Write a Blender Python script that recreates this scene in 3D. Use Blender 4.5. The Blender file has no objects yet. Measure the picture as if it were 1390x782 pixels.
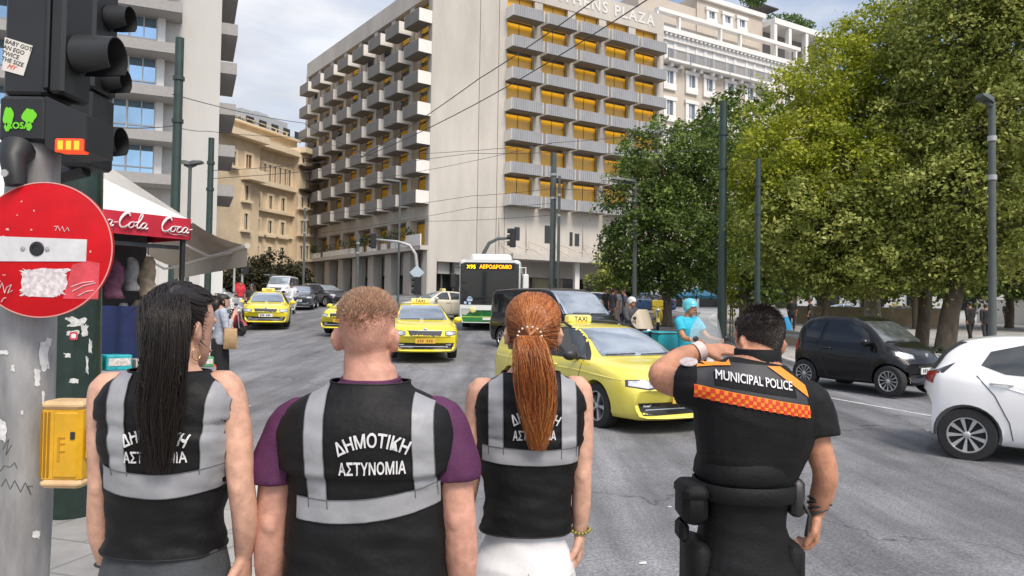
import bpy, bmesh, math, random
import numpy as np
from mathutils import Vector, Matrix, Euler, noise
from mathutils.bvhtree import BVHTree
R = math.radians
rng = random.Random(7)
SC = bpy.context.scene
COL = SC.collection
# ------------------------------------------------------------------ camera
FPX = 1003.0                       # focal length in pixels of the 1390 px wide photograph
cam_d = bpy.data.cameras.new('camera')
cam_d.sensor_width = 36.0
cam_d.lens = 36.0 * FPX / 1390.0
cam_d.clip_start = 0.05
cam_d.clip_end = 6000.0
CAM = bpy.data.objects.new('camera', cam_d)
COL.objects.link(CAM)
CAM_LOC = Vector((0.0, 0.0, 1.75))
CAM_ROT = Matrix.Rotation(R(90 + 1.54), 3, 'X') @ Matrix.Rotation(R(0.9), 3, 'Z')
CAM.matrix_world = Matrix.Translation(CAM_LOC) @ CAM_ROT.to_4x4()
SC.camera = CAM
# ------------------------------------------------------------------ sky and sun
SUN_EL, SUN_AZ = 52.0, 150.0       # azimuth measured from +Y (ahead) clockwise towards +X (right)
W = bpy.data.worlds.new('World')
SC.world = W
W.use_nodes = True
nt = W.node_tree
for n in list(nt.nodes):
    nt.nodes.remove(n)
wo = nt.nodes.new('ShaderNodeOutputWorld')
bg = nt.nodes.new('ShaderNodeBackground')
sky = nt.nodes.new('ShaderNodeTexSky')
sky.sky_type = 'NISHITA'
sky.sun_disc = False
sky.sun_elevation = R(SUN_EL)
sky.sun_rotation = R(SUN_AZ)
sky.air_density = 1.0
sky.dust_density = 2.0
tc = nt.nodes.new('ShaderNodeTexCoord')
mp = nt.nodes.new('ShaderNodeMapping')
mp.inputs['Scale'].default_value = (1.0, 1.0, 2.6)
mp.inputs['Location'].default_value = (3.2, 1.4, 0.3)
nz = nt.nodes.new('ShaderNodeTexNoise')
nz.inputs['Scale'].default_value = 2.3
nz.inputs['Detail'].default_value = 7.0
nz.inputs['Roughness'].default_value = 0.52
nz.inputs['Distortion'].default_value = 0.35
cr = nt.nodes.new('ShaderNodeValToRGB')
cr.color_ramp.elements[0].position = 0.40
cr.color_ramp.elements[1].position = 0.66
nz2 = nt.nodes.new('ShaderNodeTexNoise')
nz2.inputs['Scale'].default_value = 5.0
nz2.inputs['Detail'].default_value = 5.0
cr2 = nt.nodes.new('ShaderNodeValToRGB')
cr2.color_ramp.elements[0].position = 0.3
cr2.color_ramp.elements[0].color = (2.85, 2.98, 3.3, 1)
cr2.color_ramp.elements[1].position = 0.7
cr2.color_ramp.elements[1].color = (4.4, 4.4, 4.5, 1)
mx = nt.nodes.new('ShaderNodeMix')
mx.data_type = 'RGBA'
L = nt.links.new
L(tc.outputs['Generated'], mp.inputs['Vector'])
L(mp.outputs['Vector'], nz.inputs['Vector'])
L(mp.outputs['Vector'], nz2.inputs['Vector'])
L(nz.outputs['Fac'], cr.inputs['Fac'])
L(nz2.outputs['Fac'], cr2.inputs['Fac'])
L(cr.outputs['Color'], mx.inputs['Factor'])
L(sky.outputs['Color'], mx.inputs['A'])
# an overcast layer is brighter overhead than at the horizon
sx = nt.nodes.new('ShaderNodeSeparateXYZ')
L(tc.outputs['Generated'], sx.inputs['Vector'])
mrz = nt.nodes.new('ShaderNodeMapRange')
mrz.inputs['From Min'].default_value = 0.12
mrz.inputs['From Max'].default_value = 0.85
mrz.inputs['To Min'].default_value = 0.95
mrz.inputs['To Max'].default_value = 2.3
L(sx.outputs['Z'], mrz.inputs['Value'])
vm = nt.nodes.new('ShaderNodeVectorMath')
vm.operation = 'SCALE'
L(cr2.outputs['Color'], vm.inputs[0])
L(mrz.outputs['Result'], vm.inputs['Scale'])
L(vm.outputs['Vector'], mx.inputs['B'])
L(mx.outputs['Result'], bg.inputs['Color'])
bg.inputs['Strength'].default_value = 0.10
L(bg.outputs['Background'], wo.inputs['Surface'])
sun_d = bpy.data.lights.new('sun', 'SUN')
sun_d.energy = 1.7
sun_d.angle = R(22)
sun_d.color = (1.0, 0.90, 0.77)
SUN = bpy.data.objects.new('sun', sun_d)
COL.objects.link(SUN)
_sd = Vector((math.sin(R(SUN_AZ)) * math.cos(R(SUN_EL)), math.cos(R(SUN_AZ)) * math.cos(R(SUN_EL)), math.sin(R(SUN_EL))))
SUN.rotation_euler = _sd.to_track_quat('Z', 'Y').to_euler()
SUN.location = (30, -40, 60)
# ------------------------------------------------------------------ exposure and renderer
SC.view_settings.view_transform = 'Standard'
SC.view_settings.look = 'None'
SC.view_settings.exposure = 0.90
SC.view_settings.gamma = 1.0
SC.render.engine = 'CYCLES'
SC.cycles.use_denoising = True
SC.cycles.max_bounces = 6
SC.cycles.diffuse_bounces = 3
SC.cycles.glossy_bounces = 3
SC.cycles.transparent_max_bounces = 6
SC.cycles.caustics_reflective = False
SC.cycles.caustics_refractive = False

# ------------------------------------------------------------------ helpers
def P(px, py, d):
    """world point seen at photo pixel (px,py) at depth d"""
    return CAM_LOC + (CAM_ROT @ Vector(((px - 695.0) / FPX, (391.0 - py) / FPX, -1.0))) * d

def slope(x):
    t = min(1.0, max(0.0, (x - 4.0) / 16.0))
    t = t * t * (3 - 2 * t)
    return 0.045 * (1 - t) + 0.022 * t

def gz(x, y):
    k = 3.5
    e = (y - 13.0) / k
    sp = k * math.log1p(math.exp(e)) if e < 30 else (y - 13.0)
    sp = min(sp, 150.0)
    return slope(x) * sp

def G(px, py):
    """point of the ground sheet seen at a pixel"""
    dr = CAM_ROT @ Vector(((px - 695.0) / FPX, (391.0 - py) / FPX, -1.0))
    d = 1.5
    while d < 400:
        q = CAM_LOC + dr * d
        if q.z < gz(q.x, q.y):
            break
        d += 0.05
    return CAM_LOC + dr * d

def at(px, d, up=0.0):
    """point standing on the ground in the column of pixel px at depth d"""
    q = P(px, 415, d)
    return Vector((q.x, q.y, gz(q.x, q.y) + up))

# ---- materials
MATS = {}
def pm(name, col, rough=0.6, metal=0.0, var=0.0, scale=4.0, bump=0.0, bscale=None, coat=0.0, spec=0.5, detail=4.0, stretch=None, var2=0.0, sub=0.0, sheen=0.0, roughvar=0.0):
    if name in MATS:
        return MATS[name]
    m = bpy.data.materials.new(name)
    m.use_nodes = True
    nt = m.node_tree
    b = nt.nodes['Principled BSDF']
    c = (col[0], col[1], col[2], 1.0)
    b.inputs['Base Color'].default_value = c
    b.inputs['Roughness'].default_value = rough
    b.inputs['Metallic'].default_value = metal
    b.inputs['Specular IOR Level'].default_value = spec
    if coat:
        b.inputs['Coat Weight'].default_value = coat
        b.inputs['Coat Roughness'].default_value = 0.06
    if sub:
        b.inputs['Subsurface Weight'].default_value = sub
        b.inputs['Subsurface Radius'].default_value = (0.012, 0.005, 0.003)
        b.inputs['Subsurface Scale'].default_value = 1.0
    if sheen:
        b.inputs['Sheen Weight'].default_value = sheen
        b.inputs['Sheen Roughness'].default_value = 0.5
    lk = nt.links.new
    if var or bump or roughvar:
        t = nt.nodes.new('ShaderNodeTexCoord')
        vec = t.outputs['Object']
        if stretch:
            mpn = nt.nodes.new('ShaderNodeMapping')
            mpn.inputs['Scale'].default_value = stretch
            lk(vec, mpn.inputs['Vector'])
            vec = mpn.outputs['Vector']
    if var or roughvar:
        n = nt.nodes.new('ShaderNodeTexNoise')
        n.inputs['Scale'].default_value = scale
        n.inputs['Detail'].default_value = detail
        n.inputs['Roughness'].default_value = 0.6
        lk(vec, n.inputs['Vector'])
        if var:
            r = nt.nodes.new('ShaderNodeValToRGB')
            r.color_ramp.elements[0].position = 0.3
            r.color_ramp.elements[1].position = 0.7
            r.color_ramp.elements[0].color = tuple(x * (1 - var) for x in col) + (1,)
            r.color_ramp.elements[1].color = tuple(min(1, x * (1 + var)) for x in col) + (1,)
            lk(n.outputs['Fac'], r.inputs['Fac'])
            out = r.outputs['Color']
            if var2:
                n2 = nt.nodes.new('ShaderNodeTexNoise')
                n2.inputs['Scale'].default_value = scale * 0.13
                n2.inputs['Detail'].default_value = 3
                lk(vec, n2.inputs['Vector'])
                r2 = nt.nodes.new('ShaderNodeValToRGB')
                r2.color_ramp.elements[0].position = 0.35
                r2.color_ramp.elements[1].position = 0.65
                r2.color_ramp.elements[0].color = (1 - var2,) * 3 + (1,)
                r2.color_ramp.elements[1].color = (1, 1, 1, 1)
                lk(n2.outputs['Fac'], r2.inputs['Fac'])
                mm = nt.nodes.new('ShaderNodeMix')
                mm.data_type = 'RGBA'
                mm.blend_type = 'MULTIPLY'
                mm.inputs['Factor'].default_value = 1.0
                lk(out, mm.inputs['A'])
                lk(r2.outputs['Color'], mm.inputs['B'])
                out = mm.outputs['Result']
            lk(out, b.inputs['Base Color'])
        if roughvar:
            mr = nt.nodes.new('ShaderNodeMapRange')
            mr.inputs['To Min'].default_value = max(0.02, rough - roughvar)
            mr.inputs['To Max'].default_value = min(1, rough + roughvar)
            lk(n.outputs['Fac'], mr.inputs['Value'])
            lk(mr.outputs['Result'], b.inputs['Roughness'])
    if bump:
        n3 = nt.nodes.new('ShaderNodeTexNoise')
        n3.inputs['Scale'].default_value = bscale or scale * 4
        n3.inputs['Detail'].default_value = 5
        lk(vec, n3.inputs['Vector'])
        bp = nt.nodes.new('ShaderNodeBump')
        bp.inputs['Strength'].default_value = min(1.0, bump)
        bp.inputs['Distance'].default_value = 0.02
        lk(n3.outputs['Fac'], bp.inputs['Height'])
        lk(bp.outputs['Normal'], b.inputs['Normal'])
    MATS[name] = m
    return m

def emit(name, col, strength):
    if name in MATS:
        return MATS[name]
    m = pm(name, col, 0.4)
    b = m.node_tree.nodes['Principled BSDF']
    b.inputs['Emission Color'].default_value = (*col, 1)
    b.inputs['Emission Strength'].default_value = strength
    return m

def rndmat(name, cols, rough=0.6, attr='rnd', trans=0.0, spec=0.3):
    """colour picked per element through a random point attribute"""
    if name in MATS:
        return MATS[name]
    m = bpy.data.materials.new(name)
    m.use_nodes = True
    nt = m.node_tree
    b = nt.nodes['Principled BSDF']
    b.inputs['Roughness'].default_value = rough
    b.inputs['Specular IOR Level'].default_value = spec
    a = nt.nodes.new('ShaderNodeAttribute')
    a.attribute_name = attr
    r = nt.nodes.new('ShaderNodeValToRGB')
    el = r.color_ramp.elements
    while len(el) < len(cols):
        el.new(0.5)
    for i, c in enumerate(cols):
        el[i].position = i / (len(cols) - 1)
        el[i].color = (*c, 1)
    nt.links.new(a.outputs['Fac'], r.inputs['Fac'])
    nt.links.new(r.outputs['Color'], b.inputs['Base Color'])
    if trans:
        tb = nt.nodes.new('ShaderNodeBsdfTranslucent')
        nt.links.new(r.outputs['Color'], tb.inputs['Color'])
        ms = nt.nodes.new('ShaderNodeMixShader')
        ms.inputs['Fac'].default_value = trans
        nt.links.new(b.outputs['BSDF'], ms.inputs[1])
        nt.links.new(tb.outputs['BSDF'], ms.inputs[2])
        nt.links.new(ms.outputs['Shader'], nt.nodes['Material Output'].inputs['Surface'])
    MATS[name] = m
    return m

# ---- objects
def tag(o, label=None, cat=None, group=None, kind=None):
    if label: o['label'] = label
    if cat: o['category'] = cat
    if group: o['group'] = group
    if kind: o['kind'] = kind
    return o

def thing(name, loc, label, cat, group=None, rz=0.0):
    o = bpy.data.objects.new(name, None)
    o.empty_display_size = 0.2
    COL.objects.link(o)
    o.location = loc
    o.rotation_euler = (0, 0, rz)
    return tag(o, label, cat, group)

def copy_tree(o, parent=None):
    c = o.copy()
    COL.objects.link(c)
    c.parent = parent
    for ch in list(o.children):
        copy_tree(ch, c)
    return c

class MB:
    """collects shapes; build() links them as ONE mesh object"""
    def __init__(s):
        s.v = []; s.f = []; s.m = []; s.cm = 0; s.M = None
    def add(s, vs, fs):
        o = len(s.v)
        if s.M is not None:
            vs = [s.M @ Vector(p) for p in vs]
        s.v.extend([tuple(p) for p in vs])
        for f in fs:
            s.f.append(tuple(i + o for i in f))
            s.m.append(s.cm)
        return s
    def box(s, x0, x1, y0, y1, z0, z1):
        vs = [(x, y, z) for z in (z0, z1) for y in (y0, y1) for x in (x0, x1)]
        return s.add(vs, [(0, 2, 3, 1), (4, 5, 7, 6), (0, 1, 5, 4), (2, 6, 7, 3), (0, 4, 6, 2), (1, 3, 7, 5)])
    def bbox(s, x0, x1, y0, y1, z0, z1, b=0.02):
        """box with chamfered vertical and top/bottom edges"""
        b = min(b, (x1 - x0) * .45, (y1 - y0) * .45, (z1 - z0) * .45)
        ring = lambda i, z: [(x0 + i + b, y0 + i, z), (x1 - i - b, y0 + i, z), (x1 - i, y0 + i + b, z), (x1 - i, y1 - i - b, z), (x1 - i - b, y1 - i, z), (x0 + i + b, y1 - i, z), (x0 + i, y1 - i - b, z), (x0 + i, y0 + i + b, z)]
        return s.loft([ring(b * .7, z0), ring(0, z0 + b), ring(0, z1 - b), ring(b * .7, z1)])
    def cyl(s, p0, p1, r0, r1=None, n=10, caps=True):
        return s.tube([p0, p1], [r0, r0 if r1 is None else r1], n, caps)
    def tube(s, pts, rad, n=8, caps=True, flat=1.0):
        pts = [Vector(p) for p in pts]
        if not isinstance(rad, (list, tuple)):
            rad = [rad] * len(pts)
        rings = []
        t0 = (pts[1] - pts[0]).normalized()
        ref = Vector((0, 0, 1)) if abs(t0.z) < 0.9 else Vector((1, 0, 0))
        u = t0.cross(ref).normalized()
        for i, p in enumerate(pts):
            a = pts[max(0, i - 1)]; b = pts[min(len(pts) - 1, i + 1)]
            t = (b - a)
            t = t.normalized() if t.length > 1e-9 else t0
            u = (u - t * u.dot(t))
            u = u.normalized() if u.length > 1e-6 else t.orthogonal().normalized()
            w = t.cross(u)
            rings.append([p + (u * math.cos(2 * math.pi * k / n) + w * math.sin(2 * math.pi * k / n) * flat) * rad[i] for k in range(n)])
        return s.loft(rings, caps)
    def loft(s, rings, caps=True, closed=True):
        n = len(rings[0])
        vs = [p for r in rings for p in r]
        fs = []
        for i in range(len(rings) - 1):
            for k in range(n if closed else n - 1):
                k2 = (k + 1) % n
                fs.append((i * n + k, i * n + k2, (i + 1) * n + k2, (i + 1) * n + k))
        if caps:
            fs.append(tuple(range(n - 1, -1, -1)))
            o = (len(rings) - 1) * n
            fs.append(tuple(o + k for k in range(n)))
        return s.add(vs, fs)
    def lathe(s, prof, axis='Z', n=20, c=(0, 0, 0), ring=False):
        """profile of (radius, along)"""
        rings = []
        for r, h in prof:
            rg = []
            for k in range(n):
                a = 2 * math.pi * k / n
                x, y = r * math.cos(a), r * math.sin(a)
                q = {'Z': (x, y, h), 'Y': (x, h, -y), 'X': (h, x, y)}[axis]
                rg.append((q[0] + c[0], q[1] + c[1], q[2] + c[2]))
            rings.append(rg)
        if ring:
            return s.loft(rings + [rings[0]], False)
        return s.loft(rings, True)
    def ell(s, c, r, n=12, m=8):
        prof = [(max(1e-4, math.sin(math.pi * i / m)), -math.cos(math.pi * i / m)) for i in range(m + 1)]
        rings = [[(c[0] + r[0] * a * math.cos(2 * math.pi * k / n), c[1] + r[1] * a * math.sin(2 * math.pi * k / n), c[2] + r[2] * h) for k in range(n)] for a, h in prof]
        return s.loft(rings, True)
    def prism(s, poly, fn, d0, d1):
        """2-D polygon extruded: fn(a,b,depth)->point"""
        n = len(poly)
        vs = [fn(a, b, d0) for a, b in poly] + [fn(a, b, d1) for a, b in poly]
        fs = [tuple(range(n)), tuple(range(2 * n - 1, n - 1, -1))]
        fs += [(i, i + n, (i + 1) % n + n, (i + 1) % n) for i in range(n)]
        return s.add(vs, fs)
    def build(s, name, mats, parent=None, smooth=False, world=False, angle=None, fix=True):
        me = bpy.data.meshes.new(name)
        me.from_pydata(s.v, [], s.f)
        if not isinstance(mats, (list, tuple)):
            mats = [mats]
        for m in mats:
            me.materials.append(m)
        if len(mats) > 1:
            me.polygons.foreach_set('material_index', s.m)
        if fix:
            bm = bmesh.new(); bm.from_mesh(me)
            bmesh.ops.recalc_face_normals(bm, faces=bm.faces)
            bm.to_mesh(me); bm.free()
        if smooth:
            me.polygons.foreach_set('use_smooth', [True] * len(me.polygons))
            if angle:
                me.set_sharp_from_angle(angle=R(angle))
        me.update()
        o = bpy.data.objects.new(name, me)
        COL.objects.link(o)
        if parent is not None:
            o.parent = parent
            if world:
                o.matrix_parent_inverse = wmat(parent).inverted()
        return o

def wmat(o):
    m = Matrix.Translation(o.location) @ o.rotation_euler.to_matrix().to_4x4() @ Matrix.Diagonal((*o.scale, 1))
    return wmat(o.parent) @ o.matrix_parent_inverse @ m if o.parent else m

class Frame:
    """facade frame: u along the wall, n outward, z up (absolute)"""
    def __init__(s, o, u, flip=False):
        s.o = Vector((o[0], o[1], 0)); s.u = Vector((u[0], u[1], 0)).normalized()
        s.n = Vector((s.u.y, -s.u.x, 0)) * (-1 if flip else 1)
    def __call__(s, u, n, z):
        return s.o + s.u * u + s.n * n + Vector((0, 0, z))
    def box(s, mb, u0, u1, n0, n1, z0, z1):
        vs = [s(u, n, z) for z in (z0, z1) for n in (n0, n1) for u in (u0, u1)]
        return mb.add(vs, [(0, 2, 3, 1), (4, 5, 7, 6), (0, 1, 5, 4), (2, 6, 7, 3), (0, 4, 6, 2), (1, 3, 7, 5)])
    def upx(s, px):
        """u of the facade point seen in pixel column px (at horizon height)"""
        dr = CAM_ROT @ Vector(((px - 695.0) / FPX, 0.0, -1.0))
        a = s.u; b = Vector((dr.x, dr.y, 0)); w = Vector((-s.o.x, -s.o.y, 0))
        # o + u*t = b*k
        det = a.x * (-b.y) + b.x * a.y
        return (w.x * (-b.y) + b.x * w.y) / det
    def zpx(s, px, py, n=0.0):
        """height of the facade point seen at a pixel"""
        dr = CAM_ROT @ Vector(((px - 695.0) / FPX, (391.0 - py) / FPX, -1.0))
        o = s.o + s.n * n
        k = (o.x * s.n.x + o.y * s.n.y) / (dr.x * s.n.x + dr.y * s.n.y)
        return CAM_LOC.z + dr.z * k

_TXT = {}
def text2d(body, size=1.0, offset=0.0, spacing=1.0, shear=0.0, font=None):
    """verts (x,y) and faces of a filled text centred on x, baseline y=0"""
    key = (body, offset, spacing, shear)
    if key not in _TXT:
        cu = bpy.data.curves.new('t', 'FONT')
        cu.body = body; cu.size = 1.0; cu.align_x = 'CENTER';         cu.space_character = spacing; cu.shear = shear; cu.resolution_u = 3
        o = bpy.data.objects.new('t', cu); COL.objects.link(o)
        dg = bpy.context.evaluated_depsgraph_get()
        me = bpy.data.meshes.new_from_object(o.evaluated_get(dg))
        vs = [tuple(v.co)[:2] for v in me.vertices]; fs = [tuple(p.vertices) for p in me.polygons]
        bpy.data.objects.remove(o); bpy.data.curves.remove(cu); bpy.data.meshes.remove(me)
        if offset:                      # heavier strokes: a border along the outline
            cnt = {}
            for f in fs:
                for i in range(len(f)):
                    a, b = f[i], f[(i + 1) % len(f)]
                    cnt.setdefault((min(a, b), max(a, b)), []).append((a, b, f))
            nrm = {}
            be = []
            for k_, l in cnt.items():
                if len(l) != 1: continue
                a, b, f = l[0]
                ex, ey = vs[b][0] - vs[a][0], vs[b][1] - vs[a][1]; ln = math.hypot(ex, ey) or 1e-9
                nx, ny = ey / ln, -ex / ln
                c = (sum(vs[i][0] for i in f) / len(f) - vs[a][0], sum(vs[i][1] for i in f) / len(f) - vs[a][1])
                if nx * c[0] + ny * c[1] > 0: nx, ny = -nx, -ny
                be.append((a, b))
                for v in (a, b): nrm.setdefault(v, []).append((nx, ny))
            new = {}
            for v, l in nrm.items():
                sx, sy = sum(n[0] for n in l) / len(l), sum(n[1] for n in l) / len(l); q = max(.35, sx * sx + sy * sy)
                new[v] = len(vs); vs.append((vs[v][0] + sx / q * offset, vs[v][1] + sy / q * offset))
            fs = fs + [(a, b, new[b], new[a]) for a, b in be]
        _TXT[key] = (vs, fs)
    vs, fs = _TXT[key]
    return [(x * size, y * size) for x, y in vs], fs

def bvh_of(o):
    me = o.data
    return BVHTree.FromPolygons([v.co.copy() for v in me.vertices], [tuple(p.vertices) for p in me.polygons])

def shoot(bvh, p, d, off, far=10.0):
    h = bvh.ray_cast(Vector(p), d, far)
    if h[0] is None:
        return None
    n = h[1]
    if n.dot(d) > 0: n = -n
    return h[0] + n * off

def decal(mb, bvh, poly, to3, d, off=0.004, edge=0.05, inner=None):
    """2-D polygon, mapped by to3(a,b) to ray origins, laid on the surface along d"""
    bm = bmesh.new()
    vs = [bm.verts.new((a, b, 0)) for a, b in poly]
    try:
        bm.faces.new(vs)
    except ValueError:
        bm.free(); return
    bmesh.ops.triangulate(bm, faces=bm.faces)
    for it in range(6):
        es = [e for e in bm.edges if e.calc_length() > edge]
        if not es: break
        bmesh.ops.subdivide_edges(bm, edges=es, cuts=1)
        bmesh.ops.triangulate(bm, faces=bm.faces)
    bm.verts.index_update()
    _lay(mb, bvh, [(v.co.x, v.co.y) for v in bm.verts], [tuple(v.index for v in f.verts) for f in bm.faces], to3, d, off)
    bm.free()

def _lay(mb, bvh, v2, fs, to3, d, off):
    d = Vector(d)
    pts = [shoot(bvh, to3(a, b), d, off) for a, b in v2]
    ok = [i for i, p in enumerate(pts) if p is not None]
    idx = {i: k for k, i in enumerate(ok)}
    mb.add([pts[i] for i in ok], [tuple(idx[i] for i in f) for f in fs if all(i in idx for i in f)])

def decal_text(mb, bvh, body, size, to3, d, off=0.004, bold=0.0, arc=0.0, spacing=1.0, shear=0.0):
    vs, fs = text2d(body, size, bold, spacing, shear)
    if arc:
        vs = [((arc + y) * math.sin(x / arc), (arc + y) * math.cos(x / arc) - arc) for x, y in vs]
    _lay(mb, bvh, vs, fs, to3, d, off)

def flat_text(mb, body, size, fn, bold=0.0, spacing=1.0, arc=0.0, shear=0.0):
    vs, fs = text2d(body, size, bold, spacing, shear)
    if arc:
        vs = [((arc + y) * math.sin(x / arc), (arc + y) * math.cos(x / arc) - arc) for x, y in vs]
    mb.add([fn(a, b) for a, b in vs], fs)

def ip(xs, ys, x):
    """monotone cubic interpolation"""
    n = len(xs)
    if x <= xs[0]: return ys[0]
    if x >= xs[-1]: return ys[-1]
    i = max(k for k in range(n - 1) if xs[k] <= x)
    def sl(k): return (ys[k + 1] - ys[k]) / (xs[k + 1] - xs[k])
    def tg(k):
        if k == 0: return sl(0)
        if k == n - 1: return sl(n - 2)
        a, b = sl(k - 1), sl(k)
        return 0.0 if a * b <= 0 else 2 * a * b / (a + b)
    h = xs[i + 1] - xs[i]; t = (x - xs[i]) / h
    m0, m1 = tg(i), tg(i + 1)
    return (2*t**3 - 3*t*t + 1) * ys[i] + (t**3 - 2*t*t + t) * h * m0 + (-2*t**3 + 3*t*t) * ys[i + 1] + (t**3 - t*t) * h * m1

def evaluated(o, name, parent, mats, smooth=True):
    """the object's modifiers applied into a new mesh object; the source is removed"""
    dg = bpy.context.evaluated_depsgraph_get()
    me = bpy.data.meshes.new_from_object(o.evaluated_get(dg))
    me.materials.clear()
    for m in mats: me.materials.append(m)
    if smooth: me.polygons.foreach_set('use_smooth', [True] * len(me.polygons))
    bpy.data.objects.remove(o)
    me.name = name
    n = bpy.data.objects.new(name, me); COL.objects.link(n)
    n.parent = parent
    return n
# ================================================================== GROUND
def ground_material():
    m = pm('asphalt', (0.188, 0.190, 0.202), 0.75, var=0.22, scale=1.1, bump=0.25, bscale=90, var2=0.22, detail=8)
    nt = m.node_tree; b = nt.nodes['Principled BSDF']; lk = nt.links.new
    src = b.inputs['Base Color'].links[0].from_socket
    t = nt.nodes.new('ShaderNodeTexCoord')
    # worn tracks, patches and fine cracks
    n = nt.nodes.new('ShaderNodeTexNoise'); n.inputs['Scale'].default_value = 46; n.inputs['Detail'].default_value = 8
    lk(t.outputs['Object'], n.inputs['Vector'])
    mp2 = nt.nodes.new('ShaderNodeMapping'); mp2.inputs['Scale'].default_value = (0.9, 0.18, 1); mp2.inputs['Rotation'].default_value = (0, 0, R(28))
    lk(t.outputs['Object'], mp2.inputs['Vector'])
    n2 = nt.nodes.new('ShaderNodeTexNoise'); n2.inputs['Scale'].default_value = 0.8; n2.inputs['Detail'].default_value = 5
    lk(mp2.outputs['Vector'], n2.inputs['Vector'])
    v = nt.nodes.new('ShaderNodeTexVoronoi'); v.feature = 'DISTANCE_TO_EDGE'; v.inputs['Scale'].default_value = 0.22
    wv = nt.nodes.new('ShaderNodeTexNoise'); wv.inputs['Scale'].default_value = 1.3; wv.inputs['Detail'].default_value = 6
    lk(t.outputs['Object'], wv.inputs['Vector'])
    mxv = nt.nodes.new('ShaderNodeMix'); mxv.data_type = 'VECTOR'; mxv.inputs['Factor'].default_value = 0.12
    lk(t.outputs['Object'], mxv.inputs['A']); lk(wv.outputs['Color'], mxv.inputs['B'])
    sc_ = nt.nodes.new('ShaderNodeVectorMath'); sc_.operation = 'MULTIPLY_ADD'
    sc_.inputs[1].default_value = (2.2, 2.2, 0)
    lk(wv.outputs['Color'], sc_.inputs[0]); lk(t.outputs['Object'], sc_.inputs[2])
    lk(sc_.outputs['Vector'], v.inputs['Vector'])
    rc = nt.nodes.new('ShaderNodeValToRGB'); rc.color_ramp.elements[0].position = 0.0; rc.color_ramp.elements[1].position = 0.006
    rc.color_ramp.elements[0].color = (0.42, 0.41, 0.40, 1); rc.color_ramp.elements[1].color = (1, 1, 1, 1)
    lk(v.outputs['Distance'], rc.inputs['Fac'])
    def mul(a, sock, lo, hi, p0, p1):
        r = nt.nodes.new('ShaderNodeValToRGB'); r.color_ramp.elements[0].position = p0; r.color_ramp.elements[1].position = p1
        r.color_ramp.elements[0].color = (lo, lo, lo, 1); r.color_ramp.elements[1].color = (hi, hi, hi, 1)
        lk(sock, r.inputs['Fac'])
        k = nt.nodes.new('ShaderNodeMix'); k.data_type = 'RGBA'; k.blend_type = 'MULTIPLY'; k.inputs['Factor'].default_value = 1
        lk(a, k.inputs['A']); lk(r.outputs['Color'], k.inputs['B']); return k.outputs['Result']
    a = mul(src, n.outputs['Fac'], 0.68, 1.28, 0.36, 0.64)
    a = mul(a, n2.outputs['Fac'], 0.70, 1.20, 0.38, 0.60)
    mp3 = nt.nodes.new('ShaderNodeMapping'); mp3.inputs['Scale'].default_value = (2.6, 0.22, 1); mp3.inputs['Rotation'].default_value = (0, 0, R(-38))
    lk(t.outputs['Object'], mp3.inputs['Vector'])
    n4 = nt.nodes.new('ShaderNodeTexNoise'); n4.inputs['Scale'].default_value = 1.0; n4.inputs['Detail'].default_value = 9; n4.inputs['Roughness'].default_value = .68
    lk(mp3.outputs['Vector'], n4.inputs['Vector'])
    a = mul(a, n4.outputs['Fac'], 0.76, 1.20, 0.36, 0.62)
    k = nt.nodes.new('ShaderNodeMix'); k.data_type = 'RGBA'; k.blend_type = 'MULTIPLY'; k.inputs['Factor'].default_value = 1
    lk(a, k.inputs['A']); lk(rc.outputs['Color'], k.inputs['B'])
    lk(k.outputs['Result'], b.inputs['Base Color'])
    return m

ASPH = ground_material()
def axis_vals(lo, hi, fine_lo, fine_hi, step, big):
    a = list(np.arange(fine_lo, fine_hi, step))
    x = fine_hi
    g = step
    while x < hi:
        a.append(x); g *= big; x += g
    a.append(hi)
    b = []; x = fine_lo - step; g = step
    while x > lo:
        b.append(x); g *= big; x -= g
    b.append(lo)
    return sorted(set([float(v) for v in a + b]))
xs = axis_vals(-1500, 1500, -40, 60, 2.0, 1.5)
ys = axis_vals(-300, 2500, -4, 130, 1.0, 1.5)
mb = MB()
mb.add([(x, y, gz(x, y)) for y in ys for x in xs], [(j * len(xs) + i, j * len(xs) + i + 1, (j + 1) * len(xs) + i + 1, (j + 1) * len(xs) + i) for j in range(len(ys) - 1) for i in range(len(xs) - 1)])
tag(mb.build('road', ASPH, smooth=True), kind='structure')

PAVER = pm('paving', (0.40, 0.385, 0.36), 0.8, var=0.2, scale=2.5, bump=0.15, bscale=30, var2=0.2)
def add_tiles(m, sx, sy, dark=0.6, mortar=0.012):
    nt = m.node_tree; b = nt.nodes['Principled BSDF']; src = b.inputs['Base Color'].links[0].from_socket
    t = nt.nodes.new('ShaderNodeTexCoord')
    br = nt.nodes.new('ShaderNodeTexBrick'); br.offset = 0.5
    br.inputs['Scale'].default_value = 1; br.inputs['Brick Width'].default_value = sx; br.inputs['Row Height'].default_value = sy
    br.inputs['Mortar Size'].default_value = mortar
    br.inputs['Color1'].default_value = (1, 1, 1, 1); br.inputs['Color2'].default_value = (0.86, 0.86, 0.86, 1); br.inputs['Mortar'].default_value = (dark, dark, dark, 1)
    mpp = nt.nodes.new('ShaderNodeMapping'); mpp.inputs['Rotation'].default_value = (0, 0, R(17))
    nt.links.new(t.outputs['Object'], mpp.inputs['Vector']); nt.links.new(mpp.outputs['Vector'], br.inputs['Vector'])
    k = nt.nodes.new('ShaderNodeMix'); k.data_type = 'RGBA'; k.blend_type = 'MULTIPLY'; k.inputs['Factor'].default_value = 1
    nt.links.new(src, k.inputs['A']); nt.links.new(br.outputs['Color'], k.inputs['B']); nt.links.new(k.outputs['Result'], b.inputs['Base Color'])
add_tiles(PAVER, 0.5, 0.5)
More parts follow.
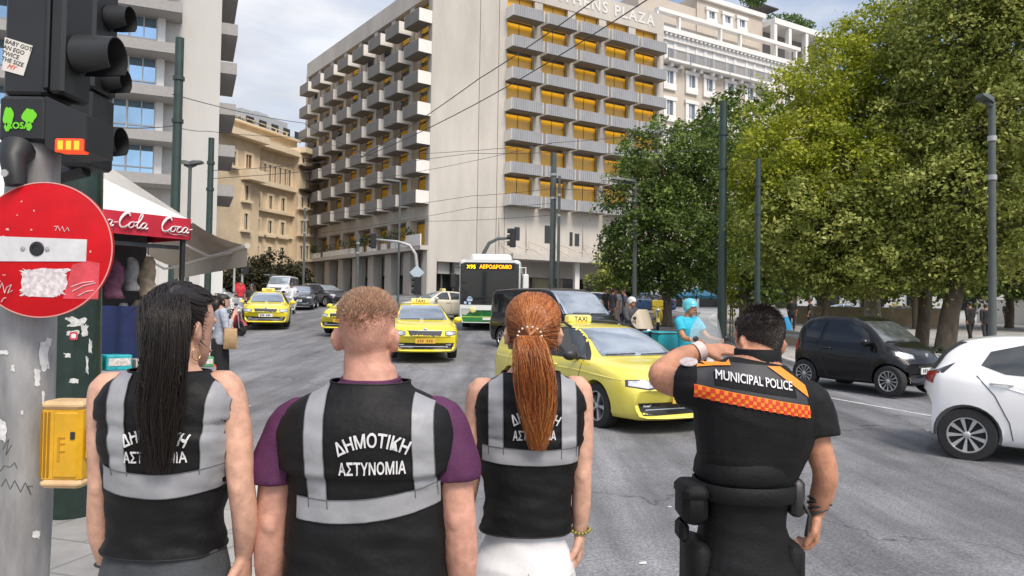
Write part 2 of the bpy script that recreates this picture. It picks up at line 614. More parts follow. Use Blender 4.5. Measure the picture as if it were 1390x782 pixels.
KERB = pm('kerb_stone', (0.48, 0.46, 0.43), 0.75, var=0.15, scale=3, bump=0.15)
DIRT = pm('park_ground', (0.20, 0.175, 0.14), 0.9, var=0.3, scale=1.5, bump=0.3, var2=0.3)
LINE = pm('road_paint', (0.46, 0.46, 0.45), 0.7, var=0.34, scale=7, detail=8)

def smooth_line(pts, n=8):
    out = []
    for i in range(len(pts) - 1):
        p0 = Vector(pts[max(0, i - 1)]); p1 = Vector(pts[i]); p2 = Vector(pts[i + 1]); p3 = Vector(pts[min(len(pts) - 1, i + 2)])
        for k in range(n):
            t = k / n
            out.append(0.5 * ((2 * p1) + (p2 - p0) * t + (2 * p0 - 5 * p1 + 4 * p2 - p3) * t * t + (3 * p1 - p0 - 3 * p2 + p3) * t ** 3))
    out.append(Vector(pts[-1]))
    return out

def pavement(name, line, sidevec, far, h, mat):
    """raised sheet beside a kerb line, with a kerb stone of its own"""
    L_ = smooth_line([(x, y, 0) for x, y in line])
    ins = []
    for i, p in enumerate(L_):
        t = (L_[min(len(L_) - 1, i + 1)] - L_[max(0, i - 1)]).normalized()
        nn = Vector((t.y, -t.x, 0))
        if nn.dot(Vector(sidevec(p))) < 0: nn = -nn
        ins.append(nn)
    kb = MB(); pv = MB()
    ring_k, ring_p = [], []
    for p, nn in zip(L_, ins):
        q = p + nn * 0.16
        g = gz(p.x, p.y)
        ring_k.append([(p.x, p.y, g - 0.05), (p.x, p.y, g + h - 0.02), (p.x + nn.x * .02, p.y + nn.y * .02, g + h), (q.x, q.y, g + h), (q.x, q.y, g)])
        fx, fy = far(p)
        row = []
        for k in range(15):
            t = (k / 14) ** 1.6
            x, y = q.x * (1 - t) + fx * t, q.y * (1 - t) + fy * t
            row.append((x, y, gz(x, y) + h - 0.004))
        ring_p.append(row)
    kb.loft(ring_k, True)
    tag(kb.build('kerb', KERB), kind='structure')
    pv.loft(ring_p, False, closed=False)
    tag(pv.build(name, mat, smooth=True), kind='structure')

pavement('pavement', [(-60, 150), (-32, 80), (-18.0, 46)] + [tuple(G(a, b).xy) for a, b in ((296, 432), (286, 465), (298, 520), (322, 572), (344, 622), (362, 680), (400, 760))] + [(-0.3, 3.6), (1.5, 3.4), (8, 3.3)],
         lambda p: (-1, -0.6, 0), lambda p: (-80, p.y - 4) if p.y > 6 else (p.x * 2.0 - 6, -25), 0.10, PAVER)
pavement('plaza', [(26, 92), (19, 70), (12, 45), (8.6, 28), (7.7, 20), (8.7, 16.2), (11.4, 12.5), (16, 8), (26, 3)],
         lambda p: (1, 0.4, 0), lambda p: (130, p.y * 1.3 + 10), 0.11, PAVER)

def stripe(name, a, b, w):
    a = Vector(a); b = Vector(b); t = (b - a); t.z = 0; t.normalize(); nn = Vector((-t.y, t.x, 0)) * w / 2
    n = 12; m_ = MB(); rows = []
    for i in range(n + 1):
        p = a.lerp(b, i / n)
        rows.append([(q.x, q.y, gz(q.x, q.y) + 0.006) for q in (p + nn, p - nn)])
    m_.loft(rows, False, closed=False)
    tag(m_.build(name, LINE), kind='structure')
stripe('lane_marking', G(1085, 533), G(1420, 592), 0.10)
def patch(name, cx, cy, w, l, rot, mat):
    m_ = MB(); c, s_ = math.cos(rot), math.sin(rot); n = 6; rows = []
    for i in range(n + 1):
        row = []
        for j in range(n + 1):
            a = (i / n - .5) * w; b = (j / n - .5) * l
            x, y = cx + a * c - b * s_, cy + a * s_ + b * c
            row.append((x, y, gz(x, y) + 0.004))
        rows.append(row)
    m_.loft(rows, False, closed=False)
    tag(m_.build(name, mat), kind='structure')
PATCH = pm('asphalt_patch', (0.125, 0.127, 0.132), 0.8, var=0.25, scale=3, bump=0.2, bscale=80, detail=8)
patch('road_patch', -1.2, 12.6, 3.4, 1.3, 0.25, PATCH)

# ================================================================== BUILDINGS
CONC = pm('pale_concrete', (0.54, 0.505, 0.455), 0.85, var=0.15, scale=0.35, bump=0.05, stretch=(1, 1, 0.25), var2=0.06, detail=8)
CREAM = pm('cream_cheek', (0.76, 0.735, 0.69), 0.8, var=0.05, scale=1.0)
CORR = pm('grey_corrugated_panel', (0.31, 0.315, 0.33), 0.7, var=0.10, scale=1.2, stretch=(1, 1, .3))
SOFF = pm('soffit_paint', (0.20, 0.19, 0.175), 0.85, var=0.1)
AMBER = pm('amber_glass', (0.92, 0.47, 0.03), 0.16, var=0.16, scale=0.5, spec=0.6)
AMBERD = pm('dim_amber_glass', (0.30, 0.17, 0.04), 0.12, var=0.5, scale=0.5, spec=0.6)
DGLASS = pm('dark_glass', (0.02, 0.022, 0.025), 0.06, spec=0.6)
FRAMED = pm('dark_window_frame', (0.05, 0.045, 0.04), 0.5)
STONE = pm('beige_stone', (0.70, 0.575, 0.41), 0.85, var=0.12, scale=0.6, bump=0.08, var2=0.08)
STONEL = pm('light_beige_stone', (0.76, 0.64, 0.475), 0.85, var=0.08, scale=0.6)
WHITEP = pm('white_plaster', (0.74, 0.73, 0.71), 0.8, var=0.05, scale=0.8)
TAUPE = pm('taupe_plaster', (0.52, 0.46, 0.39), 0.85, var=0.06, scale=0.5)

def put(me_obj, name, parent, fr, u, n, z, flip=False):
    """a copy of a mesh modelled in facade axes (x along, -y outward, z up)"""
    o = bpy.data.objects.new(name, me_obj)
    COL.objects.link(o)
    o.parent = parent
    q = fr(u, n, z)
    o.location = q - parent.location
    o.rotation_euler = (0, 0, math.atan2(fr.u.y, fr.u.x))
    return o

# ------------------------------------------------------------------ the hotel
D0 = 75.0
c0 = P(580, 405, D0)
HC = Vector((c0.x, c0.y, 0))
FRr = Frame(HC, (1.68, 1.0))
FRl = Frame(HC, (-0.72, 1.0), flip=True)
hotel = thing('hotel', (HC.x, HC.y, gz(HC.x, HC.y)), 'pale concrete hotel with grey box balconies and amber windows at the street corner', 'hotel')
uR0, uR1 = FRr.upx(684), FRr.upx(897)
uL1 = FRl.upx(411)
zl = [FRl.zpx(572, y) for y in (42, 82, 123, 164, 202, 240, 280)][::-1]
zr = [FRr.zpx(686, y) for y in (25.6, 67, 110, 151.5, 193, 237, 280)][::-1]
ZT = FRr.zpx(690, -40)
zbase = 2.0
zroofL = FRl.zpx(420, 86)
body = MB()
# core blocks
def wallbox(mb_, fr, u0, u1, n0, n1, z0, z1): fr.box(mb_, u0, u1, n0, n1, z0, z1)
body.cm = 0
zfl = FRl.zpx(566, 341)      # first floor ledge of the left face
core = [FRr(1.6, -.96, 0), FRr(uR1, -0.96, 0), FRr(uR1, -26, 0), FRl(uL1, -22, 0), FRl(uL1, -1.22, 0), FRl(1.6, -1.22, 0)]
body.prism([(p.x, p.y) for p in core], lambda a, b, d: (a, b, d), zbase + 3.2, zroofL - 0.4)
# blank corner wall with shallow grooves
ug = [0.0, FRr.upx(646), FRr.upx(672), uR0 - 0.05]
zcan = FRr.zpx(676, 352)
zdoor = FRr.zpx(620, 356)
for i in range(3):
    FRr.box(body, ug[i] + 0.04, ug[i + 1] - 0.04, -0.9, 0.0, zdoor if i else zdoor, ZT)
FRr.box(body, 0.0, uR0 - 0.05, -0.95, -0.12, zdoor + .05, ZT - .1)
FRr.box(body, 0.0, FRr.upx(592), -1.6, 0.02, zbase, zdoor + .01)
FRr.box(body, FRr.upx(652), uR0, -1.6, 0.02, zbase, zdoor + .01)
# piers and spandrels of the right face
nb = 5
bw = (uR1 - uR0) / nb
for i in range(1, nb + 1):
    FRr.box(body, uR0 + i * bw - 1.05, uR0 + i * bw, -0.9, 0.0 if i < nb else 0.05, zr[0] - 0.3, ZT - 2.6)
FRr.box(body, uR0 - .05, uR1, -0.9, 0.03, zcan + .1, zr[0])
FRr.box(body, uR0 - .05, uR1, -0.9, 0.06, ZT - 2.6, ZT)
# left face piers, parapet, bands
nl = 8
lw = uL1 / nl
for i in range(0, nl + 1):
    FRl.box(body, max(0.02, i * lw - 0.45), i * lw + 0.45, -1.2, 0.0, zfl + .4, zroofL - 1.5)
zpar = FRl.zpx(560, 6)
FRl.box(body, 0.0, uL1, -1.2, 0.12, zroofL - 2.0, zroofL)
FRl.box(body, 0.0, uL1, -1.2, 0.03, zl[0] - 1.35, zl[0] - 0.05)
FRl.box(body, -0.0, uL1, -1.2, 0.9, zfl, zfl + 0.45)
# penthouse blocks on the roof
FRl.box(body, 9, uL1 - 13.5, -14, -4.5, zroofL - 0.1, zroofL + 4.2)
FRl.box(body, 3, 10, -16, -7, zroofL - 0.1, zroofL + 5.2)
body.build('wall', CONC, hotel, world=True)
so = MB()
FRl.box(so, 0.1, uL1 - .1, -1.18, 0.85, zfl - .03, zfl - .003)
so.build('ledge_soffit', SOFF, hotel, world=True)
# balconies and windows
def balcony_mesh(w, h, dep, left):
    m_ = MB(); s = 1 if left else -1
    y0, y1 = (0, dep) if left else (-dep, 0)
    yo = dep if left else -dep
    m_.cm = 1
    nrib = 14
    for k in range(nrib):                    # ribbed front panel
        a = 0.06 + (w - 0.12) * k / nrib; b = 0.06 + (w - 0.12) * (k + .72) / nrib
        m_.box(a, b, min(yo, yo + s * 0.035), max(yo, yo + s * 0.035), 0.0, h)
    m_.box(0.05, w - 0.05, min(yo - s * .1, yo), max(yo - s * .1, yo), 0.02, h - 0.01)
    m_.cm = 0
    for a, b in ((0, 0.05), (w - 0.05, w)):
        pass
    m_.box(0, 0.05, y0, y1, 0, h); m_.box(w - .05, w, y0, y1, 0, h)
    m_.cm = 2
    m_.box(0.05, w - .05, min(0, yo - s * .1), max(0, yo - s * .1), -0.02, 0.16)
    return m_
def mesh_only(mb_, name, mats):
    o = mb_.build(name, mats); me = o.data; bpy.data.objects.remove(o); return me
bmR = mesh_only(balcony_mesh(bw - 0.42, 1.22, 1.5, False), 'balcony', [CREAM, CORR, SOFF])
CORL = pm('shaded_corrugated_panel', (0.235, 0.225, 0.21), 0.75, var=0.14, scale=1.2, stretch=(1, 1, .3))  # corrugated panel again, the left face's shade put into its darker colour
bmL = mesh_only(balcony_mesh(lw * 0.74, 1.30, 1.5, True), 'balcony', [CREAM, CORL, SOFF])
def window_mesh(w, h, glass, left, curtain=True):
    m_ = MB(); s = 1 if left else -1
    m_.box(0, w, -0.02, 0.02, 0, h)
    m_.cm = 1
    def bar(a, b, c, d):
        m_.box(a, b, -0.05, 0.05, c, d)
    bar(0, .05, 0, h); bar(w - .05, w, 0, h); bar(0.05, w - .05, h - .05, h); bar(w * .48, w * .48 + .05, 0, h - .05)
    return m_
rowR = (zr[6] - zr[0]) / 6
rowL = (zl[6] - zl[0]) / 6
wmR = mesh_only(window_mesh(bw - 1.05, rowR - .25, AMBER, False), 'window', [AMBER, FRAMED])
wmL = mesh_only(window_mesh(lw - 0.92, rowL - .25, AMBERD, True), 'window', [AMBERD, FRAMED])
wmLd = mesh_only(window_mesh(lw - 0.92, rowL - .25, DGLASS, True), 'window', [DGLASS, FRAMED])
wmLa = mesh_only(window_mesh(lw - 0.92, rowL - .25, AMBER, True), 'window', [AMBER, FRAMED])
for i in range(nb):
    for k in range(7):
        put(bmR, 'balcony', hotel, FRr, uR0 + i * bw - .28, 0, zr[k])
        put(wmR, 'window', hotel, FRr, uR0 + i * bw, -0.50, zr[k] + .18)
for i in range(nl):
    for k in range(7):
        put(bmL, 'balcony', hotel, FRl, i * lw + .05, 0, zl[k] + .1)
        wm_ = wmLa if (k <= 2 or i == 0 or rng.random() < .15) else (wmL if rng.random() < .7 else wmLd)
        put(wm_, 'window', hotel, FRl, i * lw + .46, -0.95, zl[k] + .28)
wmF = mesh_only(window_mesh(lw - 0.92, 2.5, AMBER, True), 'window', [AMBER, FRAMED])
for i in range(nl):
    put(wmF, 'window', hotel, FRl, i * lw + .46, -0.95, zfl + .5)
r_ = random.Random(5)
pl = MB(); FRl.box(pl, 0.0, 3.2, 0.82, 0.95, zfl + .42, zfl + 1.6); pl.build('corner_parapet', CREAM, hotel, world=True)
for i in range(int(uL1 / 1.25)):
    if r_.random() < .85:
        if 3.4 + i * 1.22 + .95 < uL1:
            pl = MB(); FRl.box(pl, 3.4 + i * 1.22, 3.4 + i * 1.22 + .95, .55, .86, zfl + .45, zfl + 1.1); pl.build('planter_box', CREAM, hotel, world=True)
def leaf_cloud(mb_, c, rad, n, s, r_, rnd=None, squash=1.0):
    for _ in range(n):
        while True:
            d = Vector((r_.uniform(-1, 1), r_.uniform(-1, 1), r_.uniform(-1, 1)))
            if d.length < 1: break
        p = Vector(c) + Vector((d.x * rad[0], d.y * rad[1], d.z * rad[2]))
        a = Vector((r_.gauss(0, 1), r_.gauss(0, 1), r_.gauss(0, 1))).normalized() * s * r_.uniform(.6, 1.3)
        b = a.cross(Vector((r_.gauss(0, 1), r_.gauss(0, 1), r_.gauss(0, 1)))).normalized() * s * .45
        mb_.add([p - a, p + b, p + a, p - b], [(0, 1, 2, 3)])
        if rnd is not None: rnd.extend([r_.random()] * 4)
GREEN = pm('shrub_green', (0.07, 0.10, 0.035), 0.7, var=0.4, scale=3)
DGREEN = pm('dark_shrub', (0.035, 0.045, 0.02), 0.75, var=0.4, scale=3)
lv = MB()
for i in range(40):
    u = r_.uniform(2, uL1 - 1); leaf_cloud(lv, FRl(u, .6, zfl + 1.5 + r_.uniform(0, .5)), (.6, .4, .6), 30, .16, r_)
lv.build('balcony_plants', GREEN, hotel, world=True, fix=False)
# ground floor: columns, dark shopfronts
for i in range(nl + 1):
    g = FRl(i * lw, 0, 0); gc = MB()
    FRl.box(gc, max(0.03, i * lw - 0.75), i * lw + 0.75 if i else 0.9, -1.0, 0.1, gz(g.x, g.y) - .3, zfl)
    gc.build('column', CONC, hotel, world=True)
gs = MB()
FRl.box(gs, 0.2, uL1, -3.2, -3.0, zbase - .5, zfl); FRr.box(gs, 0.5, uR1, -1.9, -1.7, zbase - .5, zcan + .2)
gs.build('shopfront_glass', DGLASS, hotel, world=True)
for i in range(0, nl, 2):
    gl = MB(); FRl.box(gl, i * lw + 1.2, i * lw + 3.0, -2.9, -2.6, zfl - 1.0, zfl - .7); gl.build('shop_light', emit('shop_lamp', (1.0, 0.8, 0.5), 1.2), hotel, world=True)
BRZ = pm('bronze', (0.16, 0.13, 0.10), 0.4, metal=.3)
for px in (606, 622, 634, 696, 730, 766, 800, 840):
    u = FRr.upx(px); ent = MB(); FRr.box(ent, u, u + (.18 if px < 650 else .35), -1.65, -1.4 if px < 650 else -1.2, zbase, zdoor if px < 650 else zcan); ent.build('mullion', BRZ, hotel, world=True)
ew = MB(); u = FRr.upx(766); FRr.box(ew, u - .1, u + .5, 1.8, 2.2, zbase, zcan); ew.build('canopy_post', CREAM, hotel, world=True); ew = MB()
u = FRr.upx(722); FRr.box(ew, u, u + 5.2, -1.66, -1.6, zbase + 1.4, zcan - .5)
ew.build('entrance_panel', pm('lobby_yellow', (0.30, 0.27, 0.15), 0.4, var=.3, scale=.6), hotel, world=True)
can = MB()
FRr.box(can, FRr.upx(674), uR1, -0.2, 3.4, zcan - .1, zcan + .45)
for px in (676, 713, 751, 790):
    u = FRr.upx(px); can.tube([FRr(u, 0, zcan + 4.6), FRr(u, .25, zcan + 1.6), FRr(u + .1, 3.0, zcan + .5)], .07, 6)
    FRr.box(can, u + .5, u + 3.2, 2.2, 2.3, zcan + 1.1, zcan + 1.2)
    can.tube([FRr(u, .1, zcan + 2.2), FRr(u + 2.4, 2.2, zcan + 1.0)], .06, 6)
can.build('canopy', CONC, hotel, world=True)
for (x0, x1, y0, y1) in ((697, 704, 308, 326), (738, 746, 306, 330), (772, 776, 315, 334), (779, 785, 317, 334), (812, 815, 318, 334)):
    sw = MB(); FRr.box(sw, FRr.upx(x0), FRr.upx(x1), .0, .06, FRr.zpx(x0, y1), FRr.zpx(x0, y0)); sw.build('mezzanine_window', DGLASS, hotel, world=True)
sg = MB()
u = (FRr.upx(768) + FRr.upx(880)) / 2
flat_text(sg, 'ATHENS PLAZA', 1.8, lambda a, b: FRr(u - 1.0 + a, .12, ZT - 1.75 + b), bold=.03, spacing=1.25)
sg.build('roof_lettering', pm('grey_letters', (0.72, 0.70, 0.66), .4), hotel, world=True, fix=False)
# ------------------------------------------------------------------ glazed office tower on the left
T0 = P(213, 400, 58.0)
FT = Frame((T0.x, T0.y), (2.3, 1.0))
tower = thing('office_tower', (T0.x, T0.y, gz(T0.x, T0.y)), 'office tower with blue glazed floors and blank white side wall', 'office building')
uw1 = FT.upx(292)
TW = pm('tower_white', (0.52, 0.51, 0.49), 0.8, var=0.05, scale=0.5, stretch=(1, 1, .2))
TS = pm('tower_slab', (0.33, 0.32, 0.31), 0.8, var=0.08)
tb = MB()
FT.box(tb, 0.02, uw1, -14, -1.2, 0, 44); FT.box(tb, -26, 0.02, -14, -1.35, 0, 44)
tb.build('wall', TW, tower, world=True)
GLB = pm('blue_glass', (0.34, 0.50, 0.66), 0.03, metal=0.9, spec=.8, var=.15, scale=.25)
MUL = pm('white_mullion', (0.7, 0.7, 0.7), .5)
zs_t = [FT.zpx(225, y, 0) for y in (244, 187, 127, 68, 12, -45, -100)]
for k, z in enumerate(zs_t):
    s_ = MB(); FT.box(s_, -26, FT.upx(237), -1.3, 1.2, z - .55, z + .25); FT.box(s_, -26, FT.upx(237) - .1, -1.3, 1.1, z - .62, z - .553)
    s_.build('floor_slab', TS, tower, world=True)
    f_ = MB(); FT.box(f_, uw1 + 0.0, uw1 + 1.3, -9, -1.6, z - .75, z + .2); f_.build('side_balcony', TS, tower, world=True)
    if k < len(zs_t) - 1:
        h = zs_t[k + 1] - z
        w_ = MB(); FT.box(w_, -26, -.5, -1.15, -1.05, z + .25, z + h - .55); w_.build('window', GLB, tower, world=True)
        m_ = MB()
        for j in range(13):
            u_ = -.55 - 2.0 * j
            FT.box(m_, u_ - .07, u_ + .07, -1.04, -.9, z + .25, z + h - .55)
            FT.box(m_, u_ - 1.0, u_ - .93, -1.04, -.92, z + .25, z + h - .55)
        FT.box(m_, -26, -.5, -1.04, -.94, z + .95, z + 1.05)
        FT.box(m_, -0.5, 0.05, -1.2, -.5, z + .25, z + h - .55)
        m_.build('mullions', MUL, tower, world=True)
# ------------------------------------------------------------------ beige stone building
b0 = P(284, 400, 84.0)
FB = Frame((b0.x, b0.y), (0.385, 1.0))
beige = thing('stone_building', (b0.x, b0.y, gz(b0.x, b0.y)), 'beige stone corner building with heavy cornices and loggia', 'building')
ub = FB.upx(412)
def bz(px, y): return FB.zpx(px, y)
zc1, zc2, zc3 = bz(300, 181), bz(320, 138), bz(392, 255)
w_ = MB()
FB.box(w_, 0, ub, -20, 0, 0, zc1)
FB.box(w_, 0, ub, -20, -1.6, zc1, bz(300, 150))
FB.box(w_, 0, FB.upx(335), -12, -3.2, bz(300, 150), bz(300, 128))
FB.box(w_, -3, FB.upx(338), -20, 1.2, 0, zc1)
FB.box(w_, FB.upx(393), ub + 4, -20, 1.2, 0, bz(400, 205))
w_.build('wall', STONE, beige, world=True)
c_ = MB()
FB.box(c_, -3.8, FB.upx(340), -1, 2.4, zc1 - .3, zc1 + .5); FB.box(c_, FB.upx(340), ub, -1, 1.3, zc1 - .3, zc1 + .45)
FB.box(c_, -1, ub, -3, -1.0, bz(300, 152), bz(300, 149))
FB.box(c_, FB.upx(392), ub + 5, -1, 2.2, bz(400, 205) - .4, bz(400, 205) + .3)
zb_ = bz(360, 250); FB.box(c_, FB.upx(340), ub, -1, .8, zb_ - .3, zb_ + .3)
for y in (286, 318):
    zz = bz(360, y); FB.box(c_, -3.2, FB.upx(393), -1, .35 if y > 300 else .6, zz - .18, zz + .18)
FB.box(c_, FB.upx(312), FB.upx(337), 1.2, 2.6, bz(325, 243) - .3, bz(325, 243) + 1.0)
c_.build('cornice', STONEL, beige, world=True)
dk = pm('window_dark', (0.035, 0.028, 0.022), 0.25, spec=.5)
SHUT = pm('brown_shutter', (0.16, 0.08, 0.04), .7)
def swin(px, y0, y1, wpx, n=0.0, mat=dk, sill=True):
    u0, u1 = FB.upx(px - wpx / 2), FB.upx(px + wpx / 2)
    z0, z1 = bz(px, y1), bz(px, y0)
    f = MB()
    FB.box(f, u0 - .3, u0, n - .1, n + .22, z0, z1 + .3); FB.box(f, u1, u1 + .3, n - .1, n + .22, z0, z1 + .3)
    FB.box(f, u0, u1, n - .1, n + .22, z1, z1 + .3)
    if sill: FB.box(f, u0 - .5, u1 + .5, n - .1, n + .5, z0 - .3, z0)
    fo = f.build('window', STONEL, beige, world=True)
    g = MB(); FB.box(g, u0, u1, n - .05, n + .04, z0, z1)
    um = (u0 + u1) / 2
    g.cm = 1; FB.box(g, um - .05, um + .05, n + .04, n + .08, z0, z1)
    p = g.build('pane', [mat, STONEL], beige, world=True)
    p.parent = fo; p.matrix_parent_inverse = wmat(fo).inverted()
swin(307, 172, 180, 5, -1.6); swin(315, 175, 183, 5, -1.6); swin(324, 178, 186, 5, -1.6)
swin(321, 210, 232, 8, 1.2, SHUT); swin(319, 252, 272, 5, 1.2); swin(319, 290, 312, 5, 1.2); swin(300, 205, 225, 6, 1.2)
for x in (357, 373): swin(x, 193 + (x - 340) * .3, 203 + (x - 340) * .3, 5, -1.6)
for i, x in enumerate((346, 354, 361, 368, 375, 382, 388)):
    sl_ = .27 * (x - 346); swin(x, 219 + sl_, 244 + sl_ * .85, 4, 0, SHUT if i % 2 else dk, sill=False)
for x in (346, 363, 380):
    s1 = .2 * (x - 346); swin(x, 262 + s1, 281 + s1 * .8, 5); swin(x, 297 + s1 * .7, 317 + s1 * .6, 5); swin(x, 334 + s1 * .3, 356 + s1 * .2, 5)
for x in (396, 404):
    swin(x, 214, 222, 4, 1.2); swin(x, 268, 282, 4, 1.2); swin(x, 300, 318, 4, 1.2); swin(x, 334, 352, 4, 1.2)
for (x0, x1, y) in ((392, 410, 258), (392, 410, 228)):
    bc = MB(); z = bz(400, y); u0, u1 = FB.upx(x0), FB.upx(x1)
    FB.box(bc, u0, u1, 1.2, 2.4, z - .25, z)
    for k in range(14):
        t = u0 + (u1 - u0) * k / 13; FB.box(bc, t, t + .06, 2.3, 2.36, z, z + 1)
    FB.box(bc, u0, u1, 2.28, 2.38, z + 1, z + 1.08)
    bc.build('balcony', dk, beige, world=True)
rt = MB()
zt = bz(300, 128)
for k in range(9): FB.box(rt, -2 + k * 2.2, -1.9 + k * 2.2, -2.2, -2.1, bz(300, 150), bz(300, 140))
FB.box(rt, -2, 16, -2.22, -2.1, bz(300, 140), bz(300, 139))
FB.box(rt, -2, 9, -3.0, -2.4, bz(300, 150), bz(300, 147))
rt.build('roof_terrace_rail', STONEL, beige, world=True)
rg = MB(); r2 = random.Random(3)
for k in range(10): leaf_cloud(rg, FB(1 + k * 1.1, -2.0, bz(300, 147)), (.7, .5, .6), 40, .2, r2)
rg.build('roof_plants', DGREEN, beige, world=True, fix=False)
# grey set-back top storeys behind, a building of its own
q = P(335, 400, 108.0); FG = Frame((q.x, q.y), (0.45, 1.0))
gb = thing('grey_building', (q.x, q.y, gz(q.x, q.y)), 'grey modern building rising behind the beige stone one', 'building')
GREYW = pm('grey_render', (0.40, 0.42, 0.45), .7, var=.06)
g_ = MB(); FG.box(g_, -2, FG.upx(385), -14, 0, 0, FG.zpx(345, 152)); FG.box(g_, 3, FG.upx(372), -12, -2, 0, FG.zpx(345, 143)); g_.build('wall', GREYW, gb, world=True)
for k in range(7):
    g2 = MB(); u = -1 + k * 2.6; z = FG.zpx(345, 160); FG.box(g2, u, u + 1.5, 0, .06, z - 1.6, z); g2.build('window', dk, gb, world=True)
# pale building seen in the gap left of the hotel
q = P(400, 400, 128.0); FX = Frame((q.x, q.y), (1.0, 0.4))
xb = thing('far_apartment_block', (q.x, q.y, gz(q.x, q.y)), 'far pale apartment block in the gap left of the hotel', 'building')
x_ = MB(); FX.box(x_, -6, 8, -12, 0, 0, FX.zpx(405, 245)); x_.build('wall', STONEL, xb, world=True)
for k in range(6):
    x2 = MB(); z = FX.zpx(405, 258 + k * 18); FX.box(x2, -6.2, 8, 0, 1.2, z - .2, z); FX.box(x2, -6, 8, 0, .05, z + .3, z + 1.6); x2.build('balcony', dk if k % 2 else STONE, xb, world=True)
# ------------------------------------------------------------------ white ornate hotel on the right
w0 = FRr(uR1 + .3, -1.5, 0)
FW = Frame((w0.x, w0.y), (1.68, 1.0))
grand = thing('ornate_building', (w0.x, w0.y, gz(w0.x, w0.y)), 'taupe building with white window surrounds, cornice and roof terraces', 'building')
def wz(px, y, n=0): return FW.zpx(px, y, n)
ue = FW.upx(1150)
zk = wz(884, 36)
a_ = MB(); FW.box(a_, 0, ue, -22, 0, 0, zk)
zk2 = wz(975, 0); zk3 = wz(1000, 12)
FW.box(a_, FW.upx(965), FW.upx(1056), -18, -3.0, zk, wz(1000, 9, -3)); 
FW.box(a_, FW.upx(885), FW.upx(966), -18, -3.2, zk, wz(925, 5, -3))
a_.build('wall', TAUPE, grand, world=True)
c_ = MB()
FW.box(c_, -.3, ue, -1, .9, zk - .5, zk + .15); FW.box(c_, -.2, ue, -1, .5, zk - 1.3, zk - .5); FW.box(c_, -.1, ue, -1, .15, zk - 2.2, zk - 1.3)
for k in range(int(ue / .75)): FW.box(c_, k * .75, k * .75 + .35, .5, .8, zk - .75, zk - .5)
zz = zk + 2.55
FW.box(c_, 0, FW.upx(1083), -.6, .3, zz - .35, zz + .15)
for px in (888, 918, 975, 1002, 1051, 1078):
    u = FW.upx(px); FW.box(c_, u - .15, u + .15, -.3, .2, zk + .15, zz - .35)
FW.box(c_, FW.upx(940), FW.upx(1058), -3.2, -2.6, wz(1000, 12, -3) - .3, wz(1000, 12, -3) + .35)
FW.box(c_, FW.upx(1056), ue, -8, -.8, wz(1075, 32) - .2, wz(1075, 32) + .6)
for px in (1058, 1078, 1101, 1122, 1140):
    u = FW.upx(px); FW.box(c_, u - .3, u + .3, -1.6, -.9, zk, wz(1075, 32))
c_.build('cornice', WHITEP, grand, world=True)
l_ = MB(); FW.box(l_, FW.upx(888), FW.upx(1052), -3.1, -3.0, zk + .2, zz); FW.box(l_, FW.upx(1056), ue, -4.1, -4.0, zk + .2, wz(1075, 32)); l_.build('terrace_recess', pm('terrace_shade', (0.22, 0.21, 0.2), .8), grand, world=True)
CURT = pm('window_blue', (0.16, 0.20, 0.26), .1, var=.3, scale=.4)
def owin(px, y0, y1, ww, balc=False, n=0.0):
    u = FW.upx(px); z0, z1 = wz(px, y1, n), wz(px, y0, n)
    f = MB()
    FW.box(f, u - ww / 2 - .45, u - ww / 2, n, n + .25, z0 - .1, z1); FW.box(f, u + ww / 2, u + ww / 2 + .45, n, n + .25, z0 - .1, z1)
    FW.box(f, u - ww / 2 - .6, u + ww / 2 + .6, n, n + .35, z1, z1 + .45)
    FW.box(f, u - ww / 2 - .5, u + ww / 2 + .5, n, n + .3, z0 - .9, z0 - .1)
    fo = f.build('window', WHITEP, grand, world=True)
    g = MB(); FW.box(g, u - ww / 2, u + ww / 2, n, n + .05, z0, z1)
    g.cm = 1; FW.box(g, u - .06, u + .06, n + .05, n + .1, z0, z1); FW.box(g, u - ww / 2, u - ww / 2 + .28, n + .05, n + .09, z0, z1)
    p = g.build('pane', [CURT, WHITEP], grand, world=True); p.parent = fo; p.matrix_parent_inverse = wmat(fo).inverted()
for px in (905, 935, 959, 988, 1015, 1041, 1066, 1090):
    dy = (px - 905) * .235
    owin(px, 54 + dy, 78 + dy, 1.15, True)
    dy2 = (px - 905) * .21
    owin(px, 96 + dy2, 112 + dy2, 1.15)
    dy3 = (px - 905) * .18
    owin(px, 136 + dy3, 155 + dy3, 1.15); owin(px, 176 + dy3 * .8, 195 + dy3 * .8, 1.15); owin(px, 216 + dy3 * .6, 236 + dy3 * .6, 1.15)
for px in (984, 1006, 1026): owin(px, 22 + (px - 984) * .28, 31 + (px - 984) * .28, 1.1, n=-3.0)
bb = MB(); rl = MB()
zb = wz(900, 82)
for (x0, x1) in ((895, 924), (926, 951), (952, 978), (979, 1006), (1007, 1034)):
    u0, u1 = FW.upx(x0), FW.upx(x1)
    FW.box(bb, u0, u1, 0, 1.3, zb - .3, zb)
    for k in range(22):
        t = u0 + (u1 - u0) * k / 21; FW.box(rl, t, t + .07, 1.2, 1.26, zb, zb + 1.15)
    FW.box(rl, u0, u1, 1.18, 1.28, zb + 1.15, zb + 1.22)
    for e in (u0 + .8, u1 - 1.2): FW.box(bb, e, e + .4, 0, .9, zb - .8, zb - .3)
bo = bb.build('balcony', WHITEP, grand, world=True)
ro = rl.build('railing', pm('grey_iron', (0.33, 0.33, 0.34), .5), grand, world=True); ro.parent = bo; ro.matrix_parent_inverse = wmat(bo).inverted()
rp = MB(); r3 = random.Random(9)
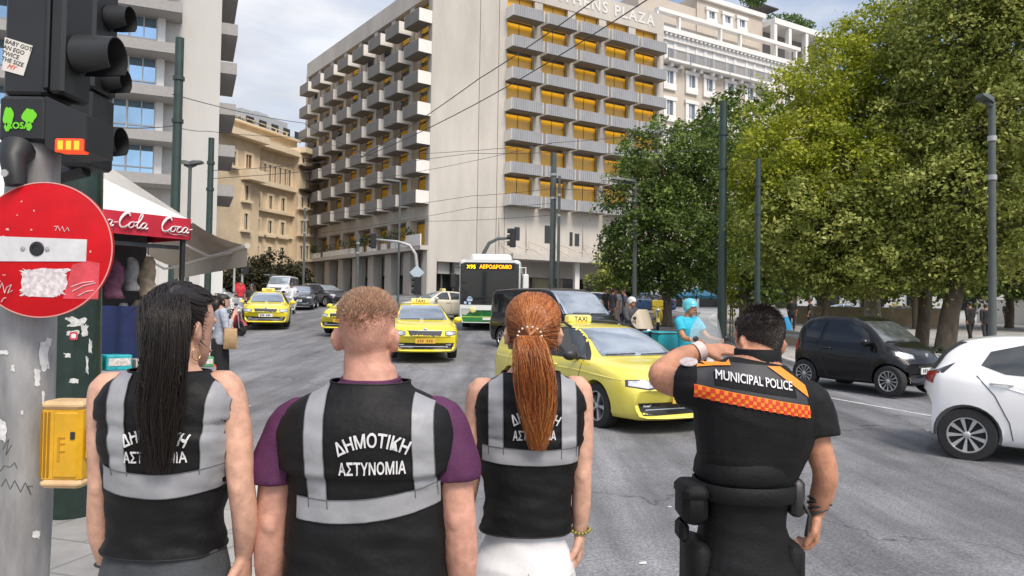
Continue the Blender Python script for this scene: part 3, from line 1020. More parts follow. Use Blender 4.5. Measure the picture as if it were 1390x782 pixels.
for px, y, rx, rz in ((1052, 8, 1.6, 1.6), (1056, 2, 1.2, 2.2), (1100, 36, 3.2, .7), (1115, 42, 2.5, .7), (1128, 46, 2.0, .6), (1063, 12, 1.6, .9)):
    u = FW.upx(px); leaf_cloud(rp, FW(u, -5, wz(px, y, -5)), (rx, 1.2, rz), 260, .28, r3)
rp.build('roof_garden', pm('roof_green', (0.07, 0.13, 0.02), .7, var=.4, scale=2), grand, world=True, fix=False)
pg = MB(); u = FW.upx(1072)
FW.box(pg, FW.upx(1050), u + 3.2, -4.3, -4.2, wz(1070, 34), wz(1070, 25)); 
pg.build('glass_balustrade', pm('pale_glass', (0.45, 0.55, 0.6), .1), grand, world=True)
pa = MB(); FW.box(pa, u - .9, u + 3.4, -8, -5, wz(1070, 16, -5) - .2, wz(1070, 16, -5)); FW.box(pa, u - .9, u - .7, -5.3, -5.1, wz(1070, 34), wz(1070, 16)); pa.build('roof_pergola', FRAMED, grand, world=True)
# ================================================================== VEHICLES
TYRE = pm('tyre_rubber', (0.022, 0.022, 0.023), 0.85, var=0.2, scale=20)
RIM = pm('alloy', (0.62, 0.62, 0.63), 0.35, metal=0.75)
RIMD = pm('rim_recess', (0.03, 0.03, 0.03), 0.6)
BLACKP = pm('black_plastic', (0.025, 0.025, 0.027), 0.45)
SEAM = pm('panel_gap', (0.012, 0.012, 0.012), 0.8)
CHROME = pm('chrome', (0.75, 0.76, 0.78), 0.15, metal=1.0)
WSG = pm('windscreen_glass', (0.40, 0.45, 0.50), 0.06, metal=0.55, spec=0.8, var=.25, scale=.9)
SIDEG = pm('side_glass', (0.035, 0.04, 0.045), 0.05, spec=0.8)
TINT = pm('tinted_glass', (0.012, 0.013, 0.015), 0.04, spec=0.7)
LAMPG = pm('headlamp', (0.62, 0.64, 0.66), 0.12, metal=0.5, var=0.35, scale=14)
LAMPD = pm('lamp_bezel', (0.06, 0.06, 0.065), 0.2)
TAIL = pm('tail_lamp', (0.35, 0.012, 0.012), 0.15)
ORANGEL = pm('indicator', (0.75, 0.30, 0.03), 0.2)
PLATEW = pm('number_plate_white', (0.72, 0.72, 0.70), 0.5)
PLATEY = pm('number_plate_yellow', (0.70, 0.42, 0.05), 0.5)
INTER = pm('car_interior', (0.02, 0.02, 0.02), 0.9)

def paint(name, col, var=0.0, coat=1.0, rough=0.35):
    return pm(name, col, rough, coat=coat, var=0.05, scale=2.2, roughvar=.08)
YEL = paint('taxi_yellow', (0.80, 0.66, 0.02))
YELD = paint('taxi_pale_yellow', (0.80, 0.69, 0.10))

def wheel_meshes(r, w, style, n=28):
    """tyre and rim, axis along y, outer side +y"""
    t = MB()
    ri = r * 0.66
    t.lathe([(ri, -w / 2), (r * .93, -w / 2), (r * .985, -w * .42), (r, -w * .25), (r, w * .25), (r * .985, w * .42), (r * .93, w / 2), (ri * 1.03, w / 2 + .004), (ri, w * .42), (ri * .98, 0)], 'Y', n, ring=True)
    k = MB()
    k.cm = 1
    k.lathe([(.01, w * .12), (ri * .98, w * .12), (ri * .98, w * .16), (.01, w * .16)], 'Y', n)
    k.cm = 0
    k.lathe([(ri * .93, w * .3), (ri * 1.0, w * .3), (ri * 1.0, w * .47), (ri * .94, w * .47), (ri * .91, w * .4)], 'Y', n, ring=True)
    ns = {'five': 5, 'seven': 7, 'multi': 12, 'cover': 9}[style]
    for i in range(ns):
        a = 2 * math.pi * i / ns
        hw = {'five': .22, 'seven': .15, 'multi': .075, 'cover': .17}[style]
        def pt(rad, off, y): return (rad * math.cos(a + off), y, -rad * math.sin(a + off))
        r0, r1 = ri * .14, ri * .95
        w0, w1 = hw * 1.5, hw * .72
        vs = []
        for y in (w * .2, w * .43):
            vs += [pt(r0, -w0, y - .01), pt(r0, w0, y - .01), pt(r1, w1, y), pt(r1, -w1, y)]
        k.add(vs, [(0, 1, 2, 3), (7, 6, 5, 4), (0, 4, 5, 1), (1, 5, 6, 2), (2, 6, 7, 3), (3, 7, 4, 0)])
    k.lathe([(.005, w * .2), (ri * .2, w * .2), (ri * .2, w * .42), (ri * .14, w * .46), (.005, w * .46)], 'Y', 14)
    to = mesh_only(t, 'tyre', [TYRE]); ko = mesh_only(k, 'rim', [RIM, RIMD])
    for me in (to, ko):
        me.polygons.foreach_set('use_smooth', [True] * len(me.polygons)); me.set_sharp_from_angle(angle=R(35))
    return to, ko

def car_mesh(S):
    """closed unibody, x forward, y left; all profile tables go from the rear (low x) to the nose"""
    x0, x1 = S['x0'], S['x1']
    n = S.get('n', 72)
    # denser stations near the ends
    stations = [x0 + (x1 - x0) * (0.5 - 0.5 * math.cos(math.pi * i / (n - 1))) * 0.35 + (x1 - x0) * 0.65 * i / (n - 1) for i in range(n)]
    tp, bl, hf, rf, un = S['top'], S['belt'], S['half'], S['roofw'], S['under']
    T = lambda t, x: ip([a for a, b in t], [b for a, b in t], x)
    rings = []
    Wm = max(b for a, b in hf)
    for x in stations:
        zt, zb, w, rw, zu = T(tp, x), T(bl, x), T(hf, x), T(rf, x), T(un, x)
        zb = min(zb, zt - 0.02)
        mid = zu + (zb - zu) * .5
        half = [(0, zu), (w * .45, zu), (w * .80, zu + .005), (w * .93, zu + .03), (w * .975, zu + .10), (w * .985, zu + (mid - zu) * .65), (w * 1.0, mid), (w * .998, mid + (zb - mid) * .45), (w * .985, mid + (zb - mid) * .75), (w * .968, zb - .025), (w * .945, zb)]
        hgt = zt - zb
        rw = min(rw, w * .93)
        crown = min(.055, hgt * .3)
        for s in (.12, .3, .5, .7, .86):
            e = s
            yy = w * .945 + (rw - w * .945) * (e ** 1.25)
            half.append((yy, zb + (hgt - crown) * s))
        half += [(rw * .985, zt - crown * .85), (rw * .95, zt - crown * .55), (rw * .84, zt - crown * .3), (rw * .6, zt - crown * .12), (rw * .3, zt - crown * .02), (0, zt)]
        ring = []
        for y, z in half: ring.append((x, y, z))
        for y, z in half[-2:0:-1]: ring.append((x, -y, z))
        # bow the ends
        fr, rr = S.get('bowf', .22), S.get('bowr', .14)
        out = []
        for (xx, y, z) in ring:
            u = abs(y) / Wm
            f = max(0.0, min(1.0, (xx - (x1 - .9)) / .9)); g = max(0.0, min(1.0, ((x0 + .7) - xx) / .7))
            out.append((xx - fr * f * u ** 2.4 + rr * g * u ** 2.4, y, z))
        rings.append(out)
    m_ = MB(); m_.loft(rings, True)
    return m_

def make_car(kind, S, loc, rz, label, cat, group, mats):
    t = thing(kind, loc, label, cat, group, rz)
    PAINT = mats['paint']
    m_ = car_mesh(S)
    o = m_.build('body', [PAINT, SEAM], None, smooth=True, angle=50)
    rw, wx0, wx1, tr = S['wr'], S['wx0'], S['wx1'], S['track']
    # wheel arches cut out of the body
    cut = MB()
    cut.cm = 0
    for wx in (wx0, wx1):
        for s in (1, -1):
            n = 26; ra = rw * 1.13
            a, b = s * (tr - .24), s * (tr + .4)
            poly = [(wx + ra * math.cos(2 * math.pi * k / n), rw * 1.02 + ra * math.sin(2 * math.pi * k / n)) for k in range(n)]
            cut.prism(poly, lambda p, q, d: (p, d, q), a, b)
    co = cut.build('cut', [SEAM], None)
    md = o.modifiers.new('b', 'BOOLEAN'); md.object = co; md.operation = 'DIFFERENCE'; md.solver = 'EXACT'; md.material_mode = 'TRANSFER'
    body = evaluated(o, 'body', t, [PAINT, SEAM])
    body.data.set_sharp_from_angle(angle=R(50))
    bpy.data.objects.remove(co)
    bv = bvh_of(body)
    F = lambda a, b: (8.0, a, b)
    B = lambda a, b: (-8.0, a, b)
    Lf = lambda a, b: (a, 4.0, b)
    Rt = lambda a, b: (a, -4.0, b)
    def front(name, polys, mat, off=.005, edge=.07, sym=True, inner=None):
        g = MB()
        for p in polys:
            decal(g, bv, p, F, (-1, 0, 0), off, edge)
            if sym: decal(g, bv, [(-a, b) for a, b in p], F, (-1, 0, 0), off, edge)
        return g.build(name, mat, t, smooth=True, fix=False)
    def each_front(name, p, mat, off=.005, edge=.07):
        out = []
        for s in (1, -1):
            g = MB(); decal(g, bv, [(s * a, b) for a, b in p], F, (-1, 0, 0), off, edge); out.append(g.build(name, mat, t, smooth=True, fix=False))
        return out
    def each_back(name, p, mat, off=.005, edge=.07):
        for s in (1, -1):
            g = MB(); decal(g, bv, [(s * a, b) for a, b in p], B, (1, 0, 0), off, edge); g.build(name, mat, t, smooth=True, fix=False)
    def side(name, p, mat, off=.005, edge=.08):
        out = []
        for s, fn in ((1, Lf), (-1, Rt)):
            g = MB(); decal(g, bv, p, fn, (0, -s, 0), off, edge); out.append(g.build(name, mat, t, smooth=True, fix=False))
        return out
    def seam(lines, r=.006, mat=SEAM, name='panel_gap'):
        g = MB()
        for ln in lines:
            for s, fn in ((1, Lf), (-1, Rt)):
                pts = []
                for (a0, b0), (a1, b1) in zip(ln[:-1], ln[1:]):
                    for k in range(6):
                        q = shoot(bv, fn(a0 + (a1 - a0) * k / 6, b0 + (b1 - b0) * k / 6), Vector((0, -s, 0)), .0)
                        if q is not None: pts.append(q)
                if len(pts) > 2: g.tube(pts, r, 4)
        if g.v: g.build(name, mat, t)
    # glass
    if 'screen' in S: front('windscreen', [S['screen']], mats.get('screen', WSG), sym=False, off=.006)
    for p in S.get('sideglass', []): side('side_window', p, mats.get('side', SIDEG), off=.005)
    if 'pillar' in S:
        for p in S['pillar']: side('window_surround', p, BLACKP, off=.0025)
    if 'rearglass' in S:
        g = MB(); decal(g, bv, S['rearglass'], B, (1, 0, 0), .006, .08); g.build('rear_window', mats.get('side', SIDEG), t, smooth=True, fix=False)
    # lamps
    for p in S.get('lamps', []):
        for q in each_front('headlight', p, LAMPD, .004, .04):
            pass
        cx = sum(a for a, b in p) / len(p); cz = sum(b for a, b in p) / len(p)
        each_front('headlight_lens', [(cx + (a - cx) * .86, cz + (b - cz) * .74) for a, b in p], LAMPG, .009, .04)
    for p in S.get('sidelamps', []):
        side('headlight', p, LAMPG, .006, .04)
    for p in S.get('tails', []): each_back('tail_light', p, TAIL, .006, .05)
    for p in S.get('sidetails', []): side('tail_light', p, TAIL, .006, .05)
    for p in S.get('grille', []): front('grille', [p], BLACKP, .005, .07, sym=False)
    for p in S.get('trim', []): front('chrome_trim', [p], CHROME, .011, .06, sym=False)
    for p in S.get('fog', []): each_front('fog_light', p, LAMPG, .010, .05)
    if 'slats' in S:
        a0, a1, b0, b1, ns = S['slats']
        g = MB()
        for k in range(ns):
            a = a0 + (a1 - a0) * (k + .3) / ns; b = a0 + (a1 - a0) * (k + .7) / ns
            decal(g, bv, [(a, b0), (b, b0), (b, b1), (a, b1)], F, (-1, 0, 0), .008, .1)
        g.build('grille_slats', pm('slat_grey', (.06, .06, .065), .35), t, fix=False)
    if 'plate' in S:
        z = S['plate']
        q = shoot(bv, F(0, z), Vector((-1, 0, 0)), 0.02)
        xx = max((shoot(bv, F(a, z + c), Vector((-1, 0, 0)), 0.0) or q).x for a in (-.25, 0, .25) for c in (-.05, .05))
        g = MB(); g.box(xx + .004, xx + .018, -.26, .26, z - .06, z + .06); pl_ = g.build('number_plate', mats.get('plate', PLATEY), t)
        g = MB(); r4 = random.Random(int(abs(loc[0] * 100)))
        for k in range(7):
            g.box(xx + .018, xx + .0195, -.2 + k * .057, -.2 + k * .057 + .036, z - .035, z + .035) if k != 3 else None
        g.build('plate_marks', BLACKP if mats.get('plate', PLATEY) is PLATEW else pm('plate_brown', (.3, .13, .02), .6), pl_)
    if 'emblem' in S:
        z = S['emblem']; q = shoot(bv, F(0, z), Vector((-1, 0, 0)), 0.006)
        if q is not None:
            g = MB(); g.lathe([(.005, -.01), (.045, -.01), (.045, .008), (.03, .014), (.005, .014)], 'X', 16, (q.x, 0, q.z)); g.build('emblem', CHROME, t, smooth=True, angle=30)
    for ln_ in S.get('seams', []): seam([ln_])
    seam(S.get('creases', []), .009, PAINT, 'crease')
    for (a, b) in S.get('handles', []):
        for s, fn in ((1, Lf), (-1, Rt)):
            q = shoot(bv, fn(a, b), Vector((0, -s, 0)), .0)
            if q is not None:
                g = MB(); g.tube([(a - .11, q.y, b), (a - .07, q.y + s * .03, b + .004), (a + .07, q.y + s * .03, b + .004), (a + .11, q.y, b)], .016, 6); g.build('door_handle', mats.get('handle', PAINT), t, smooth=True)
    for (a, b) in S.get('mirrors', []):
        for s, fn in ((1, Lf), (-1, Rt)):
            q = shoot(bv, fn(a, b - .05), Vector((0, -s, 0)), .0)
            if q is None: continue
            g = MB(); y = q.y + s * .15
            g.ell((a, y, b), (.085, .125, .085), 14, 8); g.tube([(a, q.y - s * .02, b - .06), (a, y, b - .03)], .03, 6)
            mo = g.build('mirror', mats.get('mirror', PAINT), t, smooth=True)
    # underside shadow tray and interior floor
    # wheels
    to, ko = wheel_meshes(rw, S.get('tw', .21), mats.get('rim', 'five'))
    for wx in (wx0, wx1):
        for s in (1, -1):
            wo_ = bpy.data.objects.new('wheel', to); COL.objects.link(wo_); wo_.parent = t
            wo_.location = (wx, s * (tr - S.get('tw', .21) / 2), rw)
            wo_.rotation_euler = (0, rng.uniform(0, 1), 0 if s > 0 else math.pi)
            k_ = bpy.data.objects.new('rim', ko); COL.objects.link(k_); k_.parent = wo_
    if 'sign' in S:
        xx, zz, w_ = S['sign']
        g = MB(); g.bbox(xx - .09, xx + .09, -w_ / 2, w_ / 2, zz - .01, zz + .13, .03); so_ = g.build('roof_sign', pm('sign_yellow', (.85, .72, .25), .4), t)
        g = MB(); flat_text(g, 'TAXI', .12, lambda a, b: (xx + .0915, -a * -1.0, zz + .02 + b), bold=.02); g.build('roof_sign_text', BLACKP, so_, fix=False)
    if 'rails' in S:
        xa, xb, yy = S['rails']
        for s in (1, -1):
            pts = []
            for k in range(9):
                x = xa + (xb - xa) * k / 8
                q = shoot(bv, (x, s * yy, 4), Vector((0, 0, -1)), 0)
                pts.append((x, s * yy, q.z + (.045 if 0 < k < 8 else 0)))
            g = MB(); g.tube(pts, .02, 6); g.build('roof_rail', BLACKP, t, smooth=True)
    if 'wiper' in S:
        (a0, b0), (a1, b1) = S['wiper']
        for (p, q) in (((a0, b0), (a1, b1)), ((a0 - .62, b0), (a1 - .62, b1))):
            pts = [shoot(bv, F(p[0] + (q[0] - p[0]) * k / 6, p[1] + (q[1] - p[1]) * k / 6), Vector((-1, 0, 0)), .02) for k in range(7)]
            pts = [x for x in pts if x is not None]
            if len(pts) > 1: g = MB(); g.tube(pts, .009, 4); g.build('wiper', BLACKP, t)
    return t, bv, S

# ---- family taxi (hatchback saloon / estate)
def taxi_spec(estate=False, old=False):
    top = [(-2.33, .70), (-2.27, .98), (-2.1, 1.06), (-1.75, 1.13), (-1.2, 1.33), (-.6, 1.44), (-.1, 1.465), (.35, 1.42), (.75, 1.26), (1.2, 1.02), (1.35, .985), (1.8, .92), (2.12, .83), (2.24, .70), (2.32, .62)]
    if estate:
        top = [(-2.33, .72), (-2.27, 1.0), (-2.15, 1.22), (-1.95, 1.38), (-1.5, 1.44), (-.6, 1.475), (-.1, 1.47), (.35, 1.42), (.75, 1.26), (1.2, 1.02), (1.35, .985), (1.8, .92), (2.12, .83), (2.24, .70), (2.32, .62)]
    S = dict(x0=-2.33, x1=2.33, top=top,
             belt=[(-2.33, .66), (-2.0, .98), (-1.0, .975), (.5, .95), (1.2, .93), (1.6, .86), (2.0, .78), (2.2, .66), (2.32, .60)],
             half=[(-2.33, .76), (-2.1, .86), (-1.4, .90), (0, .905), (1.2, .905), (1.8, .89), (2.1, .85), (2.33, .78)],
             roofw=[(-2.33, .70), (-1.6, .64), (-.5, .60), (.4, .58), (.8, .66), (1.3, .74), (2.0, .72), (2.33, .66)],
             under=[(-2.33, .32), (-2.1, .22), (-1.0, .19), (1.5, .19), (2.2, .20), (2.33, .24)],
             wr=.325, wx0=-1.34, wx1=1.35, track=.885, bowf=.26,
             screen=[(-.66, 1.015), (.66, 1.015), (.60, 1.2), (.535, 1.385), (.3, 1.405), (-.3, 1.405), (-.535, 1.385), (-.60, 1.2)],
             sideglass=[[(.98, .985), (.72, 1.2), (.42, 1.36), (.12, 1.385), (.02, 1.385), (.05, .985)], [(-.04, .985), (-.06, 1.385), (-.5, 1.375), (-.92, 1.32), (-1.0, 1.0)]] +
                       ([[(-1.1, 1.01), (-1.02, 1.32), (-1.6, 1.33), (-1.85, 1.26), (-1.75, 1.06)]] if estate else [[(-1.08, 1.01), (-1.0, 1.30), (-1.25, 1.2), (-1.5, 1.08)]]),
             pillar=[[(1.12, .955), (.72, 1.25), (.42, 1.395), (0, 1.415), (-.5, 1.405), (-1.0, 1.36), (-1.55 if not estate else -1.92, 1.10 if not estate else 1.3), (-1.5, .975)]],
             lamps=[[(.50, .735), (.62, .76), (.80, .745), (.82, .66), (.60, .62), (.50, .64)]] if not old else [[(.5, .73), (.8, .77), (.83, .64), (.52, .61)]],
             grille=[[(-.43, .745), (.43, .745), (.40, .64), (.30, .60), (-.30, .60), (-.40, .64)], [(-.74, .45), (.74, .45), (.68, .28), (-.68, .28)]],
             slats=(-.38, .38, .63, .725, 18),
             trim=[[(-.46, .762), (.46, .762), (.45, .745), (-.45, .745)], [(-.62, .352), (.62, .352), (.62, .340), (-.62, .340)]],
             fog=[[(.52, .425), (.66, .425), (.65, .385), (.54, .385)]],
             plate=.50, emblem=.785,
             seams=[[(.98, .95), (.88, .6), (.86, .25)], [(.0, .965), (-.02, .6), (0, .25)], [(-1.02, .97), (-1.08, .75), (-.95, .5), (-.9, .25)], [(.86, .25), (-.9, .25)]],
             creases=[[(1.9, .74), (.9, .80), (-1.0, .83), (-2.1, .86)]],
             handles=[(.16, .84), (-.86, .86)], mirrors=[(.82, 1.02)], sign=(.02, 1.47, .52),
             rearglass=[(-.55, 1.1), (.55, 1.1), (.5, 1.36), (-.5, 1.36)], tails=[[(.5, .9), (.74, .9), (.74, .72), (.5, .76)]],
             wiper=((.02, 1.02), (.55, 1.03)))
    if estate: S['rails'] = (-1.75, .15, .56); S['sign'] = (-.55, 1.475, .46)
    return S

def heading(a, b):
    return math.atan2(b[1] - a[1], b[0] - a[0])
TG = 'yellow taxis on the street'
ta = at(364, 31.0)
make_car('taxi', taxi_spec(old=True), ta, R(-74), 'yellow taxi coming alone down the open road on the left, plain white plate', 'taxi', TG, dict(paint=YEL, plate=PLATEW, rim='seven'))
tb_ = at(492, 28.5)
make_car('taxi', taxi_spec(old=True), tb_, R(-98), "yellow taxi half hidden behind the fair haired man's left side of the head", 'taxi', TG, dict(paint=YEL, plate=PLATEY, rim='seven'))
tc_ = at(570, 21.0)
make_car('taxi', taxi_spec(), tc_, R(-79), "yellow taxi with slatted grille showing beside the fair haired man's right ear", 'taxi', TG, dict(paint=YEL, plate=PLATEY, rim='five'))
td = Vector((1.22, 10.62, 0))   # front wheel nearest the camera
hd = R(-63)
c_, s_ = math.cos(hd), math.sin(hd)
cen = Vector((td.x - (1.35 * c_ + .885 * s_ * 1.0), td.y - (1.35 * s_ - .885 * c_), 0))
cen = Vector((td.x - 1.35 * c_ - .885 * s_, td.y - 1.35 * s_ + .885 * c_, 0))
cen.z = gz(td.x, td.y) - .02
make_car('taxi', taxi_spec(estate=True), cen, hd, 'pale yellow estate taxi with roof rails passing in front of the red haired woman', 'taxi', TG, dict(paint=YELD, plate=PLATEY, rim='five', mirror=BLACKP))

# ---- tiny black two-seater
SM = dict(x0=-1.35, x1=1.35,
          top=[(-1.35, .85), (-1.30, 1.05), (-1.18, 1.32), (-.95, 1.48), (-.5, 1.54), (0, 1.53), (.3, 1.44), (.72, 1.16), (.92, 1.02), (1.1, .93), (1.25, .80), (1.35, .64)],
          belt=[(-1.35, .80), (-1.0, .98), (-.2, .94), (.6, .88), (1.0, .82), (1.25, .70), (1.35, .60)],
          half=[(-1.35, .68), (-1.1, .76), (-.6, .78), (.3, .775), (.9, .78), (1.2, .74), (1.35, .66)],
          roofw=[(-1.35, .62), (-.8, .56), (0, .55), (.4, .58), (.8, .66), (1.35, .56)],
          under=[(-1.35, .36), (-1.1, .24), (0, .2), (1.1, .2), (1.35, .26)],
          wr=.295, wx0=-.93, wx1=.94, track=.765, tw=.18, bowf=.24, bowr=.2,
          screen=[(-.64, 1.03), (.64, 1.03), (.58, 1.2), (.52, 1.43), (-.52, 1.43), (-.58, 1.2)],
          sideglass=[[(.62, .98), (.46, 1.2), (.22, 1.40), (-.1, 1.43), (-.42, 1.42), (-.5, 1.02)], [(-.58, 1.04), (-.5, 1.42), (-.78, 1.40), (-.92, 1.2), (-.9, 1.08)]],
          lamps=[[(.36, .80), (.52, .86), (.66, .88), (.69, .78), (.55, .70), (.38, .72)]],
          grille=[[(-.34, .66), (.34, .66), (.32, .56), (-.32, .56)], [(-.6, .42), (.6, .42), (.55, .28), (-.55, .28)]],
          plate=.50, emblem=.79,
          seams=[[(.66, .95), (.62, .5), (.55, .24)], [(-.52, 1.0), (-.56, .7), (-.4, .35), (-.3, .24)], [(.55, .24), (-.3, .24)], [(-.56, 1.0), (-.8, .98)]],
          creases=[[(.62, .72), (-.5, .74)]],
          handles=[(-.38, .86)], mirrors=[(.55, 1.02)], sidetails=[[(-1.2, 1.02), (-1.1, 1.0), (-1.12, .78), (-1.24, .80)]],
          rearglass=[(-.5, 1.05), (.5, 1.05), (.46, 1.4), (-.46, 1.4)], wiper=((.05, 1.04), (.5, 1.05)))
fw = Vector((*at(1197, 14.3).xy, 0)); rw_ = Vector((*at(1097, 15.7).xy, 0))
hs = heading(rw_, fw)
c_, s_ = math.cos(hs), math.sin(hs)
mid = (fw + rw_) / 2
cs = Vector((mid.x - .765 * s_, mid.y + .765 * c_, 0)); cs.z = gz(cs.x, cs.y)
BLK = pm('black_paint', (0.006, 0.006, 0.007), 0.22, coat=.25, spec=.35)
make_car('small_car', SM, cs, hs, 'tiny black two seat car with silver spoked wheels parked at the plaza kerb', 'car', None, dict(paint=BLK, plate=PLATEW, rim='multi', side=TINT, screen=pm('dark_screen', (.10, .11, .115), .05, metal=.35, spec=.8, var=.6, scale=5)))

# ---- white hatchback cut by the right edge
YA = dict(x0=-1.82, x1=1.97,
          top=[(-1.82, .80), (-1.79, .98), (-1.72, 1.06), (-1.55, 1.30), (-1.3, 1.44), (-.8, 1.50), (-.1, 1.49), (.3, 1.42), (.8, 1.16), (1.1, 1.02), (1.6, .92), (1.85, .78), (1.97, .62)],
          belt=[(-1.97, .78), (-1.7, 1.04), (-1.2, 1.0), (.3, .93), (1.1, .90), (1.6, .82), (1.97, .58)],
          half=[(-1.97, .72), (-1.7, .84), (-1.25, .875), (-.3, .86), (.8, .86), (1.3, .87), (1.7, .83), (1.97, .70)],
          roofw=[(-1.97, .66), (-1.3, .60), (-.3, .57), (.4, .58), (.9, .68), (1.97, .6)],
          under=[(-1.97, .36), (-1.75, .26), (-.8, .2), (1.5, .19), (1.97, .24)],
          wr=.315, wx0=-1.28, wx1=1.28, track=.85, bowr=.22,
          screen=[(-.66, 1.06), (.66, 1.06), (.6, 1.2), (.53, 1.42), (-.53, 1.42), (-.6, 1.2)],
          sideglass=[[(.86, .99), (.5, 1.27), (.2, 1.40), (-.12, 1.42), (-.12, 1.0)], [(-.2, 1.01), (-.2, 1.42), (-.65, 1.41), (-1.05, 1.30), (-1.14, 1.14), (-.9, 1.05)], [(-1.40, 1.16), (-1.60, 1.06), (-1.74, 1.01), (-1.52, 1.03)]],
          seams=[[(.85, .95), (.8, .6), (.75, .24)], [(-.16, .98), (-.18, .6), (-.1, .24)], [(-1.18, 1.02), (-1.0, .8), (-.86, .5), (-.82, .26)], [(.75, .24), (-.82, .26)]],
          creases=[[(1.5, .7), (.4, .74), (-.4, .76), (-1.0, .93)]],
          handles=[(.02, .86), (-.93, .94)], mirrors=[(.72, 1.02)],
          rearglass=[(-.52, 1.12), (.52, 1.12), (.48, 1.38), (-.48, 1.38)],
          tails=[[(.40, 1.02), (.78, 1.04), (.78, .90), (.4, .92)]], 
          lamps=[[(.45, .78), (.75, .82), (.76, .70), (.45, .68)]], grille=[[(-.6, .5), (.6, .5), (.5, .25), (-.5, .25)]])
rwp = Vector((*at(1312, 8.75).xy, 0))
hy = R(-37)
c_, s_ = math.cos(hy), math.sin(hy)
cy = Vector((rwp.x + 1.28 * c_ - .85 * s_, rwp.y + 1.28 * s_ + .85 * c_, 0)); cy.z = gz(cy.x, cy.y) - .02
WHT = pm('white_paint', (0.86, 0.86, 0.86), 0.3, coat=.8)
yt, ybv, _ = make_car('hatchback_car', YA, cy, hy, 'white hatchback cut off by the right edge, its silver rear wheel nearest', 'car', None, dict(paint=WHT, rim='cover', side=SIDEG))
g = MB(); decal(g, ybv, [(-.62, 1.06), (.62, 1.06), (.58, 1.40), (-.58, 1.40)], lambda a, b: (-8, a, b), (1, 0, 0), .008, .08); g.build('tailgate_panel', BLACKP, yt, smooth=True, fix=False)

# ---- black van
VA = dict(x0=-2.55, x1=2.55, n=80,
          top=[(-2.55, 1.0), (-2.5, 1.5), (-2.42, 1.82), (-2.2, 1.90), (-1.0, 1.93), (.4, 1.92), (.9, 1.82), (1.35, 1.50), (1.75, 1.16), (1.9, 1.10), (2.25, 1.0), (2.45, .82), (2.55, .62)],
          belt=[(-2.55, .96), (-2.3, 1.10), (0, 1.08), (1.5, 1.05), (2.2, .90), (2.55, .6)],
          half=[(-2.55, .86), (-2.3, .94), (0, .95), (1.6, .95), (2.2, .90), (2.55, .8)],
          roofw=[(-2.55, .82), (-2, .80), (.6, .78), (1.2, .80), (1.8, .82), (2.55, .68)],
          under=[(-2.55, .34), (-2.2, .24), (2.2, .22), (2.55, .26)],
          wr=.345, wx0=-1.6, wx1=1.6, track=.92, bowf=.3,
          screen=[(-.84, 1.16), (.84, 1.16), (.79, 1.5), (.74, 1.82), (-.74, 1.82), (-.79, 1.5)],
          sideglass=[[(1.55, 1.14), (1.2, 1.45), (.85, 1.72), (.35, 1.76), (.35, 1.14)], [(.26, 1.14), (.26, 1.76), (-.95, 1.77), (-.95, 1.14)], [(-1.04, 1.14), (-1.04, 1.77), (-2.2, 1.74), (-2.3, 1.18)]],
          seams=[[(1.45, 1.1), (1.2, .6), (1.1, .28)], [(.3, 1.1), (.3, .28)], [(-1.0, 1.1), (-1.0, .3)], [(.3, 1.0), (-2.2, 1.0)]],
          creases=[[(2.0, .82), (-2.3, .86)]],
          lamps=[[(.55, .92), (.84, .98), (.86, .82), (.56, .78)]], grille=[[(-.5, .9), (.5, .9), (.45, .66), (-.45, .66)]],
          handles=[(.45, 1.0)], mirrors=[(1.38, 1.2)], wiper=((.05, 1.17), (.65, 1.18)), rearglass=[(-.7, 1.15), (.7, 1.15), (.68, 1.75), (-.68, 1.75)])
rv = Vector((*at(681, 23.5).xy, 0)); hv = R(-58)
c_, s_ = math.cos(hv), math.sin(hv)
cv = Vector((rv.x + 1.6 * c_ - .92 * s_, rv.y + 1.6 * s_ + .92 * c_, 0)); cv.z = gz(cv.x, cv.y)
make_car('van', VA, cv, hv, 'black passenger van with tinted side windows behind the pale yellow taxi', 'van', None, dict(paint=pm('van_black', (.008, .0085, .010), .22, coat=.35, spec=.35), rim='seven', side=TINT))

# ---- cream saloon crossing by the bus
SA = taxi_spec()
SA = dict(SA); SA['top'] = [(-2.33, .80), (-2.27, .98), (-1.95, 1.05), (-1.5, 1.10), (-.95, 1.34), (-.4, 1.42), (.1, 1.43), (.5, 1.34), (1.0, 1.06), (1.2, 1.0), (1.8, .92), (2.15, .82), (2.33, .64)]
SA['sideglass'] = [[(.9, .99), (.55, 1.24), (.35, 1.34), (.05, 1.36), (.05, .985)], [(-.04, .985), (-.06, 1.36), (-.5, 1.33), (-1.0, 1.18), (-1.15, 1.02)]]
SA['pillar'] = []
SA['screen'] = [(-.62, 1.03), (.62, 1.03), (.54, 1.33), (-.54, 1.33)]
SA['sign'] = (.02, 1.43, .4)
SA.pop('wiper'); SA.pop('rearglass')
sp = at(601, 38.0)
make_car('saloon_car', SA, sp, R(-148), 'cream saloon with a roof sign crossing beside the city bus', 'taxi', TG, dict(paint=paint('cream_paint', (.66, .62, .50)), rim='five', plate=PLATEW))
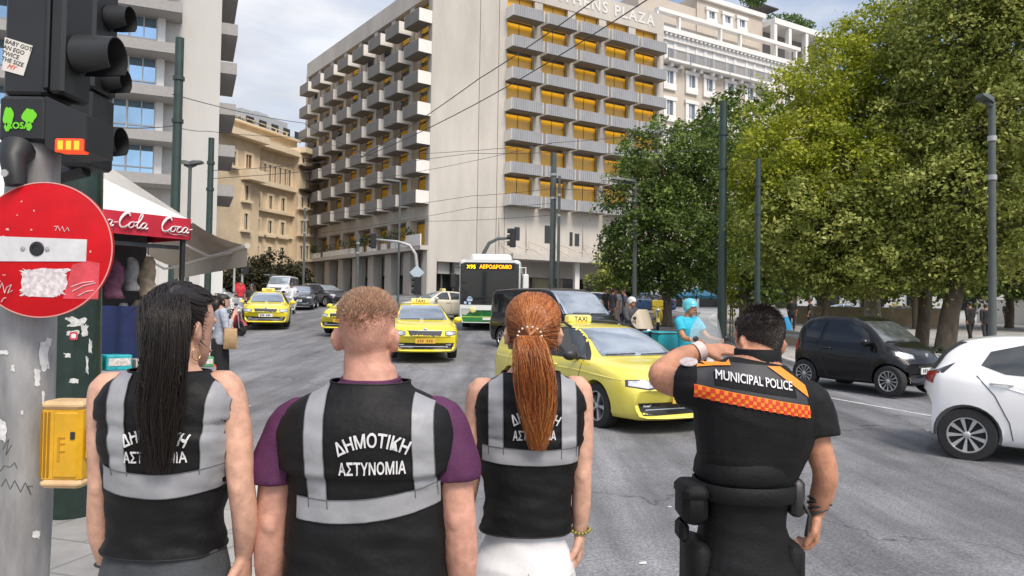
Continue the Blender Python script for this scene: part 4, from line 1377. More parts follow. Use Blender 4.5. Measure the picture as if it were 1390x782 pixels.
# ---- small far cars
FGp = 'cars waiting far down the street'
def simple_car(px, d, rz, col, label, S=None, cat='car', kind='parked_car', group=FGp, rim='seven'):
    S2 = dict(S or SA); S2.pop('sign', None)
    return make_car(kind, S2, at(px, d), R(rz), label, cat, group, dict(paint=paint('paint_' + label.split()[0] + '_' + str(int(px)), col), rim=rim, plate=PLATEW, mirror=BLACKP))
simple_car(409, 46, -80, (.03, .035, .05), 'dark blue car facing us right of the far motorcycles')
simple_car(440, 50, -40, (.02, .02, .022), 'black car turning by the hotel columns', S=YA)
simple_car(425, 56, -60, (.09, .09, .10), 'grey car half hidden between two dark cars by the hotel')
simple_car(383, 62, -85, (.70, .70, .70), 'white van waiting far down the street under the hedge', S=VA, cat='van', kind='van', group=None)
SUV = dict(YA); SUV['top'] = [(a, b * 1.1) for a, b in YA['top']]; SUV['wr'] = .34
simple_car(872, 52, 172, (.05, .10, .22), 'blue car on the cross street behind the scooter riders', group=None)
simple_car(1141, 60, 178, (.30, .42, .60), 'light blue car on the far side of the plaza under the trees', group=None)
make_car('taxi', taxi_spec(), at(1214, 58), R(180), 'yellow taxi far off behind the plaza wall under the trees', 'taxi', TG, dict(paint=YEL, rim='five'))
simple_car(806, 42, 160, (.72, .71, .66), 'pale car partly hidden behind the black van', group=None)

# ---- city bus
bp = at(664, 30.2)
bus = thing('city_bus', (bp.x, bp.y, bp.z), 'white and green city bus with amber destination display coming towards us', 'bus', None, R(-91.5))
BW, BH = 1.275, 2.95
def rrect(w, z0, z1, r, n=5):
    pts = []
    for cx, cz, a0 in ((w - r, z0 + r * .6, -90), (w - r, z1 - r, 0), (-(w - r), z1 - r, 90), (-(w - r), z0 + r * .6, 180)):
        for k in range(n):
            a = R(a0 + 90 * k / (n - 1)); rz_ = r * .6 if cz < 1 else r
            pts.append((cx + r * math.cos(a), cz + rz_ * math.sin(a)))
    return pts
m_ = MB()
prof = [(-11.6, .97, 0), (-11.5, 1.0, 0), (-.5, 1.0, 0), (-.22, .99, 0), (-.06, .965, .0), (0, .93, 0)]
m_.loft([[(x, y * k, .34 + (z - .34) * (1 - (1 - k) * .4)) for y, z in rrect(BW, .34, BH, .16)] for x, k, e in prof])
BWHITE = pm('bus_white', (.72, .73, .72), .35, coat=.5)
bb_ = m_.build('body', BWHITE, bus, smooth=True, angle=40)
bv = bvh_of(bb_)
Fb = lambda a, b: (8, a, b)
def bfront(name, polys, mat, off=.01, e=.2):
    g = MB()
    for p in polys: decal(g, bv, p, Fb, (-1, 0, 0), off, e)
    return g.build(name, mat, bus, smooth=True, fix=False)
BGL = pm('bus_glass', (.018, .022, .026), .05, spec=.6)
bfront('windscreen', [[(-1.19, 1.08), (1.19, 1.08), (1.19, 2.84), (1.0, 2.9), (-1.0, 2.9), (-1.19, 2.84)]], BGL)
GRN = pm('bus_green', (.02, .20, .05), .35, coat=.5)
bfront('green_skirt', [[(-1.2, .38), (1.2, .38), (1.2, .86), (1.0, .70), (.7, .62), (-.7, .62), (-1.0, .70), (-1.2, .86)]], GRN, .008)
bfront('bumper_strip', [[(-1.1, .565), (-.85, .575), (.85, .575), (1.1, .565), (1.1, .60), (-1.1, .60)]], pm('bus_lime', (.45, .62, .10), .4), .012)
g = MB()
for s in (1, -1):
    lg = MB(); decal(lg, bv, [(s * .62, .92), (s * 1.14, .94), (s * 1.14, .68), (s * .95, .66)], Fb, (-1, 0, 0), .012, .1); lg.build('headlight', LAMPG, bus, smooth=True, fix=False)
    lg = MB(); q = shoot(bv, Fb(s * .52, .80), Vector((-1, 0, 0)), .01); lg.lathe([(.01, 0), (.12, 0), (.13, .03), (.09, .05), (.01, .05)], 'X', 14, (q.x, s * .66, .86)); lg.build('fog_light', pm('warm_lens', (.75, .65, .3), .2), bus, smooth=True)
tg_ = MB(); decal_text(tg_, bv, 'IVECO', .19, lambda a, b: (8, a + .35, b + .80), (-1, 0, 0), .014, bold=.03)
# reader stands in front of the bus: its left is +y, so x of the text maps to +y when seen from ahead
tg_.build('maker_lettering', BLACKP, bus, fix=False)
amb = emit('amber_led', (1.0, .32, .0), 1.5)
dp = bfront('destination_display', [[(-1.02, 2.50), (1.02, 2.50), (1.02, 2.80), (-1.02, 2.80)]], INTER, .014)
tg_ = MB(); decal_text(tg_, bv, 'X95', .22, lambda a, b: (8, a - .76, b + 2.56), (-1, 0, 0), .02)
tg_.build('route_number', emit('amber_led_bright', (1.0, .62, .0), 1.8), bus, fix=False)
tg_ = MB(); decal_text(tg_, bv, 'ΑΕΡΟΔΡΟΜΙΟ', .205, lambda a, b: (8, a + .24, b + 2.57), (-1, 0, 0), .02, bold=.02, spacing=.95)
tg_.build('destination_text', amb, bus, fix=False)
g = MB(); g.box(.0, .04, -.26, .26, .46, .56); g.build('number_plate', PLATEW, bus)
g = MB(); g.bbox(-8.5, -.9, -.85, .85, BH - .03, BH + .28, .09); g.build('roof_unit', BWHITE, bus)
g = MB(); g.lathe([(.01, 0), (.12, 0), (.12, .004), (.01, .004)], 'X', 16, (.016, -.8, 1.3)); g.lathe([(.01, 0), (.06, 0), (.06, .004), (.01, .004)], 'X', 12, (.016, -.98, 1.16)); g.lathe([(.01, 0), (.06, 0), (.06, .004), (.01, .004)], 'X', 12, (.016, -.80, 1.14)); g.build('door_stickers', pm('sticker_blue', (.45, .55, .75), .5), bus)
g = MB()
for z in (1.2, 1.35): g.tube([(.03, -.9, z), (.03, .1, z + .05), (.03, .9, z)], .012, 4)
g.build('wiper', BLACKP, bus)
for s in (1, -1):
    for k in range(7):
        g = MB(); x = -1.0 - k * 1.5; g.box(x - 1.38, x, s * (BW + .004) if s > 0 else -BW - .012, s * (BW + .012) if s > 0 else -BW - .004, 1.05, 2.45); g.build('side_window', BGL, bus)
    g = MB(); g.box(-11.3, -.3, min(s * (BW + .003), s * (BW + .008)), max(s * (BW + .003), s * (BW + .008)), .36, .75); g.build('green_skirt', GRN, bus)
    g = MB(); y = s * (BW + .2); g.bbox(-.05, .12, y - .12, y + .12, 1.75, 2.35, .04); g.tube([(-.1, s * (BW - .1), 2.6), (.05, y, 2.62), (.05, y, 2.3)], .03, 6); g.build('mirror', BLACKP if s < 0 else BWHITE, bus)
    to, ko = wheel_meshes(.48, .28, 'seven')
    for wx in (-2.6, -8.6):
        w_ = bpy.data.objects.new('wheel', to); COL.objects.link(w_); w_.parent = bus; w_.location = (wx, s * (BW - .12), .48); w_.rotation_euler = (0, 0, 0 if s > 0 else math.pi)
        k_ = bpy.data.objects.new('rim', ko); COL.objects.link(k_); k_.parent = w_
# ================================================================== TREES
BARK = pm('bark', (0.16, 0.125, 0.09), 0.9, var=0.35, scale=6, bump=.5, stretch=(1, 1, .35))
BARKP = pm('plane_bark', (0.34, 0.30, 0.23), 0.9, var=0.35, scale=5, bump=.3)
LEAF_D = rndmat('leaf_dark', [(.035, .062, .014), (.08, .13, .025), (.15, .22, .042), (.24, .32, .07)], .55, trans=.22)
LEAF_M = rndmat('leaf_plane', [(.08, .11, .018), (.19, .23, .042), (.34, .37, .085), (.52, .54, .18)], .5, trans=.28)
LEAF_Y = rndmat('leaf_yellow', [(.09, .13, .014), (.23, .28, .022), (.40, .43, .035), (.54, .54, .08)], .5, trans=.38)
LEAF_B = rndmat('leaf_hedge', [(.030, .030, .014), (.050, .048, .022), (.075, .070, .033)], .6, trans=.15)

def leaves(name, lobes, n_clump, per, size, mat, parent, seed, origin, shell=.5, droop=.35, csize=.48):
    """leaf faces in twig-sized clumps spread through ellipsoid lobes"""
    r = np.random.default_rng(seed)
    lobes = np.array(lobes, float)
    vol = lobes[:, 3] * lobes[:, 4] * lobes[:, 5]
    pick = r.choice(len(lobes), n_clump, p=vol ** .75 / (vol ** .75).sum())
    d = r.normal(size=(n_clump, 3)); d /= np.linalg.norm(d, axis=1)[:, None]
    rad = shell + (1.04 - shell) * r.random(n_clump) ** .6
    cc = lobes[pick, :3] + d * rad[:, None] * lobes[pick, 3:6]
    cr_ = r.random(n_clump)
    N = n_clump * per
    idx = np.repeat(np.arange(n_clump), per)
    off = r.normal(size=(N, 3)) * csize * np.array([1, 1, .5])
    c = cc[idx] + off * .5
    c[:, 2] -= droop * (off[:, 0] ** 2 + off[:, 1] ** 2)
    nrm = r.normal(size=(N, 3)) * .75 + np.array([0, 0, .75]) + d[idx] * .45
    nrm /= np.linalg.norm(nrm, axis=1)[:, None]
    a = np.cross(nrm, r.normal(size=(N, 3))); a /= np.linalg.norm(a, axis=1)[:, None] + 1e-9
    b = np.cross(nrm, a)
    s = size * (.45 + 1.1 * r.random(N) ** 1.5)[:, None]
    tip = nrm * s * -.18
    V = np.stack([c - a * s * .5, c + b * s * .33 - a * s * .05, c + a * s * .55 + tip, c - b * s * .33 - a * s * .05], 1).reshape(-1, 3) - np.array(origin)
    me = bpy.data.meshes.new(name)
    me.vertices.add(N * 4); me.vertices.foreach_set('co', V.astype(np.float32).ravel())
    me.loops.add(N * 4); me.loops.foreach_set('vertex_index', np.arange(N * 4, dtype=np.int32))
    me.polygons.add(N); me.polygons.foreach_set('loop_start', np.arange(0, N * 4, 4, dtype=np.int32)); me.polygons.foreach_set('loop_total', np.full(N, 4, dtype=np.int32))
    at_ = me.attributes.new('rnd', 'FLOAT', 'POINT')
    val = np.clip(.55 * cr_[idx] + .45 * r.random(N), 0, 1)
    at_.data.foreach_set('value', np.repeat(val, 4).astype(np.float32))
    me.materials.append(mat)
    me.update(); me.validate()
    o = bpy.data.objects.new(name, me); COL.objects.link(o); o.parent = parent
    return o

def tree(label, px, d, lobes_px, mat, n_clump, per, size, seed, trunk_r=.22, bark=None, lean=0.0, kind='park_tree', group='trees on the plaza', csize=.48, base=None, droop=.35):
    """lobes_px: (px, py, depth offset, radius across in m, radius up in m)"""
    b = base or at(px, d)
    t = thing(kind, b, label, 'tree', group)
    lobes = []
    for (x, y, dd, rx, rz) in lobes_px:
        q = P(x, y, d + dd); lobes.append((q.x, q.y, q.z, rx, rx * .95, rz))
    r_ = random.Random(seed)
    m_ = MB()
    cz = min(l[2] - l[5] * .4 for l in lobes); mx_ = sum(l[0] for l in lobes) / len(lobes); my = sum(l[1] for l in lobes) / len(lobes)
    top = Vector((b.x + lean, b.y, max(cz, b.z + 2.2)))
    pts = [Vector((0, 0, -.1)), Vector((lean * .1, 0, .25)), Vector((lean * .45 + r_.uniform(-.08, .08), 0, (top.z - b.z) * .5)), top - b]
    m_.tube(pts, [trunk_r * 1.5, trunk_r * 1.1, trunk_r * .95, trunk_r * .85], 10)
    for (x, y, z, rx, ry, rz) in lobes:
        e = Vector((x, y, z)) - b; s0 = top - b
        mid = s0.lerp(e, .5) + Vector((r_.uniform(-.3, .3), r_.uniform(-.3, .3), -.2))
        m_.tube([s0, mid, e], [trunk_r * .6, trunk_r * .35, trunk_r * .12], 6)
        for k in range(5):
            dv = Vector((r_.gauss(0, 1), r_.gauss(0, 1), r_.gauss(0, .7))).normalized()
            f = e + Vector((dv.x * rx, dv.y * ry, dv.z * rz)) * .85
            m_.tube([mid.lerp(e, .6), e.lerp(f, .5) + Vector((0, 0, r_.uniform(-.2, .3))), f], [trunk_r * .2, trunk_r * .12, .015], 5)
    m_.build('trunk', bark or BARK, t, smooth=True)
    leaves('crown', lobes, n_clump, per, size, mat, t, seed, tuple(b), csize=csize, droop=droop)
    return t

# dense dark tree beside the lamp posts
tree('dense dark green tree left of the tall green pole on the plaza edge', 905, 36,
     [(900, 215, 0, 2.3, 2.0), (868, 260, -.5, 2.2, 1.9), (935, 250, .5, 2.2, 2.2), (900, 320, -.5, 2.7, 2.0), (945, 335, .5, 2.2, 2.0), (862, 330, .3, 1.8, 1.5), (960, 200, 1, 2.0, 1.9), (895, 375, .5, 2.2, .9), (985, 290, 1.5, 2.2, 2.6)], LEAF_D, 950, 58, .155, 11, trunk_r=.25)
tree('small pale leaved street tree in front of the hotel canopy', 826, 47, [(826, 368, 0, 1.3, 1.1), (812, 382, .4, .9, .7), (838, 384, -.3, .9, .8), (836, 345, 0, 1.0, 1.3)], LEAF_M, 150, 24, .2, 12, trunk_r=.09, kind='street_tree', group=None, csize=.4)
tree('dark tree between the two tall poles behind the plaza benches', 1010, 42,
     [(1005, 170, 0, 2.6, 2.2), (1040, 250, 0, 3.0, 2.6), (1000, 330, 0, 2.6, 2.4), (1065, 340, 0, 2.6, 2.2), (1030, 390, 1, 2.8, 1.0)], LEAF_D, 760, 26, .26, 13, trunk_r=.25)
tree('yellow green plane tree with a pale trunk behind the tiny black car', 1186, 27,
     [(1085, 150, 0, 2.0, 1.5), (1130, 110, .5, 2.1, 1.6), (1175, 75, 1, 2.0, 1.5), (1050, 205, -.5, 1.6, 1.2), (1110, 200, -1, 2.2, 1.4), (1170, 160, 0, 2.4, 1.7), (1045, 260, 0, 1.4, 1.1), (1195, 45, 1, 1.5, 1.3), (1035, 310, -.5, 1.1, 1.0), (1075, 255, -1.5, 1.6, 1.2), (1150, 220, -2, 1.8, 1.1), (1020, 235, -.5, .9, .8)],
     LEAF_Y, 1000, 62, .118, 14, trunk_r=.28, bark=BARKP)
tree('broad green plane tree with low branches behind the tiny black car roof', 1250, 26,
     [(1100, 300, -1, 2.4, 1.5), (1180, 270, -1, 2.6, 1.7), (1150, 340, -1, 2.4, 1.2), (1250, 200, 0, 2.8, 2.2), (1225, 320, -1, 2.5, 1.4), (1200, 360, -1.5, 1.9, .8), (1255, 130, 1, 2.6, 1.9), (1090, 350, 0, 1.9, .9), (1285, 40, 1, 2.0, 1.5)],
     LEAF_M, 1150, 70, .125, 15, trunk_r=.22, lean=.1)
tree('large plane tree with a dark leaning trunk at the right edge of the photo', 1280, 24,
     [(1320, 60, 0, 2.6, 2.0), (1390, 40, 0, 2.6, 2.4), (1300, 150, 0, 2.4, 1.8), (1385, 170, -1, 2.5, 2.0), (1310, 250, -1, 2.2, 1.5), (1380, 290, -1, 2.2, 1.6), (1290, 340, -.5, 2.0, .9), (1350, 350, -.5, 2.0, .9), (1320, -5, 0, 2.0, 1.6), (1440, 130, 0, 2.5, 3.0), (1445, 300, 0, 2.0, 1.6), (1385, -40, 0, 3, 1.6)],
     LEAF_M, 1450, 70, .125, 16, trunk_r=.30, lean=.55)
for i, (x, d_, lab) in enumerate(((1120, 48, 'shaded tree deep in the plaza between two pale trunks'), (1245, 46, 'shaded tree deep in the plaza behind the low tan wall'), (1370, 50, 'shaded tree deep in the plaza at the right edge'), (1480, 44, 'shaded tree beyond the right edge of the plaza'))):
    tree(lab, x, d_, [(x - 40, 300, 0, 3.6, 3.0), (x + 40, 260, 0, 3.6, 3.4), (x, 350, 0, 3.8, 2.0), (x + 20, 170, 0, 3.4, 3.0), (x - 60, 385, 1, 3.0, .9), (x + 50, 385, 1, 3.0, .9)], LEAF_D, 620, 24, .34, 20 + i, trunk_r=.26)
# thin staked sapling
sb_ = at(991, 27.5)
sap = thing('sapling', sb_, 'thin staked sapling just right of the tall green pole', 'tree')
m_ = MB(); m_.tube([(0, 0, 0), (.02, 0, 1.5), (-.02, 0, 2.9)], [.03, .025, .012], 6); m_.build('trunk', BARK, sap)
m_ = MB(); m_.cyl((.12, .05, 0), (.10, .05, 2.0), .03, .03, 6); m_.cyl((-.15, 0, 0), (-.12, 0, 1.9), .03, .03, 6); m_.build('stake', pm('stake_wood', (.36, .26, .15), .8, var=.2), sap)
q = sb_ + Vector((0, 0, 2.3)); leaves('crown', [(q.x, q.y, q.z, .3, .3, .8), (q.x, q.y, q.z - .8, .25, .25, .5)], 60, 10, .13, LEAF_Y, sap, 31, tuple(sb_), csize=.2)
# dark hedge trees closing the street on the left
for i, (x, y, d_, rx, rz) in enumerate(((345, 372, 74, 2.4, 1.9), (372, 368, 76, 2.6, 2.2), (397, 376, 78, 2.2, 1.7), (322, 378, 72, 2.2, 1.6))):
    tree(['brown green street tree above the first taxi', 'brown green street tree in the middle of the far row', 'brown green street tree nearest the hotel corner', 'brown green street tree behind the beige awning'][i], x, d_, [(x, y, 0, rx, rz), (x + 10, y + 8, .5, rx * .8, rz * .8)], LEAF_B, 150, 26, .3, 40 + i, trunk_r=.14, kind='street_tree', group='street trees at the end of the road', csize=.6)

# ================================================================== PLAZA FURNITURE
TAN = pm('tan_stone', (.40, .32, .22), .85, var=.15, scale=2)
def wall_between(name, label, a, b, h, w, mat, cat='wall', z0=0.05):
    a = Vector(a); b = Vector(b); c = (a + b) / 2; c.z = gz(c.x, c.y)
    t = thing(name, c, label, cat)
    u = (b - a); u.z = 0; L_ = u.length; fr = Frame(a, u)
    m_ = MB(); n = 8
    for k in range(n):
        p = fr(L_ * k / n, 0, 0); g = gz(p.x, p.y)
        fr.box(m_, L_ * k / n + .005, L_ * (k + 1) / n, -w / 2, w / 2, g - .1, g + h - .08)
    m_.build('wall', mat, t, world=True)
    m_ = MB()
    for k in range(n):
        p = fr(L_ * k / n, 0, 0); g = gz(p.x, p.y)
        fr.box(m_, L_ * k / n, L_ * (k + 1) / n - .006, -w / 2 - .03, w / 2 + .03, g + h - .08, g + h)
    m_.build('coping', KERB, t, world=True)
wall_between('planter_wall', 'low tan planter kerb behind the tiny black car', at(1062, 27), at(1290, 19.5), .42, .3, TAN)
wall_between('planter_wall', 'low stone planter edge behind the white hatchback', at(1275, 21), at(1500, 15.5), .40, .3, KERB)
wall_between('plaza_wall', 'long tan retaining wall at the back of the plaza', at(1080, 52), at(1290, 50), 1.35, .4, TAN)
wall_between('stair_wall', 'pale sloping stair wall at the far right of the plaza', at(1330, 60), at(1460, 52), 2.0, .6, WHITEP)
ps = MB(); a = at(1062, 27.3); 
def dirt(name, pts, h):
    m_ = MB(); c = sum((Vector(p) for p in pts), Vector()) / len(pts); n = 10
    # grid between four corners
    rows = []
    for i in range(n + 1):
        row = []
        for j in range(n + 1):
            p = (Vector(pts[0]).lerp(Vector(pts[1]), i / n)).lerp(Vector(pts[3]).lerp(Vector(pts[2]), i / n), j / n)
            row.append((p.x, p.y, gz(p.x, p.y) + h + .03 * noise.noise(p * .9)))
        rows.append(row)
    m_.loft(rows, False, closed=False)
    tag(m_.build(name, DIRT, smooth=True), kind='structure')
dirt('planting_bed', [at(1062, 27.2), at(1500, 15.8), at(1500, 20), at(1062, 33)], .30)
gr = MB(); rr = random.Random(21)
for _ in range(900):
    t = rr.random(); p = at(1262, 20.5).lerp(at(1500, 17), t) + Vector((rr.uniform(-.6, .9), rr.uniform(0, 1.6), 0)); p.z = gz(p.x, p.y) + .30
    leaf_cloud(gr, p + Vector((0, 0, .1)), (.12, .12, .10), 3, .09, rr)
tag(gr.build('ground_plants', DGREEN, fix=False), kind='stuff')
# far side of the plaza: bright pale frontage seen under the crowns
fb = at(1150, 78)
far = thing('far_frontage', fb, 'bright pale building front seen under the tree crowns', 'building')
fr = Frame(at(880, 88), (at(1640, 62) - at(880, 88)))
m_ = MB(); fr.box(m_, 0, 70, -8, 0, 0, 9); m_.build('wall', pm('far_pale', (.62, .62, .63), .8, var=.15, scale=.3), far, world=True)
for k in range(16):
    m_ = MB(); fr.box(m_, 2 + k * 4.2, 4.2 + k * 4.2, .02, .08, 2.2, 6.2); m_.build('window', DGLASS, far, world=True)
# ================================================================== POLES, LAMPS, SIGNALS, WIRES
PGREEN = pm('pole_green', (.022, .045, .036), .45, var=.2, scale=4, coat=.2)
PGREY = pm('pole_grey', (.085, .10, .095), .5, var=.15, scale=4)
GALV = pm('galvanised', (.42, .42, .43), .5, metal=.35, var=.25, scale=6, stretch=(1, 1, .3), roughvar=.15, detail=8)
def pole(px, ytop, d, w, label, mat=PGREEN, name='tram_pole', lean=0, group='poles along the street', bands=True, cat='pole', gpx=None):
    b = at(gpx or px, d); top = P(px, ytop, d)
    h = top.z - b.z; r = w * d / FPX / 2
    t = thing(name, b, label, cat, group)
    m_ = MB(); m_.tube([(0, 0, -.1), (lean * .5, 0, h * .5), (lean, 0, h)], [r * 1.12, r, r * .92], 14); m_.build('shaft', mat, t, smooth=True, angle=40)
    m_ = MB(); m_.lathe([(.01, -.02), (r * 1.7, -.02), (r * 1.7, .05), (r * 1.2, .12), (r * 1.05, .14)], 'Z', 14); m_.build('base_collar', mat, t)
    if bands:
        for f in (.72, .86):
            m_ = MB(); m_.lathe([(r * .9, h * f), (r * 1.22, h * f), (r * 1.22, h * f + .12), (r * .9, h * f + .12)], 'Z', 14); m_.build('clamp', GALV if mat is PGREY else mat, t)
    return t, h, r
def lamp_arm(t, h, r, dx, name='lamp_head', L_=.75, dy=-.25, mat=PGREY):
    m_ = MB(); m_.tube([(0, 0, h - .1), (dx * .5, dy * .5, h - .02)], [r * .8, r * .7], 8); m_.build('arm', mat, t, smooth=True)
    m_ = MB()
    m_.loft([[(dx * f, dy * f - w, h + z), (dx * f, dy * f + w, h + z), (dx * f, dy * f + w * .8, h + z + th), (dx * f, dy * f - w * .8, h + z + th)] for f, w, z, th in ((.0, .10, -.03, .12), (.3, .16, -.02, .14), (1.0, .17, .05, .07))])
    m_.build(name, mat, t)
pole(234, 48, 23, 12.5, 'thick dark green pole rising in front of the office tower', lean=.0)
pole(281, 186, 30, 8.5, 'dark pole standing at the edge of the stone building')
pole(749, 206, 38, 8, 'dark pole in front of the hotel canopy, the thicker of a pair', mat=PGREY)
pole(757, 238, 37.5, 4, 'slim grey pole touching the thicker one before the hotel canopy', mat=PGREY, name='slim_pole')
pole(980, 136, 26, 11, 'tall green pole beside the delivery rider')
pole(1028, 214, 21, 7.5, 'green pole above the police officer, between the park trees')
for (px, yt, d, w, dx, lab) in ((861, 246, 34, 6, -1.15, 'grey street lamp against the dense dark tree'), (1347, 137, 17.5, 9.5, -.46, 'grey street lamp in front of the large plane tree at right'), (540, 246, 55, 3, -1.0, 'thin street lamp before the hotel columns')):
    t, h, r = pole(px, yt, d, w, lab, mat=PGREY, name='street_lamp', group='street lamps', bands=(px != 540), cat='street lamp'); lamp_arm(t, h, r, dx)
t, h, r = pole(253, 222, 26, 5, 'double armed street lamp before the white tower wall', mat=PGREY, name='street_lamp', group='street lamps', bands=False, cat='street lamp')
lamp_arm(t, h, r, -.42, dy=0); lamp_arm(t, h, r, .42, dy=0)
t, h, r = pole(366, 374, 66, 2.2, 'short far street lamp in front of the brown green trees', mat=PGREY, name='street_lamp', group='street lamps', bands=False, cat='street lamp'); lamp_arm(t, h, r, .5, dy=0); lamp_arm(t, h, r, -.5, dy=0)
pole(411, 282, 62, 3, 'thin dark pole at the far left corner of the hotel', mat=PGREY, name='slim_pole')
pole(484, 318, 56, 4, 'dark pole before the middle of the hotel columns', mat=PGREY, name='slim_pole')
pole(317, 362, 40, 3, 'thin pole under the edge of the beige awning', mat=GALV, name='slim_pole', bands=False)
SIGB = pm('signal_black', (.016, .017, .019), .5, var=.15, scale=6)
def small_signal(parent, c, s, face=(0, -1, 0), n=3):
    m_ = MB(); x, y, z = c
    m_.bbox(x - s * .5, x + s * .5, y - s * .4, y + s * .4, z - s * n * .5, z + s * n * .5, .04)
    hb = m_.build('signal_head', SIGB, parent)
    for k in range(n):
        m_ = MB(); zz = z + s * (n * .5 - .5 - k)
        m_.tube([(x - s * .3, y, zz + s * .15), (x - s * .9, y, zz + s * .1)], s * .38, 10); m_.build('visor', SIGB, hb)
def mast_signal(px_base, d, pts, label, spx, mat=GALV):
    b = at(px_base, d); t = thing('traffic_signal', b, label, 'traffic light', 'traffic lights')
    loc = [P(x, y, d) - b for x, y in pts]
    m_ = MB(); m_.tube([Vector((0, 0, -.1))] + loc, [.13] + [.12 - .06 * i / len(loc) for i in range(len(loc))], 8); m_.build('mast', mat, t, smooth=True)
    q = P(spx[0], spx[1], d) - b; small_signal(t, q, .34)
    return t
ms = mast_signal(568, 50, [(567, 372), (564, 345), (556, 333), (540, 328), (508, 325)], 'traffic light on a curved grey mast before the hotel columns', (507, 327))
m_ = MB(); b = ms.location; q = P(566, 370, 49.9) - b
m_.add([q + Vector(v) for v in ((0, 0, .5), (.5, 0, 0), (0, 0, -.5), (-.5, 0, 0), (0, -.03, .5), (.5, -.03, 0), (0, -.03, -.5), (-.5, -.03, 0))], [(0, 1, 2, 3), (7, 6, 5, 4), (0, 4, 5, 1), (1, 5, 6, 2), (2, 6, 7, 3), (3, 7, 4, 0)]); m_.build('priority_sign', pm('sign_bluewhite', (.45, .55, .62), .4), ms)
small_signal(ms, P(566, 388, 49.8) - b, .4)
mast_signal(655, 40, [(655, 360), (657, 343), (664, 330), (676, 324), (695, 323)], 'traffic light on a curved mast arching over the bus', (696, 323), mat=PGREY)
b = at(328, 47); t = thing('traffic_signal', b, 'pole with a small signal and round red sign behind the motorcycles', 'traffic light', 'traffic lights')
m_ = MB(); m_.cyl((0, 0, -.1), (0, 0, 3.2), .07, .07, 8); m_.build('mast', GALV, t)
small_signal(t, Vector((.25, -.1, 2.5)), .3)
m_ = MB(); m_.lathe([(.01, -.02), (.36, -.02), (.36, .02), (.01, .02)], 'Y', 20, (-.1, -.12, 1.2)); rs = m_.build('round_sign', pm('sign_red_far', (.62, .02, .03), .4), t)
m_ = MB(); m_.box(-.32, .12, -.155, -.142, 1.13, 1.27); m_.build('white_bar', PLATEW, rs)
b = at(273, 33); t = thing('street_sign', b, 'white rectangular sign on a post beyond the kiosk', 'sign')
m_ = MB(); m_.cyl((0, 0, -.1), (0, 0, 2.7), .04, .04, 8); m_.build('post', GALV, t)
m_ = MB(); m_.box(-.05, .95, -.06, -.04, 1.3, 2.8); m_.build('panel', PLATEW, t)
WIRE = pm('wire', (.035, .035, .038), .6)
def wire(pts, r, label, group='overhead wires across the street'):
    q = [P(*p) for p in pts]; out = []
    for a, b in zip(q[:-1], q[1:]):
        sag = (b - a).length * .008
        for k in range(12):
            f = k / 12; out.append(a.lerp(b, f) - Vector((0, 0, sag * 4 * f * (1 - f))))
    out.append(q[-1])
    m_ = MB(); m_.tube(out, r, 5)
    o = m_.build('overhead_wire', WIRE); tag(o, label, 'wire', group)
wire([(490, 213, 48), (650, 107, 34), (812, -4, 25)], .022, 'upper of two thick wires rising steeply across the hotel')
wire([(490, 214, 48), (650, 139, 34), (884, -4, 24)], .022, 'lower of two thick wires rising steeply across the hotel')
wire([(234, 128, 23), (412, 167, 36), (495, 209, 48)], .014, 'thin wire from the thick dark green pole past the tower')
wire([(234, 171, 23), (281, 178, 30), (420, 186, 40), (495, 209, 48)], .012, 'lower thin wire from the thick dark green pole')
wire([(140, 172, 17), (234, 171, 23)], .012, 'short wire left of the thick dark green pole')
wire([(281, 232, 30), (495, 211, 48), (749, 195, 38)], .013, 'long wire sagging low across the stone building')
wire([(281, 243, 30), (640, 208, 40), (749, 207, 38), (980, 203, 28)], .013, 'long wire level with the hotel balconies')
wire([(420, 292, 50), (640, 266, 42), (749, 256, 38), (861, 258, 34)], .013, 'wire just above the lowest right balconies')
wire([(420, 318, 50), (640, 282, 42), (749, 276, 38)], .012, 'wire crossing the lowest left balconies')
wire([(540, 300, 50), (749, 292, 38)], .012, 'lowest wire in front of the blank hotel wall')
wire([(420, 250, 50), (540, 238, 44), (749, 194, 38), (980, 168, 28)], .012, 'wire from the pole pair to the tall green pole')

# ------------------------------------------------------------------ big green pole at the left
b = G(96, 716)
tp = thing('tram_pole', b, 'huge dark green pole with torn stickers behind the round red sign', 'pole', 'poles along the street')
FGRE = pm('pole_green_near', (.010, .026, .020), .38, var=.35, scale=9, coat=.25, bump=.12, bscale=60, detail=8)
d_g = (b - CAM_LOC).dot(CAM_ROT @ Vector((0, 0, -1)))
r_g = 34 * d_g / FPX
topg = P(112, -60, d_g) - b
m_ = MB(); m_.tube([(0, 0, 0), topg * .5, topg], [r_g, r_g * .92, r_g * .82], 28); shaft = m_.build('shaft', FGRE, tp, smooth=True, angle=40)
bvg = bvh_of(shaft)
STK = pm('torn_sticker', (.55, .56, .54), .7, var=.3, scale=40, detail=6)
def scrap(parent, bv, base, px, py, w, h, mat, d, seed, name='sticker', off=.003, n=16, rough=.35):
    """irregular scrap stuck on a pole, laid along the view"""
    r_ = random.Random(seed); fwd = CAM_ROT @ Vector((0, 0, -1))
    c = P(px, py, d - .6) - base
    ux = CAM_ROT @ Vector((1, 0, 0)); uy = CAM_ROT @ Vector((0, 1, 0)); k = d / FPX
    poly = []
    for i in range(n):
        a = 2 * math.pi * i / n; e = 1 - rough * r_.random()
        sx = abs(math.cos(a)) ** .5 * math.copysign(1, math.cos(a)); sy = abs(math.sin(a)) ** .5 * math.copysign(1, math.sin(a))
        poly.append((sx * w * .5 * k * e, sy * h * .5 * k * e))
    m_ = MB(); v = (c + base - CAM_LOC).normalized()
    decal(m_, bv, poly, lambda a, b2: c + ux * a + uy * b2, v, off, .03)
    return m_.build(name, mat, parent, fix=False)
